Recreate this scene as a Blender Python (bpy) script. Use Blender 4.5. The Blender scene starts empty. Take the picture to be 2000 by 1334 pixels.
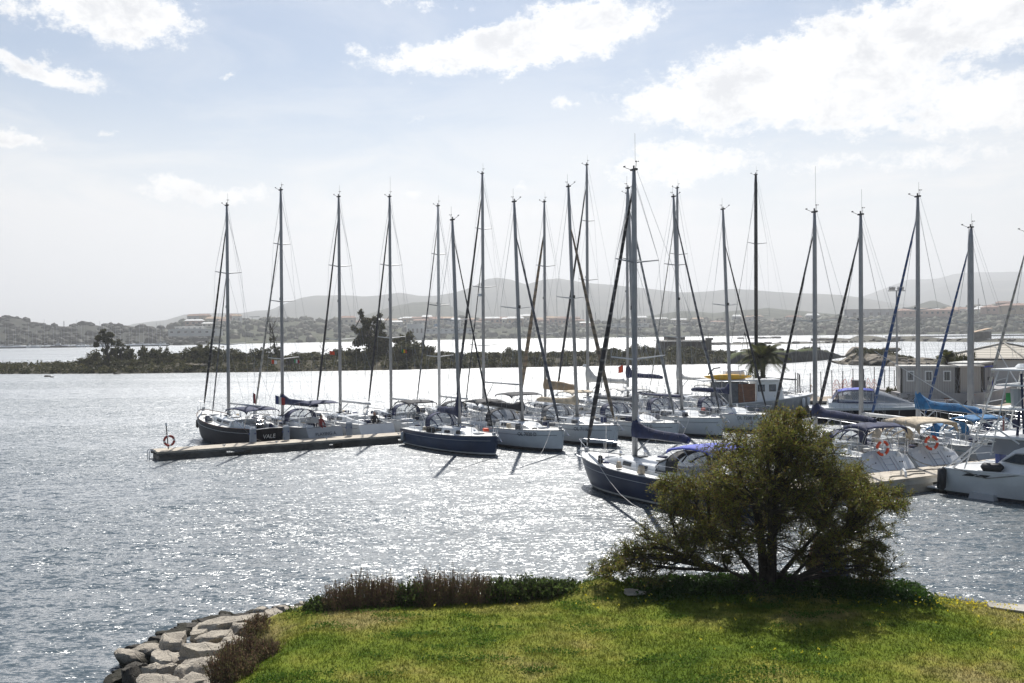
import bpy, bmesh, math, random, time
import numpy as np
from math import radians as rad, sin, cos, pi, atan2, sqrt
from mathutils import Vector, Matrix, noise
T00=time.time()
# ------------------------------------------------------------------ camera
CAM_H=7.8; FPX=1944.0; ROLL=rad(0.65); PITCH=math.atan(18/1944)
VB=0
sc=bpy.context.scene
COL=sc.collection
_cr,_sr,_cp,_sp=cos(ROLL),sin(ROLL),cos(PITCH),sin(PITCH)
FWD=Vector((0,_cp,-_sp)); _U0=Vector((0,_sp,_cp)); _R0=Vector((1,0,0))
RGT=_R0*_cr-_U0*_sr; UPV=_R0*_sr+_U0*_cr
cam=bpy.data.cameras.new('camera'); cam.lens=36*FPX/2000; cam.sensor_width=36; cam.clip_end=30000; cam.clip_start=.1
camo=bpy.data.objects.new('camera',cam); COL.objects.link(camo); sc.camera=camo
_m=Matrix((RGT,UPV,-FWD)).transposed().to_4x4(); _m.translation=Vector((0,0,CAM_H)); camo.matrix_world=_m
# ------------------------------------------------------------------ sun and sky
SUN_EL=rad(50); SUN_AZ=rad(1.5)     # azimuth from +Y towards +X
sd=Vector((sin(SUN_AZ)*cos(SUN_EL),cos(SUN_AZ)*cos(SUN_EL),sin(SUN_EL)))
sl=bpy.data.lights.new('sun','SUN'); sl.energy=5.0; sl.angle=rad(.55); sl.color=(1,.965,.91)
so=bpy.data.objects.new('sun',sl); so.rotation_euler=(-sd).to_track_quat('-Z','Y').to_euler(); so.location=(0,0,60); COL.objects.link(so)
sc.view_settings.view_transform='Standard'; sc.view_settings.look='None'; sc.view_settings.exposure=.50; sc.view_settings.gamma=1
sc.cycles.max_bounces=8; sc.cycles.volume_bounces=VB; sc.cycles.transparent_max_bounces=12
sc.cycles.caustics_reflective=False; sc.cycles.caustics_refractive=False
sc.cycles.sample_clamp_indirect=6
W=bpy.data.worlds.new('World'); sc.world=W; W.use_nodes=True
def build_world():
    nt=W.node_tree; N=nt.nodes; L=nt.links; N.clear()
    def M(op,*a,clamp=False):
        n=N.new('ShaderNodeMath'); n.operation=op; n.use_clamp=clamp
        for i,v in enumerate(a):
            if isinstance(v,(int,float)): n.inputs[i].default_value=v
            else: L.new(v,n.inputs[i])
        return n.outputs[0]
    def sstep(x,a,b):
        n=N.new('ShaderNodeMapRange'); n.interpolation_type='SMOOTHSTEP'
        L.new(x,n.inputs[0]); n.inputs[1].default_value=a; n.inputs[2].default_value=b; return n.outputs[0]
    tc=N.new('ShaderNodeTexCoord'); sp=N.new('ShaderNodeSeparateXYZ'); L.new(tc.outputs['Generated'],sp.inputs[0])
    X,Y,Z=sp.outputs
    az=M('ARCTAN2',X,Y); el=M('ARCSINE',Z)
    def fbm(sx,sy,detail,rough,off,dist=0):
        c=N.new('ShaderNodeCombineXYZ'); L.new(M('MULTIPLY',az,sx),c.inputs[0]); L.new(M('MULTIPLY',el,sy),c.inputs[1]); c.inputs[2].default_value=off
        n=N.new('ShaderNodeTexNoise'); n.inputs['Scale'].default_value=1; n.inputs['Detail'].default_value=detail; n.inputs['Roughness'].default_value=rough
        n.inputs['Distortion'].default_value=dist; L.new(c.outputs[0],n.inputs['Vector']); return n.outputs['Fac']
    sky=N.new('ShaderNodeTexSky'); sky.sky_type='NISHITA'; sky.sun_disc=False; sky.sun_elevation=SUN_EL; sky.sun_rotation=SUN_AZ
    sky.altitude=0; sky.air_density=1; sky.dust_density=.4; sky.ozone_density=1.5
    # cumulus banks: az, el centre (pixels of bearing), half sizes, tilt, strength
    banks=[(1720,90,330,70,-.13,1.15),(1560,180,300,62,.0,1.1),(1380,205,190,38,.1,.9),(1950,200,200,55,.1,.9),
           (960,100,220,45,-.12,1.0),(1140,62,150,52,-.1,1.05),(720,100,45,24,0,.62),(215,15,150,58,.1,1.1),(200,70,60,35,.1,.6),
           (110,145,105,28,.12,.9),(30,275,52,17,.1,.85),(400,372,165,26,0,.72),(1330,320,190,42,0,.75),(1860,305,180,30,0,.6),(1600,325,150,24,0,.55),
           (465,155,26,11,.1,.6),(225,260,30,14,0,.5),(820,228,60,15,-.2,.45),(1110,203,36,18,0,.6),(1025,358,24,17,0,.55),(800,372,34,15,0,.5),(60,20,110,30,0,.6),(1700,240,220,40,.1,.7),(800,8,160,16,0,.5)]
    w1=fbm(16,22,7,.62,3.1,.3); w2=fbm(16,22,7,.62,9.7,.3); w3=fbm(60,85,7,.7,5.5)
    uaz=M('ADD',az,M('MULTIPLY',M('SUBTRACT',w1,.5),.085)); uel=M('ADD',el,M('MULTIPLY',M('SUBTRACT',w2,.5),.05))
    tot=None
    for (px,py,hw,hh,tilt,st) in banks:
        a0=math.atan((px-1000)/FPX); e0=math.atan((649-(px-1000)*.0113-py)/FPX*cos(a0))
        dx=M('SUBTRACT',uaz,a0); dy=M('SUBTRACT',uel,e0)
        if tilt: dy=M('ADD',dy,M('MULTIPLY',dx,tilt))
        qx=M('MULTIPLY',dx,FPX/hw); qy=M('MULTIPLY',dy,FPX/hh)
        d=M('ADD',M('MULTIPLY',qx,qx),M('MULTIPLY',qy,qy))
        g=M('MULTIPLY',M('EXPONENT',M('MULTIPLY',d,-.75)),st)
        tot=g if tot is None else M('MAXIMUM',tot,g)
    behind=M('MULTIPLY',M('SUBTRACT',fbm(3,6,6,.6,20),.45),3.0)
    side=sstep(M('ABSOLUTE',az),.62,.8)
    high=sstep(el,.4,.55)
    oth=M('MAXIMUM',side,high)
    tot=M('MAXIMUM',tot,M('MULTIPLY',behind,oth))
    dens=M('ADD',tot,M('MULTIPLY',M('SUBTRACT',w3,.5),1.0))
    cl=sstep(dens,.37,.70)
    body=sstep(dens,.45,1.0)
    veil=fbm(5,16,7,.62,1.3,.6); veil=sstep(veil,.36,.66)
    hz=sstep(el,.04,.27)      # clear high, milky low
    veilf=M('MULTIPLY',veil,M('SUBTRACT',.52,M('MULTIPLY',hz,.30)))
    veilf=M('ADD',veilf,M('MULTIPLY',M('SUBTRACT',1.0,hz),1.0),clamp=True)
    away=M('MAXIMUM',sstep(M('ABSOLUTE',az),.75,1.5),sstep(el,.8,1.3))
    veilf=M('MULTIPLY',veilf,M('SUBTRACT',1.0,M('MULTIPLY',away,.6)))
    def col(c):
        n=N.new('ShaderNodeRGB'); n.outputs[0].default_value=(*c,1); return n.outputs[0]
    def mix(f,a,b):
        n=N.new('ShaderNodeMix'); n.data_type='RGBA'
        for s,v in ((0,f),(6,a),(7,b)):
            if isinstance(v,(int,float)): n.inputs[s].default_value=v
            else: L.new(v,n.inputs[s])
        return n.outputs[2]
    K=SKY_STR
    skyc=sky.outputs[0]
    c1=mix(veilf,skyc,col((.625/K,.63/K,.635/K)))
    shade=M('MULTIPLY',body,sstep(w1,.42,.62))
    cc=mix(M('MULTIPLY',shade,.8),col((.75/K,.742/K,.73/K)),col((.44/K,.45/K,.475/K)))
    c2=mix(M('MULTIPLY',cl,M('SUBTRACT',.93,M('MULTIPLY',away,.55))),c1,cc)
    bg=N.new('ShaderNodeBackground'); L.new(c2,bg.inputs[0]); bg.inputs[1].default_value=K
    o=N.new('ShaderNodeOutputWorld'); L.new(bg.outputs[0],o.inputs[0])
    W.cycles.sampling_method='MANUAL'; W.cycles.sample_map_resolution=512
SKY_STR=.06
build_world()
# ------------------------------------------------------------------ helpers
def ray(x,y):
    return FWD+RGT*((x-1000)/FPX)+UPV*((667-y)/FPX)
def at(x,y,z=0.0):
    d=ray(x,y); t=(z-CAM_H)/d.z; return Vector((d.x*t,d.y*t,z))
def atY(x,y,Y):
    d=ray(x,y); t=Y/d.y; return Vector((d.x*t,Y,CAM_H+d.z*t))
# ------------------------------------------------------------------ material helpers
MATS={}
def newmat(name):
    m=bpy.data.materials.new(name); m.use_nodes=True; MATS[name]=m
    nt=m.node_tree; nt.nodes.clear(); o=nt.nodes.new('ShaderNodeOutputMaterial'); return m,nt,o
def water_mat():
    m,nt,o=newmat('sea_water'); N=nt.nodes; L=nt.links
    g=N.new('ShaderNodeNewGeometry')
    def mapn(scale,rot=0):
        n=N.new('ShaderNodeMapping'); n.inputs['Scale'].default_value=scale; n.inputs['Rotation'].default_value=(0,0,rot); L.new(g.outputs['Position'],n.inputs[0]); return n.outputs[0]
    def noi(vec,detail,rough=.5,dist=0):
        n=N.new('ShaderNodeTexNoise'); n.inputs['Scale'].default_value=1; n.inputs['Detail'].default_value=detail; n.inputs['Roughness'].default_value=rough; n.inputs['Distortion'].default_value=dist
        L.new(vec,n.inputs['Vector']); return n
    def V(op,a,b):
        n=N.new('ShaderNodeVectorMath'); n.operation=op
        for i,v in enumerate((a,b)):
            if isinstance(v,(tuple,list)): n.inputs[i].default_value=v
            elif isinstance(v,(int,float)): n.inputs[i if op!='SCALE' else 3].default_value=v
            else: L.new(v,n.inputs[i])
        return n.outputs[0]
    def S(a,f):
        n=N.new('ShaderNodeVectorMath'); n.operation='SCALE'; L.new(a,n.inputs[0])
        if isinstance(f,(int,float)): n.inputs[3].default_value=f
        else: L.new(f,n.inputs[3])
        return n.outputs[0]
    def R(x,a,b,c,d):
        n=N.new('ShaderNodeMapRange'); L.new(x,n.inputs[0]); 
        for i,v in enumerate((a,b,c,d)): n.inputs[1+i].default_value=v
        n.interpolation_type='SMOOTHSTEP'; return n.outputs[0]
    half=(.5,.5,.5)
    big=V('SUBTRACT',noi(mapn((.35,.8,1),.2),2).outputs['Color'],half)
    mid=V('SUBTRACT',noi(mapn((1.3,2.6,1),-.25),2,.55).outputs['Color'],half)
    sml=V('SUBTRACT',noi(mapn((4.5,9,1),.35),5,.7).outputs['Color'],half)
    gust=noi(mapn((.012,.05,1),.1),4,.55,.6).outputs['Fac']
    gf=R(gust,.40,.60,.72,1.15)
    n=V('ADD',S(big,.42),V('ADD',S(mid,.95),S(sml,2.6)))
    sx=N.new('ShaderNodeSeparateXYZ'); L.new(g.outputs['Position'],sx.inputs[0])
    n=S(n,gf); n=S(n,R(sx.outputs[1],24,80,1.16,1.42))   # the open bay is rougher than the sheltered shore
    n=V('MULTIPLY',n,(.78,1.08,0)); n=V('ADD',n,(0,0,1)); n=V('NORMALIZE',n,(0,0,0))
    gl=N.new('ShaderNodeBsdfGlossy'); gl.distribution='GGX'; L.new(n,gl.inputs['Normal']); L.new(R(sx.outputs[1],24,110,.25,.32),gl.inputs['Roughness'])
    gl.inputs['Color'].default_value=(1,1,1,1)
    df=N.new('ShaderNodeBsdfDiffuse'); df.inputs[0].default_value=(.052,.074,.090,1)
    fr=N.new('ShaderNodeFresnel'); fr.inputs[0].default_value=1.36; L.new(n,fr.inputs[1])
    mx=N.new('ShaderNodeMixShader'); L.new(fr.outputs[0],mx.inputs[0]); L.new(df.outputs[0],mx.inputs[1]); L.new(gl.outputs[0],mx.inputs[2])
    L.new(mx.outputs[0],o.inputs[0]); return m
# ------------------------------------------------------------------ materials
def pm(name,c,rough=.5,metal=0.0,var=.12,scale=3.0,spec=.5,detail=4,c2=None,bump=0.0,bscale=None,stretch=None,lo=.35,hi=.65,coat=0):
    if name in MATS: return MATS[name]
    m,nt,o=newmat(name); N=nt.nodes; L=nt.links
    p=N.new('ShaderNodeBsdfPrincipled'); L.new(p.outputs[0],o.inputs[0])
    p.inputs['Roughness'].default_value=rough; p.inputs['Metallic'].default_value=metal; p.inputs['Specular IOR Level'].default_value=spec
    if coat: p.inputs['Coat Weight'].default_value=coat
    tc=N.new('ShaderNodeTexCoord'); mp=N.new('ShaderNodeMapping'); L.new(tc.outputs['Object'],mp.inputs[0])
    if stretch: mp.inputs['Scale'].default_value=stretch
    n=N.new('ShaderNodeTexNoise'); n.inputs['Scale'].default_value=scale; n.inputs['Detail'].default_value=detail; n.inputs['Roughness'].default_value=.6; L.new(mp.outputs[0],n.inputs['Vector'])
    r=N.new('ShaderNodeMapRange'); L.new(n.outputs['Fac'],r.inputs[0]); r.inputs[1].default_value=lo; r.inputs[2].default_value=hi
    mx=N.new('ShaderNodeMix'); mx.data_type='RGBA'; L.new(r.outputs[0],mx.inputs[0])
    a=tuple(max(0,x*(1-var)) for x in c); b=c2 if c2 else tuple(min(1,x*(1+var)) for x in c)
    mx.inputs[6].default_value=(*a,1); mx.inputs[7].default_value=(*b,1); L.new(mx.outputs[2],p.inputs['Base Color'])
    if bump:
        n2=N.new('ShaderNodeTexNoise'); n2.inputs['Scale'].default_value=bscale or scale*4; n2.inputs['Detail'].default_value=5; L.new(mp.outputs[0],n2.inputs['Vector'])
        bp=N.new('ShaderNodeBump'); bp.inputs['Strength'].default_value=bump; bp.inputs['Distance'].default_value=.05; L.new(n2.outputs['Fac'],bp.inputs['Height']); L.new(bp.outputs[0],p.inputs['Normal'])
    return m
def leafmat(name,c,c2,trans=.45,rough=.55,scale=1.5):
    if name in MATS: return MATS[name]
    m,nt,o=newmat(name); N=nt.nodes; L=nt.links
    tc=N.new('ShaderNodeTexCoord'); n=N.new('ShaderNodeTexNoise'); n.inputs['Scale'].default_value=scale; n.inputs['Detail'].default_value=5; L.new(tc.outputs['Object'],n.inputs['Vector'])
    r=N.new('ShaderNodeMapRange'); L.new(n.outputs['Fac'],r.inputs[0]); r.inputs[1].default_value=.36; r.inputs[2].default_value=.64
    mx=N.new('ShaderNodeMix'); mx.data_type='RGBA'; L.new(r.outputs[0],mx.inputs[0]); mx.inputs[6].default_value=(*c,1); mx.inputs[7].default_value=(*c2,1)
    p=N.new('ShaderNodeBsdfPrincipled'); p.inputs['Roughness'].default_value=rough; p.inputs['Specular IOR Level'].default_value=.25 if rough<.5 else .05; L.new(mx.outputs[2],p.inputs['Base Color'])
    t=N.new('ShaderNodeBsdfTranslucent'); L.new(mx.outputs[2],t.inputs[0])
    ms=N.new('ShaderNodeMixShader'); ms.inputs[0].default_value=trans; L.new(p.outputs[0],ms.inputs[1]); L.new(t.outputs[0],ms.inputs[2]); L.new(ms.outputs[0],o.inputs[0]); return m
def vinyl(name,tint,alpha):
    if name in MATS: return MATS[name]
    m,nt,o=newmat(name); N=nt.nodes; L=nt.links
    t=N.new('ShaderNodeBsdfTransparent'); t.inputs[0].default_value=(*tint,1)
    p=N.new('ShaderNodeBsdfPrincipled'); p.inputs['Base Color'].default_value=(.35,.37,.4,1); p.inputs['Roughness'].default_value=.12
    n=N.new('ShaderNodeTexNoise'); n.inputs['Scale'].default_value=5; bp=N.new('ShaderNodeBump'); bp.inputs['Strength'].default_value=.3; bp.inputs['Distance'].default_value=.05; L.new(n.outputs['Fac'],bp.inputs['Height']); L.new(bp.outputs[0],p.inputs['Normal'])
    ms=N.new('ShaderNodeMixShader'); ms.inputs[0].default_value=alpha; L.new(t.outputs[0],ms.inputs[1]); L.new(p.outputs[0],ms.inputs[2]); L.new(ms.outputs[0],o.inputs[0]); return m
def stripes(name,c,c2,freq,axis='Z',rough=.7,width=.5,dist=0.0,diag=0):
    if name in MATS: return MATS[name]
    m,nt,o=newmat(name); N=nt.nodes; L=nt.links
    p=N.new('ShaderNodeBsdfPrincipled'); p.inputs['Roughness'].default_value=rough; L.new(p.outputs[0],o.inputs[0])
    tc=N.new('ShaderNodeTexCoord'); w=N.new('ShaderNodeTexWave'); w.bands_direction=axis; w.inputs['Scale'].default_value=freq; w.inputs['Distortion'].default_value=dist; w.inputs['Detail'].default_value=1
    mp=N.new('ShaderNodeMapping'); mp.inputs['Rotation'].default_value=(diag,diag,0); L.new(tc.outputs['Object'],mp.inputs[0]); L.new(mp.outputs[0],w.inputs['Vector'])
    r=N.new('ShaderNodeMapRange'); L.new(w.outputs['Fac'],r.inputs[0]); r.inputs[1].default_value=width-.08; r.inputs[2].default_value=width+.08
    mx=N.new('ShaderNodeMix'); mx.data_type='RGBA'; L.new(r.outputs[0],mx.inputs[0]); mx.inputs[6].default_value=(*c,1); mx.inputs[7].default_value=(*c2,1); L.new(mx.outputs[2],p.inputs['Base Color']); return m
M=dict(
 gel=pm('white_gelcoat',(.72,.73,.73),.22,var=.05,scale=1.2,), gelg=pm('grey_gelcoat',(.42,.43,.44),.3,var=.05,scale=1.2),
 navyl=pm('mid_navy_hull_paint',(.022,.045,.10),.28,var=.2,scale=.6,spec=.35), navy=pm('navy_hull_paint',(.010,.022,.062),.28,var=.2,scale=.6,spec=.35), dark=pm('dark_hull_paint',(.006,.007,.014),.45,var=.2,scale=.6,spec=.2),
 deck=pm('deck_nonskid',(.66,.66,.64),.5,var=.08,scale=6), teak=pm('teak_deck',(.34,.22,.12),.65,var=.25,scale=2,stretch=(1,14,1)),
 foul=pm('antifouling',(.03,.034,.045),.6,var=.3), foulr=pm('antifouling_blue',(.02,.05,.12),.6,var=.3), stripe=pm('boot_stripe',(.02,.025,.045),.3),
 stripew=pm('boot_stripe_white',(.62,.62,.6),.3), stripeg=pm('boot_stripe_green',(.02,.16,.13),.3),
 alu=pm('mast_aluminium',(.30,.305,.315),.45,.3,var=.1,scale=1.5), aluw=pm('white_spar',(.62,.62,.61),.35,0,var=.06), mblk=pm('black_spar',(.012,.012,.014),.25),
 steel=pm('stainless_steel',(.62,.63,.65),.22,1.0,var=.05), wire=pm('rigging_wire',(.33,.34,.36),.45,.5), rope=pm('mooring_rope',(.2,.19,.17),.8,var=.3,scale=8),
 ropew=pm('white_rope',(.55,.53,.5),.8,var=.2,scale=8), black=pm('black_rubber',(.015,.015,.017),.5,var=.3), blk=pm('black_plastic',(.02,.02,.022),.4),
 cnavy=pm('navy_canvas',(.014,.022,.07),.8,var=.35,scale=2.5,bump=.5), cblack=pm('black_canvas',(.016,.017,.022),.8,var=.4,scale=2.5,bump=.5),
 cbeige=pm('beige_canvas',(.5,.42,.31),.85,var=.25,scale=2.5,bump=.6), ctan=pm('tan_canvas',(.33,.24,.15),.85,var=.25,scale=2.5,bump=.6),
 cblue=pm('blue_canvas',(.012,.13,.30),.75,var=.3,scale=2.5,bump=.6), cbright=pm('royal_blue_canvas',(.05,.075,.42),.75,var=.2,scale=2,bump=.4),
 cgrey=pm('grey_canvas',(.13,.135,.145),.8,var=.3,scale=2.5,bump=.5), cwhite=pm('white_canvas',(.6,.59,.56),.8,var=.12,scale=2.5,bump=.5),
 win=pm('smoked_window',(.015,.018,.022),.08,var=.1), glass=vinyl('clear_vinyl',(.85,.88,.9),.42), glassd=vinyl('tinted_vinyl',(.4,.44,.5),.6),
 orange=pm('orange_foam',(.62,.07,.02),.6,var=.2), red=pm('red_cloth',(.28,.03,.03),.8), green=pm('green_cloth',(.02,.22,.06),.8), white=pm('white_cloth',(.75,.75,.73),.8), yellow=pm('yellow_plastic',(.75,.42,.02),.35),
 blue=pm('blue_cloth',(.03,.05,.16),.8), tealc=pm('turquoise_trim',(.02,.2,.22),.4), brownw=pm('varnished_wood',(.16,.06,.025),.35,var=.35,scale=3,stretch=(1,1,6)),
 conc=pm('pale_concrete',(.36,.34,.30),.85,var=.22,scale=1.1,bump=.4,bscale=14), concd=pm('wet_concrete',(.10,.098,.09),.7,var=.5,scale=.9,bump=.6,bscale=8), deckw=pm('weathered_decking',(.42,.37,.30),.8,var=.3,scale=1.2,stretch=(1,7,1),bump=.3),
 skin=pm('skin',(.42,.24,.17),.6), hair=pm('dark_hair',(.02,.015,.012),.7), cloth_d=pm('dark_jacket',(.02,.02,.026),.85), jeans=pm('dark_jeans',(.02,.028,.05),.85),
)
def jibmat(key):
    d={'black':((.012,.012,.016),(.03,.03,.034)),'white':((.36,.35,.32),(.24,.235,.23)),'navyw':((.015,.025,.08),(.07,.08,.10)),'blue':((.012,.05,.16),(.16,.19,.24)),'tan':((.24,.18,.12),(.13,.10,.07)),'grey':((.14,.14,.15),(.07,.07,.08)),'blackw':((.014,.014,.018),(.13,.13,.13))}
    a,b=d[key]; return stripes('furled_jib_'+key,a,b,.55,'Z',width={'navyw':.93,'blue':.93,'blackw':.93}.get(key,.6),dist=1.0,diag=.35)
# ------------------------------------------------------------------ mesh helpers
class MB:
    def __init__(s): s.v=[]; s.f=[]; s.mi=[]
    def add(s,vs,fs,mi=0):
        b=len(s.v); s.v.extend([tuple(v) for v in vs]); s.f.extend([tuple(i+b for i in f) for f in fs]); s.mi.extend([mi]*len(fs)); return s
    def box(s,c,d,rz=0,mi=0,top=1.0,rx=0,ry=0):
        vs=[]
        mt=Matrix.Rotation(rz,3,'Z')@Matrix.Rotation(ry,3,'Y')@Matrix.Rotation(rx,3,'X')
        for z in (-.5,.5):
            k=top if z>0 else 1
            for x,y in ((-.5,-.5),(.5,-.5),(.5,.5),(-.5,.5)):
                vs.append(mt@Vector((x*d[0]*k,y*d[1]*k,z*d[2]))+Vector(c))
        return s.add(vs,[(3,2,1,0),(4,5,6,7),(0,1,5,4),(1,2,6,5),(2,3,7,6),(3,0,4,7)],mi)
    def rings(s,rs,mi=0,closed=True,caps=True):
        n=len(rs[0]); vs=[p for r in rs for p in r]; fs=[]
        for i in range(len(rs)-1):
            for j in range(n if closed else n-1):
                a=i*n+j; b=i*n+(j+1)%n; fs.append((a,b,b+n,a+n))
        if caps and closed: fs.append(tuple(range(n-1,-1,-1))); fs.append(tuple((len(rs)-1)*n+j for j in range(n)))
        return s.add(vs,fs,mi)
    def tube(s,pts,r,n=6,mi=0,rb=None,caps=True):
        pts=[Vector(p) for p in pts]; m=len(pts); rs=[]; up=None
        for i,p in enumerate(pts):
            t=(pts[min(i+1,m-1)]-pts[max(i-1,0)])
            if t.length<1e-9: t=Vector((0,0,1))
            t.normalize()
            if up is None: up=Vector((0,0,1)) if abs(t.z)<.9 else Vector((1,0,0))
            a=up.cross(t)
            if a.length<1e-6: a=Vector((0,1,0)).cross(t)
            a.normalize(); b=t.cross(a); up=b
            rr=r[i] if isinstance(r,(list,tuple)) else r
            r2=rr*(rb or 1)
            rs.append([p+a*(r2*cos(2*pi*k/n))+b*(rr*sin(2*pi*k/n)) for k in range(n)])
        return s.rings(rs,mi,True,caps)
    def line(s,a,b,r,n=4,mi=0): return s.tube([a,b],r,n,mi)
    def torus(s,c,R,r,ax='x',n=20,k=8,mi=0,mi2=None,bands=4):
        rs=[]
        for i in range(n):
            t=2*pi*i/n; ring=[]
            for j in range(k):
                u=2*pi*j/k; q=R+r*cos(u); w=r*sin(u)
                v={'x':(w,q*cos(t),q*sin(t)),'y':(q*cos(t),w,q*sin(t)),'z':(q*cos(t),q*sin(t),w)}[ax]
                ring.append(Vector(c)+Vector(v))
            rs.append(ring)
        vs=[p for r_ in rs for p in r_]; b=len(s.v); s.v.extend([tuple(v) for v in vs])
        for i in range(n):
            for j in range(k):
                s.f.append((b+i*k+j,b+i*k+(j+1)%k,b+((i+1)%n)*k+(j+1)%k,b+((i+1)%n)*k+j))
                s.mi.append(mi2 if (mi2 is not None and (i*bands*2//n)%2 and (i%(n//bands))>=(n//bands)-1-(n//bands)//5) else mi)
        return s
    def build(s,name,mats,parent=None,smooth=False,loc=None,rz=0,bevel=0):
        me=bpy.data.meshes.new(name); me.from_pydata(s.v,[],s.f)
        if not isinstance(mats,(list,tuple)): mats=[mats]
        for m in mats: me.materials.append(M[m] if isinstance(m,str) else m)
        if any(s.mi): me.polygons.foreach_set('material_index',s.mi)
        me.validate(); bm=bmesh.new(); bm.from_mesh(me); bmesh.ops.recalc_face_normals(bm,faces=bm.faces); bm.to_mesh(me); bm.free()
        if smooth: me.polygons.foreach_set('use_smooth',[True]*len(me.polygons))
        if smooth=='auto': 
            me.set_sharp_from_angle(angle=rad(35))
        o=bpy.data.objects.new(name,me); COL.objects.link(o)
        if parent: o.parent=parent
        if loc is not None: o.location=loc
        if rz: o.rotation_euler=(0,0,rz)
        if bevel:
            b=o.modifiers.new('bevel','BEVEL'); b.width=bevel; b.segments=2; b.limit_method='ANGLE'
        return o
def tag(o,label=None,cat=None,group=None,kind=None):
    if label: o['label']=label
    if cat: o['category']=cat
    if group: o['group']=group
    if kind: o['kind']=kind
    return o
def empty(name,loc,rz=0,label=None,cat=None,group=None):
    o=bpy.data.objects.new(name,None); COL.objects.link(o); o.location=loc; o.rotation_euler=(0,0,rz); o.empty_display_size=.2
    return tag(o,label,cat,group)
def npmesh(name,V,F,mats,mi=None,smooth=False):
    V=np.asarray(V,dtype=np.float32).reshape(-1,3); F=np.asarray(F,dtype=np.int32); k=F.shape[1]
    me=bpy.data.meshes.new(name); me.vertices.add(len(V)); me.vertices.foreach_set('co',V.ravel())
    me.loops.add(F.size); me.loops.foreach_set('vertex_index',F.ravel())
    me.polygons.add(len(F)); me.polygons.foreach_set('loop_start',np.arange(0,F.size,k,dtype=np.int32)); me.polygons.foreach_set('loop_total',np.full(len(F),k,dtype=np.int32))
    for m in (mats if isinstance(mats,(list,tuple)) else [mats]): me.materials.append(m)
    if mi is not None: me.polygons.foreach_set('material_index',np.asarray(mi,dtype=np.int32))
    if smooth: me.polygons.foreach_set('use_smooth',np.ones(len(F),dtype=bool))
    me.update(calc_edges=True); me.validate(); return me
def link(name,me,parent=None,loc=None,rz=0,scale=None):
    o=bpy.data.objects.new(name,me); COL.objects.link(o)
    if parent: o.parent=parent
    if loc is not None: o.location=loc
    if rz: o.rotation_euler=(0,0,rz)
    if scale: o.scale=scale
    return o
def text_mesh(name,s,size,mat,parent,loc,normal,right,extrude=.004,align='CENTER',spacing=1.0):
    c=bpy.data.curves.new(name,'FONT'); c.body=s; c.size=size; c.extrude=extrude; c.align_x=align; c.align_y='CENTER'; c.space_character=spacing
    t=bpy.data.objects.new(name,c); COL.objects.link(t)
    me=bpy.data.meshes.new_from_object(t.evaluated_get(bpy.context.evaluated_depsgraph_get()) if False else t)
    bpy.data.objects.remove(t); me.materials.clear(); me.materials.append(M[mat])
    o=bpy.data.objects.new(name,me); COL.objects.link(o); o.parent=parent
    n=Vector(normal).normalized(); r=Vector(right); r=(r-n*r.dot(n)).normalized(); u=n.cross(r)
    mt=Matrix((r,u,n)).transposed().to_4x4(); mt.translation=Vector(loc)+n*.006; o.matrix_local=mt
    return o
def lerp(a,b,t): return a+(b-a)*t
def interp(pts,x):
    if x<=pts[0][0]: return pts[0][1]
    for (a,b),(c,d) in zip(pts,pts[1:]):
        if x<=c: return b+(d-b)*(x-a)/(c-a)
    return pts[-1][1]
rng=random.Random(7)
# ------------------------------------------------------------------ water and haze
me=bpy.data.meshes.new('water'); me.from_pydata([(-9000,-60,0),(9000,-60,0),(9000,9000,0),(-9000,9000,0)],[],[(0,1,2,3)]); me.materials.append(water_mat())
tag(link('water',me),kind='structure')
def hazebox():
    b=MB(); b.box((0,4530,207),(18100,9200,420)); m,nt,o=newmat('haze_air')
    p=nt.nodes.new('ShaderNodeVolumePrincipled'); p.inputs['Color'].default_value=HAZE_COL; p.inputs['Density'].default_value=HAZE_D; p.inputs['Anisotropy'].default_value=.4
    nt.links.new(p.outputs[0],o.inputs['Volume']); tag(b.build('haze',m),kind='stuff',label='pale sunlit haze over the whole bay')
HAZE_D=.00025; HAZE_COL=(.87,.89,.92,1)
hazebox()
# sea bed below everything so the water hides nothing odd
b=MB(); b.add([(-9000,-58,-2.6),(9000,-58,-2.6),(9000,8990,-2.6),(-9000,8990,-2.6)],[(0,1,2,3)]); tag(b.build('seabed',pm('seabed_sand',(.1,.1,.08),.9)),kind='structure')
# ------------------------------------------------------------------ far land: mountains and hills
def terrain_mat(name,c,c2,s=.01,c3=None):
    m,nt,o=newmat(name); N=nt.nodes; L=nt.links
    p=N.new('ShaderNodeBsdfPrincipled'); p.inputs['Roughness'].default_value=.95; p.inputs['Specular IOR Level'].default_value=.1; L.new(p.outputs[0],o.inputs[0])
    g=N.new('ShaderNodeNewGeometry')
    n=N.new('ShaderNodeTexNoise'); n.inputs['Scale'].default_value=s; n.inputs['Detail'].default_value=8; n.inputs['Roughness'].default_value=.65; L.new(g.outputs['Position'],n.inputs['Vector'])
    r=N.new('ShaderNodeValToRGB'); L.new(n.outputs['Fac'],r.inputs[0]); e=r.color_ramp.elements; e[0].position=.40; e[0].color=(*c,1); e[1].position=.62; e[1].color=(*c2,1)
    if c3: q=e.new(.7); q.color=(*c3,1)
    L.new(r.outputs[0],p.inputs['Base Color']); return m
MT=terrain_mat('mountain_scrub',(.025,.032,.022),(.07,.07,.05),.004)
HL=terrain_mat('hill_scrub',(.022,.03,.016),(.06,.062,.038),.03,(.12,.10,.07))
SURF={}
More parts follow.
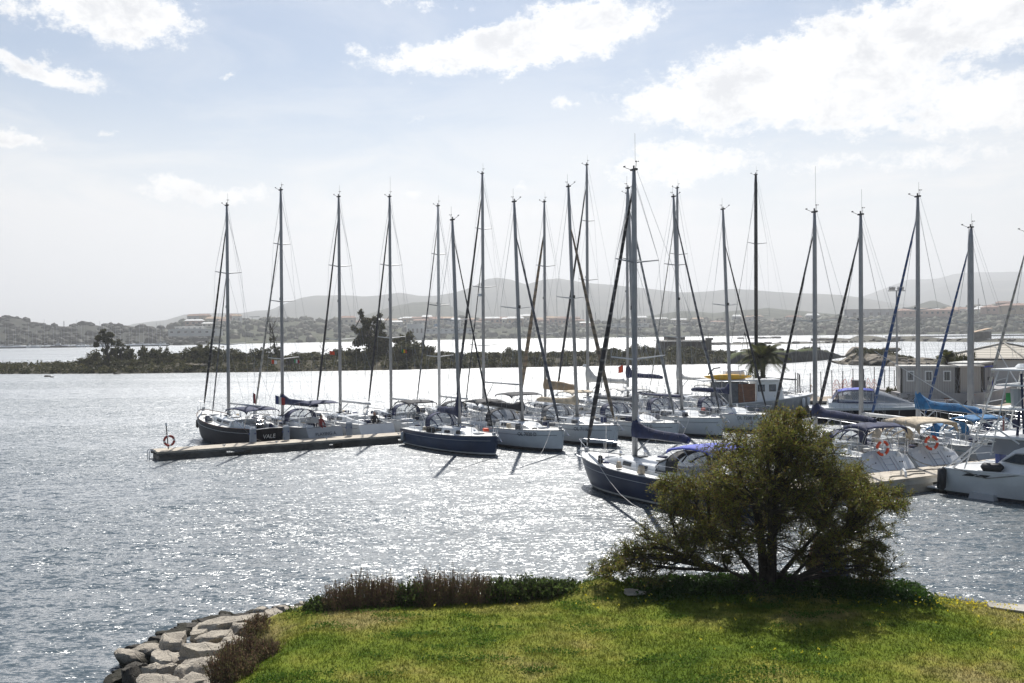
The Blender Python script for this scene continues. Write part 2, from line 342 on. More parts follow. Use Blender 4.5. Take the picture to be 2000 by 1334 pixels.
def ridge(name,prof,Y,depth,mat,label_name,nx=240,ny=18,amp=.05,front=None,seed=0,zrough=1.0):
    x0,x1=prof[0][0],prof[-1][0]; V=[];
    grid=[]
    for j in range(ny+1):
        t=j/ny*1.35    # 0 front .. 1 crest .. 1.35 behind
        row=[]
        for i in range(nx+1):
            p=x0+(x1-x0)*i/nx
            yf=(interp(front,p) if front else Y-depth)
            zc=max(0.5,atY(p,interp(prof,p),Y).z)
            yy=lerp(yf,Y,t); X=(p-1000)/FPX*Y*lerp(1,yy/Y,.85)
            s=(t*t*(3-2*t) if t<1 else 1-((t-1)/.35)**1.3*.8); s=lerp(min(t,1),s,.6) if t<1 else s
            nz=noise.fractal(Vector((X*.004*3000/Y,yy*.004*3000/Y,seed)),1,2,5)
            z=zc*s*(1+amp*2.2*nz*(1 if t<.97 else .25))+zc*amp*.4*noise.noise(Vector((X*.02*1500/Y,seed,0)))*s
            if t==0: z=-.6
            row.append((X,yy,z))
        grid.append(row); V+=row
    F=[(j*(nx+1)+i,j*(nx+1)+i+1,(j+1)*(nx+1)+i+1,(j+1)*(nx+1)+i) for j in range(ny) for i in range(nx)]
    o=link(name,npmesh(name,V,F,mat,smooth=True)); tag(o,kind='structure')
    def surf(px_,t):
        fx=(px_-x0)/(x1-x0)*nx; i=max(0,min(nx-1,int(fx))); fy=t/1.35*ny; j=max(0,min(ny-1,int(fy)))
        a=Vector(grid[j][i]); b_=Vector(grid[j][i+1]); c=Vector(grid[j+1][i]); d=Vector(grid[j+1][i+1]); u=min(1,max(0,fx-i)); w=fy-j
        return a.lerp(b_,u).lerp(c.lerp(d,u),w)
    return surf
ridge('mountain',[(1500,640),(1600,600),(1686,580),(1739,558),(1774,545),(1835,543),(1862,536),(1904,532),(2000,530),(2150,522),(2300,530),(2600,560),(2900,620)],6200,2000,MT,'',seed=5)
ridge('mountain',[(1600,640),(1700,600),(1766,580),(1835,561),(1862,554),(1930,549),(2000,546),(2150,540),(2300,552),(2600,600),(2800,640)],5200,1500,MT,'',seed=9)
ridge('mountain',[(200,652),(262,632),(300,627),(325,625),(362,614),(390,612),(475,611),(500,607),(530,605),(555,594),(590,582),(617,577),(662,576),(712,579),(740,577),(782,571),(820,577),(850,577),(887,572),(912,565),(930,558),(954,546),(972,543),(1000,546),(1029,555),(1062,546),(1092,543),(1134,550),(1185,555),(1254,562),(1326,571),(1395,568),(1428,565),(1470,567),(1527,571),(1582,573),(1642,576),(1686,582),(1750,592),(1850,600),(2000,612),(2200,640)],4200,1400,MT,'',nx=420,seed=2,amp=.03)
ridge('hill',[(640,640),(690,622),(740,607),(770,598),(807,591),(840,591),(875,597),(925,618),(970,640)],2500,700,HL,'',nx=90,seed=3)
ridge('hill',[(1150,640),(1245,621),(1290,612),(1335,607),(1395,612),(1430,607),(1470,604),(1497,601),(1532,604),(1587,609),(1642,615),(1700,622),(1760,640)],1900,500,HL,'',nx=160,seed=4)
ridge('hill',[(1700,640),(1740,612),(1766,602),(1799,593),(1815,588),(1824,587),(1835,590),(1857,597),(1876,606),(1920,620),(1980,640)],2100,500,HL,'',nx=80,seed=8)
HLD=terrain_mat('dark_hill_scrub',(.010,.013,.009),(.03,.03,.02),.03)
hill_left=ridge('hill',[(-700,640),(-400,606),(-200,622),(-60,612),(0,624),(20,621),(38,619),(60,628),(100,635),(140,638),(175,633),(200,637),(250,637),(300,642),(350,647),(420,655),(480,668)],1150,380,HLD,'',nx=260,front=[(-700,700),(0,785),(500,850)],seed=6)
MID_PROF=[(240,655),(300,645),(340,640),(375,630),(425,629),(500,622),(600,626),(670,627),(760,631),(900,629),(1100,628),(1240,628),(1450,627),(1600,624),(1700,622),(1760,613),(1880,607),(1940,602),(2000,598),(2200,590),(2500,600),(2900,630)]
mid_land=ridge('shore_land',MID_PROF,1500,0,terrain_mat('shore_scrub',(.028,.036,.018),(.07,.072,.04),.05,(.14,.12,.08)),'',nx=340,ny=14,front=[(240,815),(400,842),(700,1000),(900,1170),(1450,1240),(1700,1150),(2000,1020),(2900,900)],seed=7,amp=.1)
# woodland on the far shore: nobody could count it
def blob_cloud(n,posfn,name,label,r0,r1,mats,flat=.8):
    bm=bmesh.new(); bmesh.ops.create_icosphere(bm,subdivisions=2,radius=1); bv=np.array([v.co[:] for v in bm.verts]); bf=np.array([[v.index for v in f.verts] for f in bm.faces]); bm.free()
    Vs=[];Fs=[];mi=[]; k=0; R=np.random.RandomState(3)
    for i in range(n):
        p=posfn(i); r=r0+(r1-r0)*R.rand()**2
        d=bv*(1+.16*R.randn(len(bv),1).clip(-1.3,1.3)); d=d*np.array([r,r,r*flat*(.7+.6*R.rand())])+np.array([p.x,p.y,p.z+r*.25])
        Vs.append(d); Fs.append(bf+k); k+=len(bv); mi.append(np.full(len(bf),i%len(mats)))
    o=link(name,npmesh(name,np.concatenate(Vs),np.concatenate(Fs),mats,np.concatenate(mi))); tag(o,label,'trees',kind='stuff')
wm=[leafmat('far_wood_dark',(.018,.026,.012),(.035,.045,.02),.1),leafmat('far_wood_mid',(.03,.04,.018),(.055,.062,.03),.1),leafmat('far_wood_dry',(.05,.05,.028),(.08,.072,.045),.1)]
rw=random.Random(11)
def wpos(i):
    p=rw.choice([rw.uniform(330,2250),rw.uniform(1350,2250)]); t=rw.random()**.8*.95+.03; return mid_land(p,t)
blob_cloud(2600,wpos,'shore_woodland','dark scrub and low trees covering the far shore behind the bay',2.5,7.5,wm)
def wpos2(i): return hill_left(rw.uniform(-500,440),rw.random()*.95+.03)
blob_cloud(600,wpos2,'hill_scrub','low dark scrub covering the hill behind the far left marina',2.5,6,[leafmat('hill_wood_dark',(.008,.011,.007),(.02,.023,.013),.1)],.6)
# ------------------------------------------------------------------ far buildings
HW=[pm('ochre_render',(.42,.29,.17),.9,var=.12,scale=.1),pm('cream_render',(.5,.44,.34),.9,var=.1,scale=.1),pm('pink_render',(.42,.25,.19),.9,var=.12,scale=.1),pm('white_render',(.62,.60,.56),.9,var=.06,scale=.1),pm('grey_render',(.3,.3,.3),.9,var=.1,scale=.1)]
RT=[pm('terracotta_roof',(.24,.135,.095),.9,var=.2,scale=.3),pm('pale_tile_roof',(.42,.3,.2),.9,var=.2,scale=.3),pm('white_roof',(.68,.68,.66),.8,var=.05)]
HCN=[('ochre','ochre'),('cream','cream'),('pink','pink'),('white','white'),('grey','grey')]
def house(loc,w,d,h,wall,roof,label,flat=False,rz=0,group='houses on the far shore',name='house',windows=0,cat='house'):
    e=empty(name,loc,rz,label,cat,group)
    b=MB(); b.box((0,0,h/2-.5),(w,d,h+1)); b.build('wall',HW[wall],e)
    b=MB()
    if flat: b.box((0,0,h+.2),(w*1.04,d*1.04,.4))
    else:
        r=h*.28; W2,D2=w*.54,d*.56
        b.add([(-W2,-D2,h),(W2,-D2,h),(W2,D2,h),(-W2,D2,h),(-W2*.8,0,h+r),(W2*.8,0,h+r)],[(0,1,5,4),(1,2,5),(2,3,4,5),(3,0,4),(3,2,1,0)])
    b.build('roof',RT[roof],e)
    for k in range(windows):
        b=MB(); b.box((-w/2+(k+.5)*w/windows,-d/2-.05,h*.55),(w/windows*.4,.16,h*.3)); b.build('window',M['win'],e)
    return e
rh=random.Random(5)
def shore_y(px_): return mid_land(px_,.5)
HOUSES=[]
posn=[('on the left headland',(385,480),9),('in the central old town',(672,900),20),('behind the tall grey masts',(905,1150),18),('low on the shore behind the bunker',(1230,1600),10),('behind the floodlight mast',(1760,1990),16)]
n=0
COLW=['ochre','cream','pink','white','grey']; ROW=['terracotta roof','pale tiled roof','white roof']
for (where,(a,b_),cnt) in posn:
    for k in range(cnt):
        p=lerp(a,b_,(k+.5)/cnt)+rh.uniform(-4,4); t=rh.uniform(.62,.93); q=mid_land(p,t)
        wc=rh.choice([0,1,2,0,1,3,4]) if 'shore' not in where else rh.choice([3,1,4]); rc=rh.choice([0,1,0,2]); w=rh.uniform(11,24); h=rh.uniform(5,10)
        size='wide' if w>18 else ('narrow' if w<14 else 'mid-sized'); tall='tall' if h>8 else 'low'
        house((q.x,q.y-3,q.z),w,rh.uniform(8,13),h,wc,rc,f'{tall} {COLW[wc]} house, {ROW[rc]}, {["first","second","third","fourth","fifth","sixth","seventh","eighth","ninth","tenth","eleventh","twelfth","thirteenth","fourteenth","fifteenth","sixteenth","seventeenth","eighteenth","nineteenth","twentieth"][k]} from left {where}',windows=3 if w>15 else 2)
def bigb(x0,x1,ytop,ybot,Y,wall,roof,label,windows=0,flat=True,name='building'):
    a=atY(x0,ybot,Y); c=atY(x1,ytop,Y); w=c.x-a.x; h=c.z-a.z
    return house(((a.x+c.x)/2,Y,a.z),w,w*.4,h,wall,roof,label,flat,group='large buildings on the far shore',name=name,windows=windows,cat='building')
bigb(795,828,633,662,1120,3,2,'pale blue-white block-shaped warehouse standing on the far shore right of the bushy tree',4)
bigb(832,925,642,650,1110,3,2,'long low white harbour shed on the far shore beside the pale block',8)
bigb(335,430,643,655,930,3,2,'stepped white resort building on the headland above the far left marina',7)
bigb(345,400,638,644,945,3,2,'white upper terrace building behind the stepped resort',5)
bigb(1655,1750,604,625,1450,4,0,'long grey industrial shed high behind the far right trees',6)
bigb(1755,1850,606,618,1300,2,0,'long apartment row with red roof below the rounded hilltop',9,False)
bigb(1920,1975,600,612,1250,2,0,'broad pink building with red roof near the right edge of the shore',5,False)
bigb(1960,2060,596,612,1180,0,0,'ochre block with tiled roof at the far right end of the shore',6,False)
bigb(1190,1265,632,638,1300,3,2,'low white greenhouse-like shed behind the centre front mast',6)
# cranes and towers on the skyline
def mastpole(px_,yt,yb,Y,label,jib=0,name='crane',cat='crane'):
    p=atY(px_,yb,Y); h=atY(px_,yt,Y).z-p.z; e=empty(name,p,0,label,cat)
    b=MB(); b.tube([(0,0,-4),(0,0,h)],.5*Y/1200,4); b.build('tower' if jib else 'pole',M['alu'],e)
    if jib: b=MB(); b.box((jib*.3,0,h-.6),(abs(jib)*1.4,.8*Y/1200,1.0*Y/1200)); b.build('jib',M['alu'],e)
mastpole(373,617,640,1500,'thin tower crane above the resort on the far left shore',9)
mastpole(493,618,640,1600,'small tower crane behind the first two masts',12)
mastpole(125,627,645,1200,'thin aerial mast on the crest of the left hill',0,'aerial_mast','mast')
for px_,yt,l in ((1068,609,'left'),(1139,605,'middle'),(1163,610,'right')): mastpole(px_,yt,632,1500,f'thin radio mast behind the town, {l} of three between the central boats',0,'radio_mast','mast')
for px_,yt,l in ((1911,583,'left'),(1988,588,'right')): mastpole(px_,yt,612,1250,f'slim street light column on the far right shore, {l} one of two',0,'light_column','street light')
# far marina on the left: small moored boats with masts
def far_hull(L,w,h):
    b=MB(); rs=[]
    for t in (0,.3,.6,.85,1): 
        k=(.8,1,.9,.5,.05)[(0,.3,.6,.85,1).index(t)]*w/2; rs.append([(t*L-L/2,-k,h),(t*L-L/2,-k*.8,0),(t*L-L/2,-k*.3,-.4),(t*L-L/2,k*.3,-.4),(t*L-L/2,k*.8,0),(t*L-L/2,k,h)])
    b.rings(rs); b.box((-.05*L,0,h+.3),(L*.4,w*.5,.7),top=.8); return b
hb=far_hull(11,3.6,1.3); fh=hb.build('hull',M['gel']); fhm=fh.data; bpy.data.objects.remove(fh)
mb=MB(); mb.tube([(0,0,1),(0,0,15)],.085,4); mb.line((0,0,2.2),(-4,0,2.2),.12); q=mb.build('mast',M['aluw']); q.data.materials[0]=M['wire']; mm=q.data; bpy.data.objects.remove(q)
rf=random.Random(21)
for k in range(46):
    p=-30+k*7.8+rf.uniform(-2,2); Y=interp([(0,768),(500,842)],p)-rf.choice([6,16,26]); x=(p-1000)/FPX*Y
    hgt=rf.uniform(.75,1.45); pos=('left end' if p<60 else 'left of centre' if p<130 else 'centre' if p<200 else 'right part')
    e=empty('moored_yacht',(x,Y,0),rf.uniform(0,6.3),'tiny white yacht with bare mast in the crowded far left marina','sailboat','yachts in the far left marina')
    link('hull',fhm,e); link('mast',mm,e,scale=(1,1,hgt))
b=MB(); 
for p0,p1 in ((-60,330),): 
    A=Vector(((p0-1000)/FPX*735,735,0)); B=Vector(((p1-1000)/FPX*790,790,0)); ang=atan2(B.y-A.y,B.x-A.x); b.box((A+B)/2+Vector((0,0,.35)),((B-A).length,2.5,1.1),ang)
tag(b.build('breakwater',M['concd']),'long low dark breakwater in front of the far left marina','breakwater')
# anchored boats in the bay
def simple_launch(px_,py_,L,label,rz=0,mat='gel'):
    p=at(px_,py_); e=empty('motor_launch',p,rz,label,'boat'); k=L/11
    b=far_hull(11*k,3.6*k,1.3*k); b.build('hull',M[mat],e); b=MB(); b.box((-.5*k,0,2.3*k),(3*k,2*k,1.6*k),top=.8); b.build('cabin',M['gelg'],e); b=MB(); b.line((-.5*k,0,3*k),(-.5*k,0,6*k),.09*k); b.build('aerial',M['alu'],e)
simple_launch(116,679,12,'dark motor launch anchored in the bay before the far left marina',.2,'dark')
# conical beacon
p=at(826,683); e=empty('channel_beacon',p,0,'dark conical channel beacon standing in the water behind the island','beacon')
b=MB(); b.tube([(0,0,-.5),(0,0,1.5),(0,0,4.6)],[1.2,1.05,.55],12); b.build('cone',M['concd'],e); b=MB(); b.tube([(0,0,4.5),(0,0,5.4)],[.12,.1],8); b.box((0,0,5.5),(.5,.5,.4)); b.build('lamp_head',M['black'],e)
# ------------------------------------------------------------------ rocks and foliage builders
def rockdata(seed,sub=4,planes=11,flat=.7,rough=.035,name='boulder',mat=None):
    R=random.Random(seed); bm=bmesh.new(); bmesh.ops.create_icosphere(bm,subdivisions=sub,radius=1)
    pl=[]
    for i in range(planes):
        n=Vector((R.gauss(0,1),R.gauss(0,1),R.gauss(0,.8))).normalized(); pl.append((n,R.uniform(.42,.74)))
    pl.append((Vector((R.uniform(-.12,.12),R.uniform(-.12,.12),1)).normalized(),R.uniform(.40,.52)))
    for v in bm.verts:
        p=v.co.copy()
        for n,d in pl:
            k=p.dot(n)-d
            if k>0: p-=n*k*.94
        q=p+Vector((seed*3.1,0,0)); p+=p.normalized()*(noise.fractal(q*2.2,1,2,5)*rough*2.2+noise.noise(q*9)*rough*.5)
        v.co=Vector((p.x,p.y,p.z*flat))
    me=bpy.data.meshes.new(name); bm.to_mesh(me); bm.free(); me.materials.append(mat); me.polygons.foreach_set('use_smooth',[True]*len(me.polygons)); me.set_sharp_from_angle(angle=rad(28)); return me
def stonemat(name,c,c2,c3,s=1.6,wet=None):
    m,nt,o=newmat(name); N=nt.nodes; L=nt.links
    p=N.new('ShaderNodeBsdfPrincipled'); p.inputs['Roughness'].default_value=.88; p.inputs['Specular IOR Level'].default_value=.25; L.new(p.outputs[0],o.inputs[0])
    g=N.new('ShaderNodeNewGeometry')
    def noi(sc_,d,rg=.6):
        n=N.new('ShaderNodeTexNoise'); n.inputs['Scale'].default_value=sc_; n.inputs['Detail'].default_value=d; n.inputs['Roughness'].default_value=rg; L.new(g.outputs['Position'],n.inputs['Vector']); return n.outputs['Fac']
    a=noi(s,8,.7); r=N.new('ShaderNodeValToRGB'); L.new(a,r.inputs[0]); e=r.color_ramp.elements; e[0].position=.36; e[0].color=(*c,1); e[1].position=.55; e[1].color=(*c2,1); q=e.new(.70); q.color=(*c3,1)
    lich=noi(s*7,6,.75); lr=N.new('ShaderNodeMapRange'); L.new(lich,lr.inputs[0]); lr.inputs[1].default_value=.6; lr.inputs[2].default_value=.68
    mx=N.new('ShaderNodeMix'); mx.data_type='RGBA'; L.new(lr.outputs[0],mx.inputs[0]); L.new(r.outputs[0],mx.inputs[6]); mx.inputs[7].default_value=(c[0]*.42,c[1]*.4,c[2]*.36,1)
    outc=mx.outputs[2]
    if wet:   # dark algae and wet band left by the water
        sz=N.new('ShaderNodeSeparateXYZ'); L.new(g.outputs['Position'],sz.inputs[0]); ma=N.new('ShaderNodeMath'); ma.operation='MULTIPLY_ADD'; L.new(noi(2.5,5),ma.inputs[0]); ma.inputs[1].default_value=-.35; L.new(sz.outputs[2],ma.inputs[2])
        wr_=N.new('ShaderNodeMapRange'); L.new(ma.outputs[0],wr_.inputs[0]); wr_.inputs[1].default_value=wet-.12; wr_.inputs[2].default_value=wet+.05
        m3=N.new('ShaderNodeMix'); m3.data_type='RGBA'; L.new(wr_.outputs[0],m3.inputs[0]); m3.inputs[6].default_value=(.045,.042,.03,1); L.new(outc,m3.inputs[7]); outc=m3.outputs[2]
    L.new(outc,p.inputs['Base Color'])
    vo=N.new('ShaderNodeTexVoronoi'); vo.feature='DISTANCE_TO_EDGE'; vo.inputs['Scale'].default_value=s*1.1; L.new(g.outputs['Position'],vo.inputs['Vector'])
    cr=N.new('ShaderNodeMapRange'); L.new(vo.outputs['Distance'],cr.inputs[0]); cr.inputs[2].default_value=.03
    ad=N.new('ShaderNodeMath'); ad.operation='ADD'; L.new(noi(s*14,7,.7),ad.inputs[0]); m2=N.new('ShaderNodeMath'); m2.operation='MULTIPLY'; L.new(cr.outputs[0],m2.inputs[0]); m2.inputs[1].default_value=.35; L.new(m2.outputs[0],ad.inputs[1])
    bp=N.new('ShaderNodeBump'); bp.inputs['Strength'].default_value=1.0; bp.inputs['Distance'].default_value=.09; L.new(ad.outputs[0],bp.inputs['Height']); L.new(bp.outputs[0],p.inputs['Normal']); return m
M['rock']=stonemat('granite_rock',(.34,.30,.25),(.56,.50,.41),(.68,.61,.50),wet=.12); M['rockd']=stonemat('dark_wet_rock',(.05,.045,.038),(.11,.10,.085),(.2,.185,.16)); M['rockfar']=stonemat('headland_granite',(.12,.105,.085),(.26,.225,.18),(.36,.32,.26),.5)
RK=[rockdata(40+i,3,mat=M['rockfar']) for i in range(6)]
RKD=[rockdata(60+i,3,mat=M['rockd']) for i in range(4)]
def leafquads(P,size,R,aspect=2.2,up=0.0):
    n=len(P); d=R.randn(n,3); d[:,2]+=up; d/=np.linalg.norm(d,axis=1)[:,None]; e=R.randn(n,3); e-=d*(d*e).sum(1)[:,None]; e/=np.linalg.norm(e,axis=1)[:,None]
    s=size*(.6+.8*R.rand(n,1)); a=d*s*aspect*.5; b_=e*s*.5
    V=np.stack([P-a-b_*.3,P+b_,P+a,P-b_],1).reshape(-1,3); F=np.arange(n*4).reshape(-1,4); return V,F
def lobepts(lobes,n,R,shell=.55):
    w=np.array([l[3]**2 for l in lobes]); idx=R.choice(len(lobes),n,p=w/w.sum()); L=np.array(lobes)[idx]
    d=R.randn(n,3); d/=np.linalg.norm(d,axis=1)[:,None]; rr=(shell+(1.08-shell)*R.rand(n,1)); P=L[:,:3]+d*rr*L[:,3:4]*np.array([1,1,.85]); return P
def crownmesh(name,lobes,n,size,mats,seed=0,sub=4,aspect=2.2,shell=.45,subr=.33):
    R=np.random.RandomState(seed); S=[]
    for l in lobes:
        for k in range(sub*3): 
            d=R.randn(3); d/=np.linalg.norm(d); c=np.array(l[:3])+d*l[3]*(.35+.55*R.rand()); S.append((c[0],c[1],c[2],l[3]*subr*(.6+.8*R.rand())))
    P=lobepts(S,n,R,shell); V,F=leafquads(P,size,R,aspect); return npmesh(name,V,F,mats,R.randint(0,len(mats),len(F)) if len(mats)>1 else None)
IL=[leafmat('maquis_leaf_dark',(.036,.042,.018),(.07,.072,.032),.25,scale=.4),leafmat('maquis_leaf_olive',(.07,.07,.028),(.13,.12,.055),.3,scale=.4)]
BARK=pm('dark_bark',(.045,.036,.028),.9,var=.4,scale=3,bump=.6)
# bush variants (unit size about 1 m radius, stretched in use)
BUSHV=[]
for i in range(7):
    R=random.Random(i+3); lob=[(R.uniform(-.7,.7),R.uniform(-.5,.5),R.uniform(.3,.75),R.uniform(.3,.5)) for _ in range(7)]
    BUSHV.append(crownmesh('foliage',lob,1300,.085,IL,i,sub=5,subr=.42))
tb=MB()
for k in range(5): a=k*1.3; tb.tube([(0,0,-.2),(.18*cos(a),.18*sin(a),.3),(.5*cos(a),.4*sin(a),.65)],[.05,.035,.012],5)
q=tb.build('stem',BARK); STEM=q.data; bpy.data.objects.remove(q)
def bush(loc,w,h,label,group,v=0,rz=0):
    e=empty('bush',loc,rz,label,'bush',group); link('foliage',BUSHV[v%7],e,scale=(w/2,w/2*.9,h/1.15)); link('stem',STEM,e,scale=(w/2,w/2,h/1.2)); return e
def px_tree(name,px_,pbase,Y,lobes,trunk,label,cat='tree',n=2600,leaf=.22,seed=1,bare=0,group=None,mats=None,dens_sub=4,subr=.36):
    """lobes and trunk joints in metres measured from pictures of the tree: (dx,dz,r)"""
    g0=atY(px_,pbase,Y); e=empty(name,g0,0,label,cat,group); s=Y/FPX; R=random.Random(seed)
    L=[((x-px_)*s,R.uniform(-.5,.5)*r*s*1.2,(pbase-y)*s,r*s) for x,y,r in lobes]
    b=MB()
    T=[Vector(((x-px_)*s,0,(pbase-y)*s)) for x,y in trunk]
    hgt=max(l[2] for l in L) if L else T[-1].z
    b.tube([T[0]+Vector((0,0,-.5))]+T,[hgt*.04]+[hgt*.035*(1-.7*i/len(T)) for i in range(len(T))],7)
    for l in L:
        src=T[min(len(T)-1,max(1,int(R.uniform(.4,1)*len(T))))]; c=Vector(l[:3]); mid=(src+c)/2+Vector((R.uniform(-.3,.3),R.uniform(-.3,.3),R.uniform(-.1,.5)))*l[3]*.6
        b.tube([src,mid,c],[hgt*.014,hgt*.01,hgt*.005],5)
        for k in range(5): d=Vector((R.gauss(0,1),R.gauss(0,1),R.gauss(.2,.8))).normalized()*l[3]; b.tube([c*.9+mid*.1,c+d*.5+Vector((0,0,.1)),c+d],[hgt*.005,hgt*.0035,.012],4)
    for k in range(bare):
        j=R.uniform(.35,1)*(len(T)-1); i=int(j); src=T[i].lerp(T[min(i+1,len(T)-1)],j-i); a=R.uniform(-1.25,1.25); ln=hgt*R.uniform(.14,.34); d=Vector((sin(a),R.uniform(-.5,.5),cos(a)*.9+.2)).normalized()
        p1=src+d*ln*.5; p2=src+d*ln+Vector((R.uniform(-.1,.1)*ln,0,ln*.1)); b.tube([src,p1,p2],[hgt*.009,hgt*.006,.015],4)
        for m_ in range(4): d2=(d+Vector((R.uniform(-.9,.9),R.uniform(-.6,.6),R.uniform(-.2,.8)))).normalized(); st=p1.lerp(p2,R.random()); b.tube([st,st+d2*ln*.3,st+d2*ln*.5+Vector((0,0,.1*ln))],[.035,.022,.01],3)
    b.build('trunk',BARK,e)
    if L: link('crown',crownmesh('crown',L,n,leaf,mats or IL,seed,sub=dens_sub,subr=subr),e)
    return e
# ------------------------------------------------------------------ low island across the inner bay
IFR=[(-700,744),(-150,735),(0,731),(250,730),(500,727),(640,725),(760,723),(1000,718),(1300,713),(1440,710)]
def isl(px_,k):
    f=at(px_,interp(IFR,px_),0); w=interp([(-700,50),(0,38),(500,42),(1000,40),(1300,44),(1440,26)],px_); Y=f.y+k*w; x=f.x*(1+ (Y/f.y-1)*.55)
    return Vector((x,Y,0))
def isl_z(px_,k):
    base=interp([(-700,1.0),(100,1.1),(250,1.7),(700,2.2),(900,2.0),(1440,1.6)],px_); return base*max(0,min(1,k*5))*(1 if k<.8 else max(0,(1-k)/.2))
V=[];nx=260;ny=16
for j in range(ny+1):
    for i in range(nx+1):
        p=-700+2140*i/nx; k=j/ny; v=isl(p,k); wob=noise.noise(Vector((v.x*.12,v.y*.1,1)))*1.8*(1 if j in (0,) else .4); z=isl_z(p,k)*(1+.25*noise.noise(Vector((v.x*.2,v.y*.2,4)))); z=-.5 if j in (0,ny) else z
        V.append((v.x,v.y+wob,z))
F=[(j*(nx+1)+i,j*(nx+1)+i+1,(j+1)*(nx+1)+i+1,(j+1)*(nx+1)+i) for j in range(ny) for i in range(nx)]
tag(link('island',npmesh('island',V,F,terrain_mat('island_soil',(.045,.042,.028),(.09,.08,.055),.4,(.25,.22,.17)),smooth=True)),kind='structure')
R=np.random.RandomState(17); C=[]
ri=random.Random(17)
for i in range(3400):
    p=ri.uniform(-600,1435); k=ri.random()**1.5*.9+.03; v=isl(p,k); C.append((v.x,v.y,isl_z(p,k)+.25,ri.uniform(.5,1.15)))
P=lobepts(C,60000,R,.3); V,F=leafquads(P,.34,R,1.5,.4)
tag(link('island_scrub',npmesh('scrub',V,F,IL,R.randint(0,2,len(F)))),'low dark green scrub carpeting the long island','scrub',kind='stuff')
GB='round maquis bushes on the long island'
BL=[(150,696,40),(170,684,50),(195,690,50),(235,676,44),(262,671,52),(300,676,30),(315,684,60),(350,690,60),(388,670,84),(425,676,50),(450,684,50),(487,674,54),(512,692,50),(560,690,60),(585,685,84),(625,692,50),(650,676,36),(668,690,40),(700,672,70),(745,662,80),(790,660,84),(820,672,60),(850,690,60),(890,692,60),(930,690,50),(975,684,60),(1012,677,54),(1045,690,50),(1085,692,56),(1115,694,40),(1148,686,56),(1190,676,50),(1215,679,44),(1250,669,60),(1280,672,40),(1300,680,40),(1345,672,60),(1372,678,40),(1398,694,50),(1425,696,50)]
wordsz=lambda w:'wide' if w>=70 else 'small' if w<=44 else 'mid-sized'
def near(px_):
    ms=[(447,'first'),(552,'second'),(665,'third'),(764,'fourth'),(858,'fifth'),(945,'seventh'),(1065,'ninth'),(1148,'eleventh'),(1238,'front central'),(1330,'fourteenth'),(1427,'fifteenth')]
    m=min(ms,key=lambda a:abs(a[0]-px_)); d=px_-m[0]
    return ('behind' if abs(d)<16 else 'just left of' if d<0 else 'just right of')+f' the {m[1]} mast'
for i,(p,yt,w) in enumerate(BL):
    k=.28+.25*((i*7)%5)/4; v=isl(p,k); z=isl_z(p,k); h=max(1.6,atY(p,yt,v.y).z-z); 
    where=near(p) if p>400 else f'{["far left end","left"][p>200]} of the island, {["tallest","lower","round","spreading"][i%4]} crown'
    bush((v.x,v.y,z-.1),w*v.y/FPX*1.1,h,f'{wordsz(w)} dark bush on the island {where}',GB,i,i*.7)
for i in range(60):
    p=ri.uniform(-300,1430); k=ri.uniform(.1,.35); v=isl(p,k); bush((v.x,v.y,isl_z(p,k)-.1),ri.uniform(2.2,4.2),ri.uniform(1.2,2.1)*(1 if p>150 else .55),f'low {["round","ragged","flat"][i%3]} shrub on the near island shore, {near(p) if p>400 else "far left of all masts"}','low shrubs along the island shore',i,i)
s_=lambda p,k=.3:(isl(p,k).y)
px_tree('pine_tree',212,716,s_(212),[(203,650,8),(218,654,7),(194,661,8),(210,665,10),(190,672,6),(221,670,6),(206,682,8),(222,690,9),(188,692,6)],[(215,716),(213,700),(209,682),(205,664)],'tall ragged tree rising alone from the left part of the island',n=2600,leaf=.26,seed=4,bare=4)
px_tree('pine_tree',236,716,s_(236,.4),[(232,672,8),(240,682,12),(228,690,12),(246,694,12)],[(238,716),(236,690)],'small pointed tree beside the tall ragged tree on the island',n=1300,leaf=.26,seed=5)
px_tree('dead_tree',538,722,s_(538),[(538,680,9),(545,690,11),(534,664,7),(540,700,13),(530,695,8)],[(540,722),(540,700),(537,675),(534,650),(528,632)],'half-dead tree with bare forked branches behind the second mast',n=1500,leaf=.22,seed=6,bare=16)
px_tree('dead_tree',633,722,s_(633),[],[(633,722),(632,705),(630,690),(633,672)],'thin leafless tree right of the wide round bush on the island',seed=16,bare=9)
px_tree('eucalyptus_tree',722,720,s_(722),[(706,613,8),(712,626,9),(722,630,12),(735,622,8),(716,645,14),(704,652,11),(738,640,10),(725,660,18),(700,668,12),(742,658,13),(735,676,14),(694,642,7)],[(724,720),(722,690),(720,660),(716,638),(708,616)],'tallest ragged tree on the island, left of the fourth mast',n=4200,leaf=.28,seed=7,bare=5)
px_tree('eucalyptus_tree',748,720,s_(748,.4),[(744,616,6),(742,632,8),(748,650,11),(752,668,14),(746,640,8)],[(748,720),(747,690),(745,660),(744,640)],'second tall tree right behind the tallest one, partly hidden by a dark forestay',n=1900,leaf=.26,seed=8,bare=6)
px_tree('umbrella_pine',790,718,s_(790,.5),[(775,665,14),(800,662,16),(785,672,18),(815,678,14),(770,684,14)],[(790,718),(790,690),(788,675)],'dense rounded tree on the island just right of the fourth mast',n=2600,leaf=.28,seed=9)
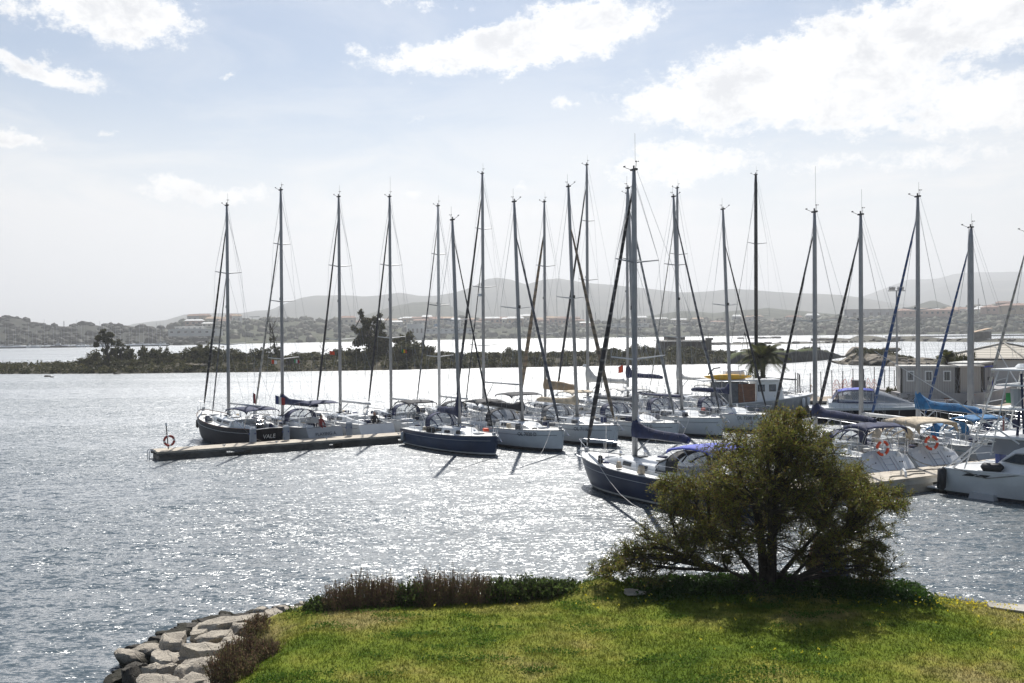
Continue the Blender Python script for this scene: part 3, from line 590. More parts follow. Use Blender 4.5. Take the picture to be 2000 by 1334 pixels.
# rocks on the shore and in the shallows
for (p,y,w,h,l) in [(92,736,14,8,'dark rock standing in the water off the left part of the island'),(101,737,8,3,'small flat rock beside the larger dark rock off the island'),(229,731,16,5,'low dark rock at the island edge below the tall ragged tree')]:
    v=at(p,y); o=link('rock',RKD[p%4],None,(v.x,v.y,.05),p,(w*v.y/FPX/2*1.2,w*v.y/FPX/2,h*v.y/FPX*1.1)); tag(o,l,'rock')
for (p,y,w,h,l) in [(372,716,40,5,'long pale flat rock slab on the island near the first mast'),(392,712,12,7,'rounded pale rock at the end of the flat slab on the island'),(635,727,26,4,'pale flat rock on the island shore right of the second mast'),(690,725,20,3,'pale low rock on the island shore right of the third mast'),(708,723,14,4,'small pale rock on the island shore by the ragged tallest tree'),(478,703,18,3,'pale flat rock between bushes behind the first boat')]:
    v=isl(p,.06 if y>720 else .13); o=link('rock',RK[p%6],None,(v.x,v.y,isl_z(p,.13)*.9+.5 if y<720 else .25),p,(w*v.y/FPX/2*1.3,1.6,h*v.y/FPX*.9)); tag(o,l,'rock')
# old fort on the island
vb=at(1290,712); Yb=vb.y+24
def pxbox(b,x0,x1,y0,y1,Y,d,mi=0):
    a=atY(x0,y1,Y); c=atY(x1,y0,Y); b.box(((a.x+c.x)/2,Y+d/2,(a.z+c.z)/2),(c.x-a.x,d,c.z-a.z),0,mi)
FORT=pm('old_fort_masonry',(.11,.095,.078),.95,var=.35,scale=.5,bump=.6,bscale=3)
e=empty('fort',(0,0,0),0,'old flat-roofed stone bunker half hidden by bushes at the right end of the island','bunker')
b=MB(); pxbox(b,1292,1376,667,712,Yb,9); b.build('wall',FORT,e)
b=MB(); pxbox(b,1288,1380,664.5,667,Yb-.6,10.2); b.build('roof_slab',M['conc'],e)
b=MB(); pxbox(b,1303,1338,657,664.4,Yb+1,5); b.build('rooftop_block',FORT,e)
b=MB(); pxbox(b,1376,1390,664,712,Yb+1,4); pxbox(b,1382,1393,660,664,Yb+1,3); b.build('tower',FORT,e)
b=MB(); p=atY(1386.5,664,Yb); b.line((p.x,Yb+2,p.z),(p.x,Yb+2,p.z+1.8),.06); b.build('pole',M['mblk'],e)
# grassy embankment with stone wall right of the fort
V=[];F=[];prof=[(1420,711),(1480,710.5),(1520,710),(1580,706),(1620,702),(1648,698)]
tops=[(1420,.5),(1450,2.3),(1500,2.5),(1560,2.5),(1600,2.6),(1630,1.5),(1650,.1)]
n=90
for j,(dk,zk) in enumerate([(0,-.4),(.0,.82),(.12,1.0),(4,1.15),(9,1.0),(13,-.4)]):
    for i in range(n+1):
        p=1420+230*i/n; f=at(p,interp(prof,p)); z=zk*interp(tops,p) if zk>0 else -.4; V.append((f.x,f.y+dk+.25*noise.noise(Vector((f.x*.5,zk,0))),z*(1+.12*noise.noise(Vector((f.x*.4,dk,3))))))
F=[(j*(n+1)+i,j*(n+1)+i+1,(j+1)*(n+1)+i+1,(j+1)*(n+1)+i) for j in range(5) for i in range(n)]
mi=[0 if k<n*2 else 1 for k in range(len(F))]
o=link('embankment',npmesh('embankment',V,F,[pm('embankment_stone',(.06,.055,.045),.9,var=.4,scale=1.2,bump=.7,bscale=3),terrain_mat('embankment_grass',(.04,.06,.02),(.09,.10,.04),.6)],mi)); tag(o,kind='structure')
for i,(p,w,h) in enumerate([(1508,24,1.7),(1532,30,1.3),(1590,34,1.4),(1608,24,1.5),(1625,20,1.0),(1575,16,.8)]):
    f=at(p,interp(prof,p)); bush((f.x,f.y+5,2.2 if p<1615 else 1.4),w*f.y/FPX,h,f'dark round bush on the stone embankment {["left end","left middle","middle","right","right end","small one in the middle"][i]}','bushes on the embankment',i+2)
for i in range(9):
    p=1628+i*3.4; f=at(p,interp(prof,p)+rng.uniform(-1,2)); o=link('rock',RKD[i%4],None,(f.x,f.y+1,.15),i,(rng.uniform(.6,1.3),.8,rng.uniform(.5,1))); tag(o,'dark rock at the right tip of the embankment','rock','rocks at the tip of the embankment')
# granite headland
hl=random.Random(31)
GH='granite boulders of the headland'
HV=[];n1=44;n2=14
htop=[(1640,706),(1665,703),(1680,688),(1700,683),(1718,684),(1740,684),(1752,686),(1772,694),(1790,698),(1820,697),(1850,698),(1880,703),(1900,708)]
for j in range(n2+1):
    for i in range(n1+1):
        p=1640+265*i/n1; yb=interp([(1640,712),(1700,714.5),(1800,716),(1905,716)],p); f=at(p,yb); k=j/n2; Y=f.y+k*26; zt=max(.4,atY(p,interp(htop,p)+3,f.y+12).z); x=f.x*(1+(Y/f.y-1)*.6); z=zt*sin(pi*min(1,k*1.05+.02))**.6*(1+.3*noise.noise(Vector((x*.3,Y*.3,2))))-(.5 if j in (0,n2) else 0); HV.append((x,Y,z))
F=[(j*(n1+1)+i,j*(n1+1)+i+1,(j+1)*(n1+1)+i+1,(j+1)*(n1+1)+i) for j in range(n2) for i in range(n1)]
tag(link('headland',npmesh('headland',HV,F,stonemat('headland_ground',(.05,.045,.03),(.1,.085,.06),(.25,.22,.18),.5),smooth=True)),kind='structure')
for i in range(62):
    p=hl.uniform(1648,1895); k=hl.choice([0.02,.05,.12,.2,.3,.4])+hl.uniform(-.02,.05); f=at(p,interp([(1640,712),(1700,714.5),(1800,716),(1905,716)],p)); zt=max(.3,atY(p,interp(htop,p)+3,f.y+12).z)*sin(pi*min(1,max(0.02,k)))**.6
    sc_=hl.uniform(.7,1.9)*(1.1 if k<.15 else .8); o=link('boulder',RK[i%6],None,(f.x*(1+k*.07),f.y+k*26,zt*.9),hl.uniform(0,6),(sc_*1.5,sc_,sc_*.8)); 
    tag(o,f'{"large" if sc_>1.4 else "small"} granite boulder {"at the waterline" if k<.09 else "on the lower slope" if k<.25 else "near the crest"} of the headland, {["left tip","left part","middle","right part","right end"][min(4,int((p-1648)/50))]}','boulder',GH)
o=link('boulder',RK[2],None,tuple(at(1697,706)+Vector((0,8,2.2))),.4,(3.4,3.2,3.2)); tag(o,'great rounded granite boulder at the left shoulder of the headland','boulder',GH)
o=link('boulder',RK[4],None,tuple(at(1775,706)+Vector((0,12,2.6))),.1,(3.2,1.6,1.3)); tag(o,'long flat-topped dark slab on the right crest of the headland','boulder',GH)
C=[(lambda p,k:(at(p,715).x*(1+k*.07),at(p,715).y+k*26,max(.3,atY(p,interp(htop,p)+3,at(p,715).y+12).z)*sin(pi*k)**.6+.1,hl.uniform(.4,.8)))(hl.uniform(1690,1800),hl.uniform(.25,.6)) for _ in range(150)]
P=lobepts(C,5000,R,.3); V,F=leafquads(P,.28,R,1.6,.4); tag(link('headland_scrub',npmesh('scrub',V,F,IL,R.randint(0,2,len(F)))),'low brown scrub on top of the granite headland','scrub',kind='stuff')
# far low reefs and breakwaters right
def reef(x0,x1,line,w,zt,label,name,nb,seed):
    r=random.Random(seed); V=[];n=120
    for j,(dk,zk) in enumerate([(-.5,-.5),(.0,.6),(.3,1),(.7,1),(1,.5),(1.3,-.5)]):
        for i in range(n+1):
            p=lerp(x0,x1,i/n); f=at(p,interp(line,p)); q=min(1,i/5,(n-i)/5); V.append((f.x,f.y+dk*w*(.3+.7*q),(zk*zt*(.6+.8*abs(noise.noise(Vector((f.x*.08,seed,0)))*2)))*q-.2 if zk>0 else -.6))
    F=[(j*(n+1)+i,j*(n+1)+i+1,(j+1)*(n+1)+i+1,(j+1)*(n+1)+i) for j in range(5) for i in range(n)]
    tag(link(name,npmesh(name,V,F,stonemat('reef_stone_%d'%seed,(.045,.043,.032),(.10,.095,.07),(.17,.15,.12),.25))),kind='structure')
    for i in range(nb):
        p=r.uniform(x0,x1); f=at(p,interp(line,p)); s=r.uniform(.8,2.0)*f.y/400; o=link('rock',RKD[i%4],None,(f.x,f.y+r.uniform(-.1,.6)*w,.3+zt*.3),r.uniform(0,6),(s*1.5,s,s*r.uniform(.6,1.0))); tag(o,label+', '+['left end','left part','middle','right part','right end'][min(4,int(5*(p-x0)/(min(x1,2000)-x0)))],'rock',label)
reef(1390,1760,[(1390,674),(1480,672.5),(1560,671.5),(1650,670),(1760,667)],14,1.0,'dark rock of the low reef behind the island','reef',40,3)
reef(1590,2300,[(1590,667),(1700,666),(1800,667),(1900,668),(2000,668),(2300,668)],26,2.4,'dark rock of the long reef behind the headland','reef',60,4)
reef(1440,1520,[(1440,662),(1520,661)],5,.8,'small dark rock just breaking the water behind the fort','reef',10,5)
o=link('rock',RKD[1],None,tuple(at(1750,668)+Vector((0,4,1.2))),.5,(5.0,3.6,4.8)); tag(o,'large dome-shaped dark rock on the long reef beside the lamp post','rock')
p=at(1925,668); e=empty('boathouse',(p.x,p.y+6,1.8),0,'small dark shed with sloping roof on the long reef','shed')
b=MB(); b.box((0,0,1.6),(9,6,3.6)); b.build('wall',FORT,e); b=MB(); b.add([(-5,-3.4,3.2),(5,-3.4,5.4),(5,3.4,5.4),(-5,3.4,3.2),(-5,-3.4,2.9),(5,-3.4,5.1),(5,3.4,5.1),(-5,3.4,2.9)],[(0,1,2,3),(7,6,5,4),(0,4,5,1),(1,5,6,2),(2,6,7,3),(3,7,4,0)]); b.build('roof',RT[1],e)
A=at(1730,659.5);B=at(2100,655); b=MB(); b.box((A+B)/2+Vector((0,0,.6)),((B-A).length,3,.9),atan2(B.y-A.y,B.x-A.x)); tag(b.build('causeway',M['concd']),'long thin causeway behind the reef on the right','causeway')
# ------------------------------------------------------------------ sailing boats
def hull_fn(L,B,fb,sheer=.28,stern_w=.8,rake=.07,trans=.5,fine=1.0):
    """returns sec(t,row) -> point; rows go from deck edge down to the keel line"""
    def beam(t):
        s=stern_w+(1-stern_w)*sin(min(1,t/.42)*pi/2) if t<.42 else max(0,cos(((t-.42)/.58)**(1.55*fine)*pi/2))**.72
        return max(.004,B/2*s)
    def sh(t): return fb*(1+sheer*(t-.25)**2*2.2*(1 if t>.25 else .6))
    rows=[(1.0,1.0),(.93,1.0),(.6,.985),(.3,.95),(.16,.92),(.08,.89),(.0,.84),(-.18,.6),(-.35,.12)]
    def sec(t,k):
        zf,bf=rows[k]; z=sh(t)*zf if zf>0 else zf*.9*fb
        flare=1-(1-bf)*(1+1.6*max(0,t-.4))
        y=beam(t)*max(.02,flare)*(1 if zf>=0 else max(.0,1-t*.3))
        x=t*L
        x+= -rake*L*(1-zf)*(t**6)*(1 if zf>=0 else 1.6)     # stem rake
        x+= trans*(zf-.5)*((1-t)**8)                         # transom slope
        return x,y,z
    return beam,sh,sec,len(rows)
def sailboat(P):
    L=P.get('L',10.5); B=P.get('B',L*.325); fb=P.get('fb',1.15); hd=rad(P['hd'])
    root=empty(P.get('name','sailing_yacht'),(P['x'],P['y'],0),hd,P['label'],'sailboat',P['group'])
    R=random.Random(P.get('seed',1)); tr=P.get('trans',.55)
    beam,sh,sec,nr=hull_fn(L,B,fb,P.get('sheer',.3),P.get('stern_w',.82),P.get('rake',.07),tr)
    S=[0,.03,.08,.15,.22,.3,.38,.46,.54,.62,.7,.77,.83,.88,.92,.955,.98,.995,1]
    b=MB(); rs=[]
    for t in S:
        a=[sec(t,k) for k in range(nr)]; rs.append([(x,y,z) for x,y,z in a]+[(x,-y,z) for x,y,z in reversed(a)])
    n=2*nr; vs=[p for r in rs for p in r]; fs=[];mi=[]
    for i in range(len(rs)-1):
        for j in range(n-1):
            row=j if j<nr-1 else n-2-j; fs.append((i*n+j,i*n+j+1,(i+1)*n+j+1,(i+1)*n+j))
            mi.append(1 if row==4 else 2 if row>=5 else 0)
    bb=len(b.v); b.v=vs; b.f=fs; b.mi=mi; b.f.append(tuple(range(n))); b.mi.append(P.get('transom_mi',0)); 
    hull=b.build('hull',[P.get('hull','gel'),P.get('stripe','stripe'),P.get('foul','foul')],root,smooth='auto')
    b=MB(); 
    for sgn in (1,-1): b.tube([(sec(t,0)[0],sgn*(sec(t,0)[1]+.005),sec(t,0)[2]+.02) for t in S],.028,4)
    b.build('toe_rail',P.get('rail','brownw' if P.get('hull')=='dark' else 'alu'),root)
    if P.get('cove'):
        b=MB()
        for sgn in (1,-1): b.tube([(lerp(sec(t,1)[0],sec(t,2)[0],.45),sgn*(lerp(sec(t,1)[1],sec(t,2)[1],.45)+.008),lerp(sec(t,1)[2],sec(t,2)[2],.45)) for t in S[1:-2]],.013,4)
        b.build('cove_stripe',P['cove'],root)
    # deck with a recessed cockpit
    c0,c1=.03,.31; cw=B*.2; b=MB(); zf=.42
    T=[t for t in S if t<c0]+[c0]+[t for t in S if c0<t<c1]+[c1]+[t for t in S if t>c1]; T=sorted(set(T))
    for t0,t1 in zip(T,T[1:]):
        for sgn in (1,-1):
            x0,y0,z0=sec(t0,0); x1,y1,z1=sec(t1,0); y0=max(.001,y0-.01); y1=max(.001,y1-.01)
            if c0<=t0 and t1<=c1:
                b.add([(x0,sgn*cw,z0+.04),(x0,sgn*y0,z0),(x1,sgn*y1,z1),(x1,sgn*cw,z1+.04),(x0,sgn*cw,z0-zf),(x1,sgn*cw,z1-zf),(x0,0,z0-zf),(x1,0,z1-zf)],[(0,1,2,3),(0,3,5,4),(4,5,7,6)])
            else: b.add([(x0,0,z0+.05),(x0,sgn*y0,z0),(x1,sgn*y1,z1),(x1,0,z1+.05)],[(0,1,2,3)])
    for tt in (c0,c1):
        z=sh(tt); x=sec(tt,0)[0]; b.add([(x,-cw,z+.05),(x,cw,z+.05),(x,cw,z-zf),(x,-cw,z-zf)],[(0,1,2,3)])
    b.build('deck',P.get('deck','deck'),root)
    mt=P.get('mast_t',.57); mx=mt*L; cs=.32*L; ce=P.get('cab_e',.74)*L
    ch=P.get('ch',.42)
    # coachroof
    b=MB(); rs=[]; nn=[]
    for i in range(13):
        u=i/12; x=lerp(cs,ce,u); w=min(B*.33*(1-.45*u**2),beam(x/L)*.8); h=ch*(1-.12*u)*(1 if u<.72 else max(.04,cos((u-.72)/.28*pi/2))); z0=sh(x/L)+.02
        nn.append((x,w,h,z0)); rs.append([(x,w,z0),(x,w*.96,z0+h*.55),(x,w*.86,z0+h*.9),(x,w*.45,z0+h*1.06),(x,0,z0+h*1.1),(x,-w*.45,z0+h*1.06),(x,-w*.86,z0+h*.9),(x,-w*.96,z0+h*.55),(x,-w,z0)])
    b.rings(rs,closed=True); cabin=b.build('coachroof',P.get('cabinm','gel'),root,smooth='auto')
    for sgn in (1,-1):
        for (u0,u1) in P.get('wins',[(.06,.3),(.36,.58)]):
            b=MB(); pts=[]
            for u in (u0,(u0+u1)/2,u1):
                x=lerp(cs,ce,u); i=min(11,int(u*12)); w=lerp(nn[i][1],nn[i+1][1],u*12-i); h=ch*(1-.12*u); z0=lerp(nn[i][3],nn[i+1][3],u*12-i)
                pts.append([(x,sgn*(w*.985+.006),z0+h*.28),(x,sgn*(w*.962+.012),z0+h*.56),(x,sgn*(w*.90+.02),z0+h*.80)])
            for q in (0,1): 
                a,c=pts[q],pts[q+1]; b.add(a+c,[(0,1,4,3),(1,2,5,4)])
            b.build('window','win',cabin)
    for u in (.34,.62): x=lerp(cs,ce,u); b=MB(); b.box((x,0,sh(x/L)+.02+ch*1.1),(.5,.5,.05)); b.build('hatch','win',cabin)
    x=.8*L; b=MB(); b.box((x,0,sh(.8)+.09),(.55,.5,.07)); b.build('hatch','glassd',root)
    # coamings and seats
    b=MB()
    for sgn in (1,-1):
        rs=[]
        for t in (.04,.12,.2,.28,.33): 
            z=sh(t)+.02; x=t*L; hh=.14+.26*(t/.33)**2; rs.append([(x,sgn*(cw+.02),z),(x,sgn*(cw+.05),z+hh),(x,sgn*(cw+.22),z+hh*.9),(x,sgn*(cw+.32),z)])
        b.rings(rs)
        b.box(((.05+.27)/2*L,sgn*(cw-.22),sh(.15)-.12),(.2*L,.42,.06))
    b.build('coaming',P.get('cabinm','gel'),root)
    # winches
    for sgn in (1,-1):
        b=MB(); b.tube([(.2*L,sgn*(cw+.14),sh(.2)+.2),(.2*L,sgn*(cw+.14),sh(.2)+.42)],[.085,.06],8); b.build('winch','steel',root)
    # wheel
    wx=.1*L
    for wy in P.get('wheels',[0]):
        z=sh(.1)-zf; b=MB(); b.torus((wx,wy,z+.95),.42 if len(P.get('wheels',[0]))==1 else .36,.02,'x',20,6)
        for k in range(6): b.line((wx,wy,z+.95),(wx,wy+.4*cos(k*pi/3),z+.95+.4*sin(k*pi/3)),.012)
        b.tube([(wx+.15,wy,z),(wx+.1,wy,z+.95)],[.11,.07],6); b.build('steering_wheel',P.get('wheelm','steel'),root)
    # mast
    mh=P['mh']; mm='mblk' if P.get('blackmast') else P.get('mastm','alu'); rk=P.get('rake_m',.8); mr=P.get('mr',.112)*1.0
    tanr=math.tan(rad(rk)); heel=math.tan(rad(P.get('heel',0)))
    zb=sh(mt)+ch*1.0
    def mp(z): return Vector((mx-tanr*(z-zb),heel*(z-zb),z))
    b=MB(); b.tube([mp(zb-.3),mp(zb+(mh-zb)*.6),mp(mh-1.0),mp(mh)],[mr*1.25,mr*1.25,mr*1.1,mr*.75],8,rb=.85); mast=b.build('mast',mm,root,smooth=True)
    ns=P.get('spr',2); tips=[]
    for k in range(ns):
        z=zb+(mh-zb)*(k+1)/(ns+.95); w=B*.5*(.9 if k==0 else .72 if k==1 else .5)*P.get('sprw',.82); b=MB()
        for sgn in (1,-1):
            tip=mp(z)+Vector((-w*.18,sgn*w,.10*w)); b.tube([mp(z),tip],[.045,.028],5,rb=.5); tips.append((k,sgn,tip))
        b.build('spreader','aluw' if k==0 else 'alu',mast)
    b=MB(); tp=mp(mh); b.box(tp+Vector((0,0,.03)),(.42,.14,.09)); b.line(tp+Vector((.1,0,0)),tp+Vector((.62,.08,.22)),.014); b.box(tp+Vector((.64,.08,.26)),(.16,.02,.06)); b.line(tp+Vector((-.12,0,0)),tp+Vector((-.28,.05,.38)),.012)
    for k in range(3): b.box(tp+Vector((-.28+.07*cos(k*2.1),.05+.07*sin(k*2.1),.38)),(.05,.05,.04))
    b.line(tp+Vector((0,-.08,0)),tp+Vector((0,-.08,P.get('ant',.9))),.008,3); b.tube([tp+Vector((-.02,.03,.05)),tp+Vector((-.02,.03,.22))],.045,6); b.build('masthead_gear','blk',mast)
    for z,sd_ in P.get('radar',[]):
        b=MB(); c=mp(z)+Vector((.32,0,0)); b.tube([c+Vector((0,0,-.08)),c+Vector((0,0,.0)),c+Vector((0,0,.16))],[.26,.3,.2],12); b.line(mp(z),c-Vector((0,0,.06)),.04); b.build('radar_dome','gel',mast)
    if P.get('steamlight',1): b=MB(); b.box(mp(zb+(mh-zb)*.52)+Vector((.16,0,0)),(.14,.12,.2)); b.build('deck_light','blk',mast)
    # rigging
    b=MB(); wr=P.get('wr',.0075); fr=P.get('frac',.98); hz_=zb+(mh-zb)*fr
    for sgn in (1,-1):
        cp=Vector((mx-.15,sgn*beam(mt)*.93,sh(mt))); tt=[t for k,s_,t in tips if s_==sgn]
        b.tube([cp]+tt+[mp(hz_)],wr,3); prev=mp(zb+(mh-zb)*.02)
        b.line(cp+Vector((.25,0,0)),mp(tips[0][2].z),wr,3)
        for q in range(len(tt)-1): b.line(tt[q],mp(tt[q+1].z),wr,3)
        b.line(tt[-1],mp(hz_-.2),wr,3)
    bs=Vector((.02*L,0,sh(0)+.1)); sp=mp(mh)-Vector((.2,0,0)); j=bs.lerp(sp,.3)
    b.line(sp,j,wr,3); 
    for sgn in (1,-1): b.line(j,(.01*L,sgn*B*.3,sh(0)),wr,3)
    b.build('standing_rigging','wire',root)
    # furled jib on the forestay
    ft=Vector((P.get('stem_x',.975)*L,0,sh(.98)+.12)); ht=mp(zb+(mh-zb)*P.get('jibtop',.93)); jr=P.get('jr',.075)
    b=MB(); b.line(ft,ht.lerp(ft,-.02),.012,4); b.tube([ft-Vector((0,0,.05)),ft+Vector((0,0,.12))],.12,8)
    pts=[ft.lerp(ht,u) for u in (.03,.08,.2,.4,.6,.8,.92,.97)]; b.build('forestay','wire',root)
    b=MB(); b.tube(pts,[jr*.5,jr*1.0,jr*1.25,jr*1.15,jr*.95,jr*.75,jr*.55,jr*.3],7); b.build('furled_jib',jibmat(P.get('jib','black')),root,smooth=True)
    if P.get('inner'):
        a=Vector((.83*L,0,sh(.83)+.1)); c=mp(zb+(mh-zb)*P['inner']); b=MB(); b.tube([a.lerp(c,u) for u in (0,.05,.3,.8,1)],[.02,.05,.06,.04,.012],6); b.build('furled_staysail',jibmat(P.get('innerm','black')),root)
    # boom
    bl=P.get('boom_l',mx-.12*L); bz=zb+P.get('bz',.95); bd=P.get('boom_up',.0); ba=rad(P.get('boom_a',0))
    def bp(u,dz=0): return Vector((mp(bz).x-.12-bl*u*cos(ba),bl*u*sin(ba),bz+bd*u+dz))
    b=MB(); b.tube([bp(0),bp(1)],P.get('br',.075),8,rb=.7); b.line(bp(.28,-.05),mp(zb+.15),.035,5); boom=b.build('boom',P.get('boomm','alu'),root,smooth=True)
    cv=P.get('cover')
    if cv:
        b=MB(); rs=[]; u_=[-.035,.0,.04,.1,.2,.35,.5,.65,.8,.92,.985,1.0]; pk=P.get('peak',1.0); hh=P.get('cov_h',.34)
        for i,u in enumerate(u_):
            h=hh*(1+pk*.95*max(0,1-u/.16)**1.2)*(1-.32*max(u,0))*(1 if u<.97 else .75)*(1+R.uniform(-.1,.1)); w=.17*(1-.25*max(0,u))*(1+R.uniform(-.15,.15))*(1.25 if u<.05 else 1); c=bp(u)
            ring=[(0,-.14),(.8,-.04),(1,.3),(.75,.62),(.3,.93),(0,1.0),(-.3,.93),(-.75,.62),(-1,.3),(-.8,-.04)]
            rs.append([(c.x,c.y+w*a,c.z+h*q+(.02*R.uniform(-1,1))) for a,q in ring])
        b.rings(rs); b.build('sail_cover',cv,boom,smooth=True)
    else:
        b=MB(); b.tube([bp(1),mp(mh)],.006,3); b.build('topping_lift','wire',boom)
    if cv and P.get('lazy',1):
        b=MB()
        for u in (.3,.6,.88):
            for sgn in (1,-1): b.line(bp(u)+Vector((0,sgn*.12,.05)),mp(zb+(mh-zb)*.5)+Vector((0,sgn*.1,0)),.005,3)
        b.build('lazy_jacks','wire',boom)
    b=MB(); b.line(bp(.93,-.05),(.2*L,0,sh(.2)+.25),.02,4); b.line(bp(.9,-.05),(.2*L,.15,sh(.2)+.2),.012,4); b.build('mainsheet','ropew',root)
    # pulpit, pushpit, stanchions and lifelines
    b=MB(); f=[(sec(t,0)[0],sec(t,0)[1]*.92,sec(t,0)[2]) for t in (.86,.93,.99)]
    top=[(f[0][0],f[0][1],f[0][2]+.62),(f[1][0],f[1][1],f[1][2]+.66),(L*1.01,.14,f[2][2]+.64),(L*1.01,-.14,f[2][2]+.64),(f[1][0],-f[1][1],f[1][2]+.66),(f[0][0],-f[0][1],f[0][2]+.62)]
    b.tube(top,.016,5)
    for s_ in (1,-1):
        for q in f: b.line((q[0],s_*q[1],q[2]),(q[0]+.02,s_*max(q[1],.1),q[2]+.64),.015,5)
    b.build('pulpit','steel',root)
    b=MB(); g=[(sec(t,0)[0]+.02,sec(t,0)[1]*.94,sec(t,0)[2]) for t in (.01,.1)]
    for hh in (.35,.64):
        for s_ in (1,-1): b.tube([(g[1][0],s_*g[1][1],g[1][2]+hh),(g[0][0],s_*g[0][1],g[0][2]+hh),(g[0][0]-.02,s_*.35,g[0][2]+hh)],.015,5)
    for s_ in (1,-1):
        for q in g+[(g[0][0],.35,g[0][2])]: b.line((q[0],s_*q[1],q[2]),(q[0],s_*q[1],q[2]+.64),.015,5)
    b.build('pushpit','steel',root)
    b=MB(); TT=(.1,.22,.34,.46,.58,.7,.8,.86)
    for s_ in (1,-1):
        P_=[(sec(t,0)[0],s_*sec(t,0)[1]*.94,sec(t,0)[2]) for t in TT]
        for q in P_[1:-1]: b.line(q,(q[0],q[1],q[2]+.62),.012,4)
        for hh in (.32,.62): b.tube([(q[0],q[1],q[2]+hh) for q in P_],.006,3)
    b.build('lifelines','steel',root)
    # anchor
    b=MB(); b.box((L*1.0,0,sh(1)+.02),(.5,.14,.08)); b.tube([(L*1.03,0,sh(1)),(L*1.06,0,sh(1)-.25),(L*.99,0,sh(1)-.36)],[.035,.05,.02],5); b.build('anchor','steel',root)
    # sprayhood
    if P.get('hood'):
        x0=.30*L; w=B*.31; zb2=sh(.33)+.30; hh=P.get('hood_h',.85); ln=.12*L*1.1
        def arch(x,w_,h_,n=14): return [(x,w_*cos(pi*i/n)*(1 if abs(cos(pi*i/n))<.9 else 1),zb2+h_*min(1,sin(pi*i/n)**.55)) for i in range(n+1)]
        A=[arch(x0-.05,w*1.03,hh),arch(x0+ln*.4,w*1.05,hh*1.02),arch(x0+ln*.78,w*1.0,hh*.62),arch(x0+ln*1.05,w*.92,.05)]
        b=MB(); b.rings(A[:2],closed=False); hood=b.build('sprayhood',P['hood'],root,smooth=True)
        b=MB(); b.rings(A[1:],closed=False); b.build('window','glass' if not P.get('dkhood') else 'glassd',hood,smooth=True)
        b=MB()
        for a in (A[0],A[1],A[3]): b.tube(a,.025,4)
        for k in (2,5,9,12): b.tube([A[1][k],A[2][k],A[3][k]],.045,4)
        b.build('window_frame',P['hood'],hood)
    # bimini
    if P.get('bim'):
        x0=P.get('bx0',.0)*L; x1=P.get('bx1',.22)*L; w=B*.36; zt=sh(.1)+P.get('bh',1.55); b=MB(); rs=[]
        for i in range(9):
            u=i/8; x=lerp(x0,x1,u); z=zt+.16*sin(pi*u)+P.get('btilt',0)*u; drop=P.get('bdrop',.12)*(1+ (1.5 if i in(0,8) else 0)*.6)
            rs.append([(x,w,z-drop),(x,w*.92,z-.03),(x,w*.5,z+.02+.015*(i%2)),(x,0,z+.03+.015*(i%2)),(x,-w*.5,z+.02),(x,-w*.92,z-.03),(x,-w,z-drop)])
        b.rings(rs,closed=False); o=b.build('bimini',P['bim'],root,smooth=True); so_=o.modifiers.new('cloth','SOLIDIFY'); so_.thickness=.02
        b=MB(); xb=.1*L; zb3=sh(.1)+.05
        for s_ in (1,-1):
            for u in (0.03,.35,.65,.97):
                x=lerp(x0,x1,u); b.line((xb+(.3 if u>.5 else -.1),s_*w*1.02,zb3),(x,s_*w*.97,zt+.16*sin(pi*u)-.05+P.get('btilt',0)*u),.016,4)
        for u in (0.03,.35,.65,.97):
            x=lerp(x0,x1,u); z=zt+.16*sin(pi*u)+P.get('btilt',0)*u; b.tube([(x,-w*.97,z-.07),(x,-w*.8,z-.02),(x,w*.8,z-.02),(x,w*.97,z-.07)],.016,4)
        b.build('frame','steel',o)
    # fenders
    for (t,s_) in P.get('fend',[]):
        x,y,z=sec(t,2); b=MB(); b.tube([(x,s_*(y+.15),z+.28),(x,s_*(y+.15),z+.2),(x,s_*(y+.16),z-.28),(x,s_*(y+.16),z-.36)],[.04,.13,.13,.04],8); b.line((x,s_*(y+.15),z+.28),(x,s_*(y),sh(t)+.1),.01,3); b.build('fender',P.get('fendm','black'),root,smooth=True)
    # mooring lines
    for (t,s_,tx,ty,tz,m_) in P.get('ropes',[]):
        x,y,z=sec(t,0); a=Vector((x,s_*y,z+.05)); c=Vector((tx,ty,tz)); b=MB(); b.tube([a.lerp(c,u)-Vector((0,0,.35*sin(pi*u)*min(1,(a-c).length/5))) for u in (0,.25,.5,.75,1)],.016,4); b.build('mooring_line',m_,root)
    # lettering on the bow
    if P.get('text'):
        s_=P.get('tside',-1); t=P.get('tt',.80); q0=Vector(sec(t-.03,1)); q1=Vector(sec(t+.03,1)); d=Vector(sec(t,2)); c=Vector(sec(t,1)).lerp(d,P.get('tz',.35)); 
        for v in (q0,q1,d,c): v.y*=s_
        fwd=(q1-q0).normalized(); up=(Vector((sec(t,1)[0],s_*sec(t,1)[1],sec(t,1)[2]))-d).normalized(); nrm=fwd.cross(up)*(-s_) 
        if nrm.y*s_<0: nrm=-nrm
        right=fwd if s_<0 else -fwd
        text_mesh('registration_lettering',P['text'],P.get('ts',.34),P.get('tm','stripe'),root,c+nrm*.02,nrm,right)
    if P.get('tname'):
        z=fb*.62; c=Vector((sec(0,2)[0]-.03,0,z)); text_mesh('name_lettering',P['tname'],P.get('tns',.3),P.get('tnm','stripe'),root,(sec(0,2)[0]-.06-.02,0,z),(-1,0,-.25 if tr<0 else .25),(0,-1,0))
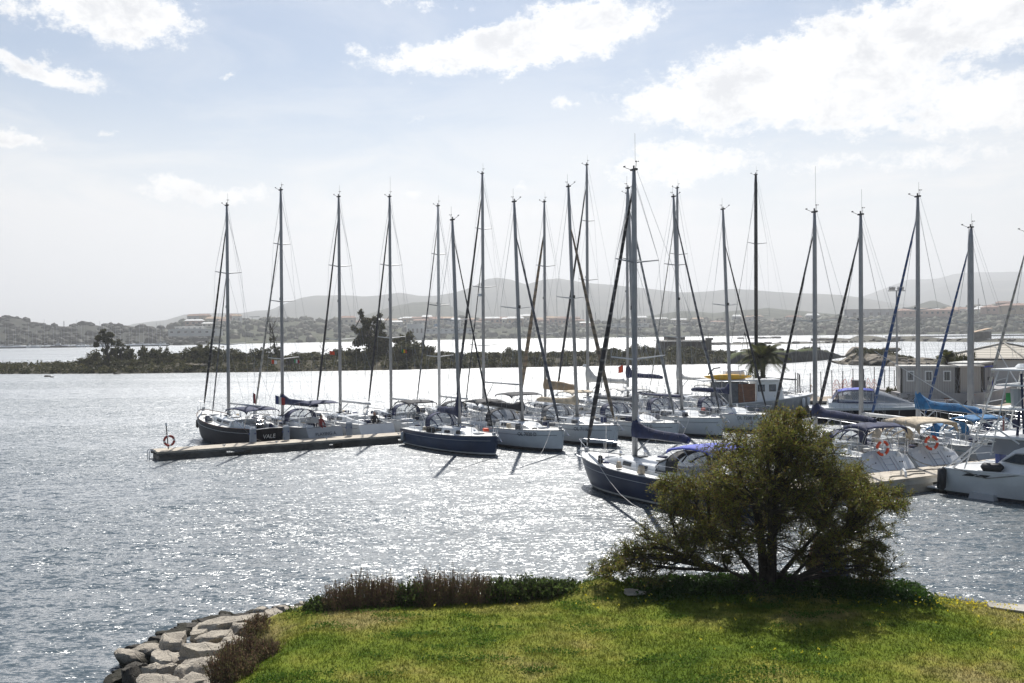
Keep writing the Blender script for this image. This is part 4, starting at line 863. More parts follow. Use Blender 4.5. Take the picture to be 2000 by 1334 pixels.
    if P.get('egg'):
        b=MB(); rs=[]; h=sh(0)+.32-.12
        for off,k in ((.0,1.0),(-.07,1.0),(-.12,.93)):
            ring=[]
            for i in range(28):
                a=2*pi*i/28; ca,sa=cos(a),sin(a); y=B*.415*k*(abs(ca)**.75)*(1 if ca>0 else -1); z=.12+h/2+h/2*k*(abs(sa)**.8)*(1 if sa>0 else -1); zf=max(0,(z)/sh(0)); ring.append((tr*(zf-.5)*.98-.03+off,y,z))
            rs.append(ring)
        b.rings(rs); t_=b.build('transom','gel',root,smooth='auto')
        def tp_(y,z,o=-.14): return (tr*(z/sh(0)-.5)*.98-.03+o,y,z)
        b=MB()
        for y in (-.28,.28): b.line(tp_(y,.3),tp_(y,1.2),.018,5)
        for z in (.35,.6,.85,1.1): b.line(tp_(-.28,z),tp_(.28,z),.015,4)
        b.build('boarding_ladder','steel',t_)
        b=MB(); b.tube([tp_(-.5,1.25),tp_(-.5,.25),tp_(.5,.25),tp_(.5,1.25)],.012,4); b.build('hatch_seam','gelg',t_)
        for y in (-.85,-.7,.8): b=MB(); q=tp_(y,.95); b.tube([q,(q[0]-.03,q[1],q[2])],.035,8); b.build('vent','blk',t_)
    # small deck clutter: coiled ropes, cushions, cowl vents
    for k in range(4):
        b=MB(); t=R.uniform(.36,.9); x=t*L; y=R.choice([-1,1])*beam(t)*R.uniform(.3,.8); z=sh(t)+(ch if t<.7 and abs(y)<beam(t)*.6 else 0)+.06; b.torus((x,y,z),R.uniform(.12,.2),.035,'z',10,5); b.build('coiled_rope',R.choice(['rope','ropew','blue']),root)
    for k in range(P.get('clutter',18)):   # bags, cushions, jerry cans, boxes on deck and in the cockpit
        t=R.choice([R.uniform(.06,.3),R.uniform(.32,.75)]); y=R.choice([-1,1])*(B*R.uniform(.05,.16) if t<.31 else beam(t)*.78); z=sh(t)+(-.02 if t<.31 else .12); b=MB(); w=R.uniform(.22,.5); b.box((t*L,y,z+.1),(w,R.uniform(.2,.4),R.uniform(.18,.4)),R.uniform(0,3),0,R.uniform(.6,.95)); b.build(R.choice(['cushion','deck_bag','storage_box']),R.choice(['cnavy','cblack','cblack','cgrey','cgrey','cbeige','cwhite','orange' if k==0 else 'cnavy']),root,bevel=.04)
    for k in range(3):
        b=MB(); t=R.uniform(.4,.7); x=t*L; y=R.choice([-1,1])*B*.16; z=sh(t)+ch; b.tube([(x,y,z),(x,y,z+.14),(x-.05,y,z+.2)],[.05,.05,.08],7); b.build('vent_cowl',R.choice(['gel','steel']),root)
    if P.get('cbox'):
        b=MB(); b.box((.02*L,B*.22,sh(0)+.55),(.3,.42,.42)); b.build('liferaft_case','gelg',root,bevel=.04)
    if P.get('wrap'):   # rolled sail bag at the mast foot etc.
        pass
    root['_sh']=0
    del root['_sh']
    return root,dict(sec=sec,sh=sh,beam=beam,mp=mp,bp=bp,L=L,B=B,zb=zb,mx=mx)
def loc_of(root,p):
    a=root.rotation_euler.z; return Vector((root.location.x+p[0]*cos(a)-p[1]*sin(a),root.location.y+p[0]*sin(a)+p[1]*cos(a),p[2]))
P1A=Vector((-21.23,62.83,0)); P1D=Vector((cos(rad(31.2)),sin(rad(31.2)),0)); P1N=Vector((-P1D.y,P1D.x,0))
P2A=Vector((17.5,46.0,0)); P2D=Vector((cos(rad(30)),sin(rad(30)),0)); P2N=Vector((-P2D.y,P2D.x,0))
def place(A,D,N,off,xm,hd,ml,ztop_y,zm=1.7):
    """stern position so that the mast foot lies on the bearing xm and the boat lies stern-to at the pier"""
    c,s=cos(rad(hd)),sin(rad(hd)); best=None
    for i in range(-1500,6500,2):
        t=i*.01; q=A+D*t+N*off+Vector((c,s,0))*ml; f=(q-Vector((0,0,CAM_H))+Vector((0,0,zm))); w=f.dot(FWD)
        if w<=1: continue
        e=abs(1000+FPX*f.dot(RGT)/w-xm)
        if best is None or e<best[0]: best=(e,q)
    q=best[1]; st=q-Vector((c,s,0))*ml; top=atY(xm,ztop_y,q.y).z
    return st,top
GF='sailing yachts moored along the far side of the first pier'; GN='sailing yachts moored along the near side of the first pier'; G2='sailing yachts moored at the second pier'
def far(xm,yt,hd,L,**k):
    st,top=place(P1A,P1D,P1N,2.8,xm,hd,L*.57,yt); return sailboat(dict(x=st.x,y=st.y,hd=hd,L=L,mh=top,group=GF,rake_m=k.pop('rake_m',.6),**k))
def nearb(xm,yt,hd,L,**k):
    st,top=place(P1A,P1D,P1N,-.7,xm,hd,L*.57,yt); return sailboat(dict(x=st.x,y=st.y,hd=hd,L=L,mh=top,group=GN,rake_m=k.pop('rake_m',2.6),**k))
def sec_b(xm,yt,hd,L,off=3.1,**k):
    st,top=place(P2A,P2D,P2N,off,xm,hd,L*.57,yt); return sailboat(dict(x=st.x,y=st.y,hd=hd,L=L,mh=top,group=G2,rake_m=k.pop('rake_m',.5),**k))
W2=[-.75,.75]
B1,i1=far(447,402,131,10.8,seed=1,label='black-hulled sailing yacht at the outer end of the first pier, leftmost of all',hull='dark',stripe='foul',deck='deck',fb=1.3,sheer=.5,rake=.1,trans=-.6,stern_w=.62,jib='blackw',inner=.72,innerm='grey',boomm='aluw',bim='cnavy',bh=1.25,bx0=.06,bx1=.38,spr=2,cove='stripew',tname='VALE',tnm='white',tns=.42,rail='brownw',radar=[],fend=[(.93,1),(.95,1)],ropes=[(.1,1,-1.3,1.2,.7,'rope')])
B2,i2=far(552,372,132,10.9,seed=2,label='white sailing yacht with navy sail cover and navy bimini, second mast from the left',jib='white',jibtop=.86,cover='cnavy',cov_h=.42,peak=.9,hood='cnavy',bim='cnavy',bh=1.7,spr=3,tname='PLAYING A.',tns=.34,wheels=[0],cbox=1,jr=.07,hull='gelg',transom_mi=0,ant=.6)
B3,i3=far(665,385,127,10.4,seed=3,label='white sailing yacht with bare boom and dark forestay, third mast from the left',jib='black',boomm='aluw',spr=2,wheels=[0],hull='gel',cove='stripe',trans=.6,stern_w=.86,br=.09)
B4,i4=far(764,385,124,10.4,seed=4,label='white sailing yacht with navy sprayhood and dark forestay, fourth mast from the left',jib='black',boomm='aluw',hood='cnavy',bim='cblack',bh=1.35,bx0=.05,bx1=.3,spr=2,wheels=W2,ant=1.6,br=.09,trans=.6,stern_w=.86)
B5,i5=far(858,403,122,10.4,seed=5,label='white sailing yacht with pale furled sail and radar, fifth mast from the left',jib='grey',jr=.055,boomm='aluw',spr=3,radar=[(8.4,1)],hood='cblack',wheels=[0],stern_w=.84,mastm='aluw')
B7,i7=far(945,340,121,12.6,seed=7,label='tall-masted white sailing yacht behind the dark-covered boom, seventh mast from the left',jib='black',inner=.66,innerm='blackw',boomm='aluw',spr=3,radar=[(11.0,1)],bim='cblack',bh=1.6,wheels=W2,bz=1.9,mr=.125,stern_w=.86,jr=.1)
B9,i9=far(1065,395,121,10.6,seed=9,label='white sailing yacht with heaped beige sail on its boom, ninth mast from the left',jib='tan',jibtop=.86,jr=.15,cover='ctan',cov_h=.75,peak=.2,boomm='aluw',bz=1.2,spr=2,bim='cbeige',wheels=[0],stern_w=.84)
B11,i11=far(1148,323,120,13.2,seed=11,label='tallest-masted white yacht with pale grey bagged mainsail among the central boats',jib='black',jibtop=.93,cover='cwhite',cov_h=.5,peak=2.2,bz=1.6,spr=3,sprw=.7,radar=[(4.6,1)],bim='cwhite',wheels=W2,mr=.12,jr=.1,stern_w=.86)
B12b,i12b=far(1226,378,120,11.0,seed=21,label='white yacht with navy-covered boom and orange flag hidden behind the large blue yacht mast',jib='white',cover='cnavy',cov_h=.45,peak=1.6,bz=1.9,boomm='aluw',spr=2,wheels=[0],hood='cgrey',stern_w=.84)
B13b,i13b=far(1324,368,119,11.2,seed=22,label='white yacht with pale mainsail bag behind the fourteenth mast, far side of the first pier',jib='white',jr=.05,cover='cwhite',cov_h=.28,peak=3.4,bz=1.5,boomm='aluw',spr=2,wheels=W2,bim='cwhite',stern_w=.84)
B16,i16=far(1477,342,116,13.0,seed=16,label='yacht with the single jet-black mast near the quay end of the first pier',blackmast=1,jib='grey',jr=.02,spr=2,boomm='mblk',mr=.165,hull='gel',wheels=W2,bz=1.2,stern_w=.86,radar=[])
B6,i6=nearb(898,428,-55,10.0,seed=6,label='navy-hulled yacht with bow to the right and navy sail cover, at the first pier',hull='navyl',stripe='stripew',foul='foul',jib='blackw',jr=.05,cover='cnavy',cov_h=.5,peak=2.2,hood='cnavy',hood_h=.95,boom_a=14,spr=1,cove='gelg',fb=1.12,sheer=.1,rake=.02,trans=-.3,wheels=[0],fend=[(.06,-1)],fendm='gelg',wins=[(.02,.2),(.26,.42)],bz=.75,steamlight=0)
B8,i8=nearb(1020,392,-56,10.7,seed=8,label='white yacht numbered OL 7020 D with black sail cover and black sprayhood',jib='grey',jr=.09,jibtop=.86,cover='cblack',cov_h=.42,peak=.7,hood='cblack',dkhood=1,bim='cblack',spr=1,boomm='gelg',br=.13,fb=1.25,sheer=.1,rake=.015,trans=-.3,text='OL 7020 D',cove='stripe',wheels=[0],boom_up=.2,bz=.75,ropes=[(.95,-1,12.5,-3.5,-.1,'ropew')])
B10,i10=nearb(1127,362,-57,10.5,seed=10,label='white yacht numbered OL 7116 D with beige sail bag and brown furled jib',jib='tan',jr=.12,jibtop=.84,cover='cbeige',cov_h=.42,peak=.5,hood='cgrey',spr=1,boomm='aluw',fb=1.3,sheer=.1,rake=.015,trans=-.3,text='OL 7116 D',cove='stripe',wheels=[0],bz=.9,ropes=[(.95,-1,13.,-3.0,-.1,'ropew')])
B13,i13=nearb(1243,365,-59,10.8,seed=13,label='white yacht whose bow shows under the boom cover of the foremost yacht',jib='white',jr=.09,cover='cgrey',cov_h=.3,peak=.8,spr=2,boomm='aluw',fb=1.2,sheer=.1,rake=.015,trans=-.3,text='OL 7011 D',cove='stripe',wheels=[0],fend=[(.5,-1)],fendm='cnavy',hood='cnavy')
B14,i14=nearb(1332,382,-60,10.7,seed=14,label='white yacht with plain bow and navy sprayhood, left of the yacht numbered OL 7208 B',jib='grey',jr=.08,cover='cnavy',cov_h=.2,peak=.2,hood='cnavy',hood_h=.95,spr=2,boomm='aluw',fb=1.3,sheer=.1,rake=.015,trans=-.3,cove='stripe',wheels=[0],ropes=[(.8,-1,10.,-3.6,-.1,'ropew')])
B15,i15=nearb(1427,407,-62,10.3,seed=15,label='white yacht numbered OL 7208 B with navy cover near the work boat',jib='black',jr=.07,jibtop=.84,cover='cnavy',cov_h=.4,peak=1.2,hood='cnavy',spr=1,boomm='aluw',fb=1.25,sheer=.1,rake=.015,trans=-.3,text='OL 7208 B',wheels=[0],tt=.86,bz=1.1)
q12=Vector((9.9,41.2)); 
B12,i12=sailboat(dict(x=10.15,y=41.25,hd=122,L=12.3,B=3.9,mh=15.55,seed=12,group=G2,label='large navy-hulled yacht with royal blue bimini, partly hidden by the big tree',hull='navy',stripe='stripew',foul='foul',jib='blackw',jr=.1,cover='cnavy',cov_h=.5,peak=.8,hood='cblack',dkhood=1,bim='cbright',bx0=.1,bx1=.34,bh=1.45,btilt=-.1,deck='deck',fb=1.22,sheer=.24,rake=.09,trans=-.4,stern_w=.7,spr=2,sprw=.95,mast_t=.655,cab_e=.8,rake_m=.2,heel=-.35,mr=.12,boom_l=3.7,bz=1.0,cove='gelg',wheels=[0],ant=1.8,jibtop=.96,wr=.009,wins=[(.05,.2),(.3,.42),(.52,.64)],inner=None,ropes=[(.7,1,3.5,3.2,.1,'ropew')]))
B17,i17=sec_b(1592,415,109,11.0,seed=17,label='white yacht with navy bimini, navy boom cover and sloping transom at the second pier',jib='blackw',jr=.075,cover='cnavy',cov_h=.40,peak=.8,bz=1.25,boomm='aluw',spr=1,hood='cnavy',bim='cnavy',bh=1.55,bx0=.02,bx1=.2,bdrop=.22,stern_w=.86,trans=1.2,fb=1.15,ant=2.6,wheels=[0],egg=1,ropes=[(.02,-1,-1.2,-1.9,.75,'rope'),(.02,1,-1.2,1.6,.75,'rope')])
B18,i18=sec_b(1682,420,109,11.0,seed=18,label='white yacht with beige bimini, bare white boom and sloping transom at the second pier',jib='blackw',jr=.085,boomm='aluw',br=.1,bz=1.15,spr=1,hood='cbeige',bim='cbeige',bh=1.6,bx0=.0,bx1=.28,bdrop=.3,stern_w=.86,trans=1.2,fb=1.15,ant=1.5,wheels=[0],egg=1,tname='URSA',tns=.2,fend=[(.1,1),(.16,1)],ropes=[(.02,-1,-1.2,-1.9,.75,'rope'),(.02,1,-1.2,1.6,.75,'rope')])
B19,i19=sec_b(1793,385,109,10.8,seed=19,label='yacht with bright blue boom cover and turquoise hull band at the second pier',jib='blue',jr=.09,cover='cblue',cov_h=.5,peak=1.1,bz=1.3,boomm='aluw',spr=1,hood='cblue',bim='cblue',bh=1.5,bx0=.03,bx1=.2,hull='gelg',cove='tealc',stripe='stripeg',stern_w=.8,trans=.5,wheels=[0])
B20,i20=sec_b(1896,445,107,10.6,seed=20,label='yacht with the thick pale mast and bare boom beside the sport fishing boat',jib='blue',jr=.08,boomm='aluw',br=.1,mr=.17,bz=1.2,spr=1,hood='cnavy',stern_w=.82,wheels=[0])
B21,i21=sec_b(2006,453,105,10.4,seed=23,label='yacht at the right edge of the view showing mostly its pale slanting forestay',jib='white',jr=.09,boomm='aluw',spr=1,wheels=[0],stern_w=.8)
# lifebuoys hung on the stern rails
def lifebuoy(loc,rz,label,R_=.33,tilt=0,mats=('orange','white')):
    b=MB(); b.torus((0,0,0),R_,.075,'x',32,8,0,1,4); o=b.build('lifebuoy',list(mats),None,smooth=True,loc=loc,rz=rz); tag(o,label,'lifebuoy'); o.rotation_euler=(0,tilt,rz); return o
lifebuoy(loc_of(B17,(-.05,.55,1.72)),rad(109),'orange lifebuoy on the stern rail of the yacht with navy bimini')
lifebuoy(loc_of(B18,(-.05,.55,1.75)),rad(98),'orange lifebuoy on the stern rail of the yacht with beige bimini')
# flags
def flag(loc,rz,w,h,cols,label,pole=1.0,parentless=True):
    e=empty('flag',loc,rz,label,'flag'); n=len(cols)
    b=MB()
    if pole: b.line((0,0,-pole),(0,0,h+.05),.012,4)
    else: b.line((0,0,-.02),(0,0,h+.4),.006,3)
    b.build('flagpole','aluw',e)
    b=MB()
    for i,c in enumerate(cols):
        for k in range(4):
            u0=(i*4+k)/(n*4); u1=(i*4+k+1)/(n*4); y=lambda u:.06*sin(u*7)
            b.add([(u0*w,y(u0),0-.15*u0*h),(u1*w,y(u1),-.15*u1*h),(u1*w,y(u1),h-.3*u1*h),(u0*w,y(u0),h-.3*u0*h)],[(0,1,2,3)],i)
    b.build('cloth',[M[c] for c in cols],e); return e
flag(loc_of(B1,(.05,-.6,3.0)),-.2,.7,.6,['blue','white','red'],'tricolour flag flying at the stern of the black-hulled yacht',1.6)
flag(loc_of(B1,(1.0,.6,3.1)),1.2,.3,.75,['red'],'small red pennant beside the tricolour of the black-hulled yacht',1.2)
for root,info,cols,lab,sd_ in ((B2,i2,['green','white','red'],'small green white and red courtesy flag under the second mast spreader',-1),(B2,i2,['orange','white'],'small orange and white flag under the second mast left spreader',1),(B4,i4,['green','yellow','red'],'small green yellow and red flag beside the fourth mast',-1),(B3,i3,['orange'],'small orange flag under the left spreader of the third mast',1)):
    z=info['zb']+(lerp(0,1,1/2.95 if root is not B2 else 1/3.95))*(15.0); z=info['zb']+(info['mp'](0).z*0)+ (5.0 if root is B2 else 5.6)
    flag(loc_of(root,(info['mx']-.15,sd_*.95,z-1.0)),0.1,.4,.3,cols,lab,0)
for root,info,lab in ((B12b,i12b,'orange flag rolled on the navy boom behind the large blue yacht'),): flag(loc_of(root,tuple(info['bp'](-.05,.1)+Vector((.3,.2,.3)))),2.8,.45,.7,['orange'],lab,.4)
flag(loc_of(B12,(1.6,.8,2.0)),1.0,.4,.8,['green'],'green towel hanging in the cockpit of the large navy-hulled yacht',.5)
flag(loc_of(B19,(.1,-.5,1.9)),.6,.2,1.1,['red','white'],'rolled red and white ensign at the stern of the yacht with turquoise hull band',.7)
# ------------------------------------------------------------------ piers
def pier(name,A,D,N,x0,x1,w,z,th,label,floats,gap=3.2,rails=None):
    e=empty(name,tuple(A),atan2(D.y,D.x),label,'pier')
    b=MB(); 
    n=max(1,int((x1-x0)/2.4)); 
    for i in range(n):
        a=x0+(x1-x0)*i/n; c=x0+(x1-x0)*(i+1)/n; b.box(((a+c)/2,w/2,z-.06),(c-a-.02,w,.12))
    b.build('decking','deckw',e)
    b=MB()
    for yy in (.09,w-.09): b.box(((x0+x1)/2,yy,z-.12-th/2),(x1-x0,.14,th))
    b.build('edge_beam','conc' if floats=='pale' else 'concd',e)
    x=x0+.1; k=0
    while x<x1-1:
        ln=gap*(1.25 if k%2==0 else 1.6); b=MB(); b.box((x+ln/2,w/2,(z-.12-th)/2-.25),(ln,w-.3,z-.12-th+.5)); b.build('float','conc' if floats=='pale' else 'concd',e,bevel=.03); x+=ln+(.9 if k%2 else 1.6); k+=1
    return e
PR1=pier('floating_pier',P1A,P1D,P1N,-1.2,58,2.05,.56,.14,'long floating pier between the two rows of sailing yachts','dark',3.4)
PR2=pier('floating_pier',P2A,P2D,P2N,-5.4,21.5,2.1,.75,.22,'short floating pier with pale floats running behind the tree to the sport fishing boat','pale',2.4)
def onp(A,D,N,u,v,z): return A+D*u+N*v+Vector((0,0,z))
# ladder, lifebuoy post, power pedestals, bollards
q=onp(P1A,P1D,P1N,-1.35,.8,0); e=empty('ladder',q,rad(31.2),'small steel ladder hanging on the outer end of the first pier','ladder'); b=MB()
for y in (-.3,.3): b.tube([(.15,y,.62),(-.2,y,.62),(-.25,y,.5),(-.25,y,-.3)],.025,5)
b.build('side_rails','steel',e); b=MB()
for z in (.42,.2,0): b.line((-.25,-.3,z),(-.25,.3,z),.02,5)
b.build('rungs','steel',e)
q=onp(P1A,P1D,P1N,-.35,.9,.6); e=empty('lifebuoy_post',q,0,'dark post carrying a lifebuoy on the outer end of the first pier','post'); b=MB(); b.line((0,0,0),(-.12,0,1.55),.035,6); b.build('post','mblk',e); b=MB(); b.tube([(-.12,0,1.5),(-.12,0,1.68)],[.06,.05],8); b.build('lamp','gel',e)
lifebuoy(q+Vector((.10,-.1,.55)),rad(115),'dark red lifebuoy hanging on the post at the end of the first pier',.3,0,(pm('worn_red',(.32,.04,.03),.6),'white'))
def pedestal(q,label,rz=.54):
    e=empty('power_pedestal',q,rz,label,'power pedestal','power pedestals on the piers'); b=MB(); b.box((0,0,.45),(.42,.3,.9),top=.92); b.build('body',pm('pedestal_grey',(.20,.24,.30),.5,var=.1),e,bevel=.03); b=MB(); b.box((0,0,.95),(.4,.3,.12),top=.7); b.build('cap','gel',e); b=MB()
    for y in (-.1,.1): b.tube([(-.1+y*2,-.16,.6),(-.1+y*2,-.2,.58)],.05,8)
    b.build('socket','blue',e)
pedestal(onp(P1A,P1D,P1N,5.3,1.55,.6),'grey power pedestal on the first pier in front of the black-hulled yacht')
pedestal(onp(P1A,P1D,P1N,7.6,1.55,.6),'grey power pedestal on the first pier left of the white transom with lettering')
for u,l in ((12.2,'in the middle of the first pier'),(24,'behind the navy-hulled yacht')): pedestal(onp(P1A,P1D,P1N,u,1.6,.6),'grey power pedestal '+l)
for i,u in enumerate((3,6.5,10,13.5,15.4)):
    q=onp(P1A,P1D,P1N,u,.2,.6); b=MB(); b.tube([(-.12,0,.1),(.12,0,.1)],.03,6); b.tube([(0,0,0),(0,0,.1)],.04,6); tag(b.build('mooring_cleat','steel',None,loc=q,rz=.5),'small steel mooring cleat on the near edge of the first pier','cleat','mooring cleats on the first pier')
for i,(u,v,lab) in enumerate([(.6,.6,'black mooring rope lying on the left part of the second pier'),(2.6,1.2,'dark rope lying along the second pier before the right transom'),(5.0,.5,'long dark rope lying along the right part of the second pier')]):
    b=MB(); b.tube([onp(P2A,P2D,P2N,u+k*.3,v+.12*sin(k*1.3+i),.78) for k in range(9)],.03,5); tag(b.build('mooring_rope','rope'),lab,'rope')
b=MB(); b.tube([onp(P2A,P2D,P2N,4.4-.2,-.02,.72),onp(P2A,P2D,P2N,5.2,-.05,.45),onp(P2A,P2D,P2N,6.4,-.05,.6)],.03,5); tag(b.build('mooring_rope','rope'),'slack dark rope hanging along the near edge of the second pier','rope')
q=onp(P2A,P2D,P2N,1.5,.55,.76); b=MB(); b.tube([(0,-.3,0),(0,-.25,.22),(0,0,.34),(0,.25,.22),(0,.3,0)],.06,6); tag(b.build('pier_fender','gel',None,loc=q),'white curved bow fender fixed to the edge of the second pier','fender')
# ------------------------------------------------------------------ quay and its buildings
QZ=1.2
QP=[(39.0,74.8),(35.6,81.0),(33.4,86.2),(25.6,90.2),(27.3,95.2),(33,98.5),(41,103),(52,110),(70,118),(110,120),(110,20),(62,34)]
b=MB(); n=len(QP)
b.add([(x,y,QZ) for x,y in QP]+[(x,y,-2) for x,y in QP],[tuple(range(n))]+[(i,(i+1)%n,n+(i+1)%n,n+i) for i in range(n)])
b.mi=[0]+[1]*n
def paving():
    m,nt,o=newmat('quay_paving'); N=nt.nodes; L=nt.links
    p=N.new('ShaderNodeBsdfPrincipled'); p.inputs['Roughness'].default_value=.85; L.new(p.outputs[0],o.inputs[0]); g=N.new('ShaderNodeNewGeometry')
    br=N.new('ShaderNodeTexBrick'); br.inputs['Scale'].default_value=2.2; br.inputs['Color1'].default_value=(.42,.34,.25,1); br.inputs['Color2'].default_value=(.34,.27,.2,1); br.inputs['Mortar'].default_value=(.2,.17,.13,1); br.inputs['Mortar Size'].default_value=.03; L.new(g.outputs['Position'],br.inputs['Vector'])
    n=N.new('ShaderNodeTexNoise'); n.inputs['Scale'].default_value=.35; n.inputs['Detail'].default_value=6; L.new(g.outputs['Position'],n.inputs['Vector'])
    mx=N.new('ShaderNodeMix'); mx.data_type='RGBA'; mx.blend_type='MULTIPLY'; mx.inputs[0].default_value=.7; L.new(br.outputs[0],mx.inputs[6]); cr=N.new('ShaderNodeMapRange'); L.new(n.outputs['Fac'],cr.inputs[0]); cr.inputs[1].default_value=.3; cr.inputs[2].default_value=.7; cr.inputs[3].default_value=.6; cr.inputs[4].default_value=1.1
    L.new(cr.outputs[0],mx.inputs[7]); L.new(mx.outputs[2],p.inputs['Base Color']); return m
tag(b.build('quay',[paving(),M['concd']]),kind='structure')
b=MB()
for (x0,y0),(x1,y1) in zip(QP[:4],QP[1:5]):
    a=Vector((x0,y0,QZ+.07)); c=Vector((x1,y1,QZ+.07)); b.box((a+c)/2,((c-a).length,.45,.16),atan2(c.y-a.y,c.x-a.x))
tag(b.build('quay_edge',M['conc']),kind='structure')
# plinth under the cabins
PLZ=2.22
PL=[(33.2,85.0),(38.6,83.7),(40.3,85.0),(52.0,99.5),(70,112),(44,104),(33.6,91.5)]
b=MB(); n=len(PL); b.add([(x,y,PLZ) for x,y in PL]+[(x,y,QZ-.1) for x,y in PL],[tuple(range(n))]+[(i,(i+1)%n,n+(i+1)%n,n+i) for i in range(n)])
tag(b.build('retaining_wall',pm('whitewashed_wall',(.33,.32,.32),.85,var=.15,scale=.6,bump=.3)),'whitewashed retaining wall below the site cabins on the quay','wall')
CABM=stripes('corrugated_cabin',(.34,.33,.32),(.28,.27,.26),1.6,'X',.55,.5); 
def cabin(p,rz,w,d,h,label,wins=0,door=False,mat=None):
    e=empty('site_cabin',p,rz,label,'cabin','site cabins on the quay'); b=MB(); b.box((0,d/2,h/2),(w,d,h)); b.build('wall',mat or CABM,e)
    b=MB(); b.box((0,d/2,h+.06),(w+.3,d+.3,.14)); b.build('roof',pm('cabin_roof',(.5,.49,.46),.7),e)
    for k in range(wins):
        x=-w/2+w*(k+.5)/wins; f=MB(); f.box((x,-.03,h*.66),(.62,.08,.9)); fr=f.build('window','gel',e); g=MB(); g.box((x,-.07,h*.66),(.46,.04,.72)); g.build('pane','win',fr); g=MB()
        for q in range(4): g.box((x-.18+q*.12,-.1,h*.66),(.035,.03,.72))
        g.build('bars','gelg',fr)
    for x in (-w/2,w/2): b=MB(); b.box((x,-.01,h/2),(.16,.1,h)); b.build('corner_post','mblk',e)
    if door:
        for x in (-.62,.62): b=MB(); b.box((x+w*.1,-.04,h*.42),(1.15,.07,h*.82)); o=b.build('door',pm('grey_metal_door',(.13,.14,.16),.5),e); h_=MB(); h_.box((x+w*.1-.4*(1 if x>0 else -1),-.1,h*.42),(.05,.06,.3)); h_.build('handle','mblk',o)
        b=MB(); b.box((w*.1,-.05,h*.88),(2.7,.1,.1)); b.box((w*.1+1.33,-.05,h*.44),(.1,.1,h*.86)); b.build('door_frame','cbright',e)
    return e
cabin((35.45,84.75,PLZ),rad(-12.5),4.4,2.4,2.2,'long grey site cabin with three barred white windows on the retaining wall',3)
cabin((38.95,84.6,PLZ),rad(20),2.5,2.3,2.2,'narrow plain grey site cabin next to the man walking on the quay',0)
cabin((42.0,88.2,PLZ),rad(50),4.4,2.4,2.35,'dark grey site cabin with double door in a blue frame',0,True,pm('dark_cabin',(.11,.11,.115),.6,var=.1))
# pyramid-roofed white house
hc=Vector((48.3,95.2,0)); e=empty('white_house',(hc.x+1.3,hc.y+5.2,PLZ-.2),0,'white house with pyramid tiled roof and white ridge at the right edge','house')
b=MB(); A_=[(-6.3,0),(-.6,-5.0),(6.2,-.6),(.8,5.4)]; b.add([(x,y,-1) for x,y in A_]+[(x,y,2.75) for x,y in A_],[(0,1,5,4),(1,2,6,5),(2,3,7,6),(3,0,4,7)]); b.build('wall',pm('white_house_wall',(.5,.49,.47),.9,var=.1,scale=.5,bump=.2),e)
E_=[(x*1.08,y*1.08) for x,y in A_]; b=MB(); b.add([(x,y,2.7) for x,y in E_]+[(-.1,-.3,4.1)],[(0,1,4),(1,2,4),(2,3,4),(3,0,4),(3,2,1,0)])
rm=stripes('pale_roof_tiles',(.52,.48,.41),(.33,.30,.25),1.4,'Z',.85,.5); rf=b.build('roof',rm,e)
b=MB(); 
for x,y in E_[:3]: b.line((x,y,2.77),(-.1,-.3,4.15),.09,5)
b.build('ridge_cap','conc',rf)
b=MB(); b.tube([(E_[0][0],E_[0][1],2.65),(E_[1][0],E_[1][1],2.65),(E_[2][0],E_[2][1],2.65)],.07,5); b.build('eaves_gutter','mblk',e)
b=MB(); b.box((3.0,-3.05,1.7),(.9,.12,1.1),rad(33)); b.build('window','cbright',e)
b=MB(); b.tube([(-2.55,-3.35,2.0),(-2.62,-3.45,2.0)],.14,10); b.build('round_vent','mblk',e)
# floodlight mast
e=empty('floodlight_mast',(38.4,99.3,QZ),0,'tall floodlight mast with four lamps standing behind the site cabins','lamp post')
b=MB(); b.tube([(0,0,0),(0,0,5),(0,0,10.3)],[.13,.1,.07],8); b.build('pole','alu',e)
b=MB(); b.box((0,0,10.3),(1.7,.12,.08)); b.build('crossbar','alu',e)
for x in (-.62,-.3,.22,.55): b=MB(); b.box((x,-.05,10.55),(.26,.2,.32),0,rx=.5); b.build('floodlight','gelg',e)
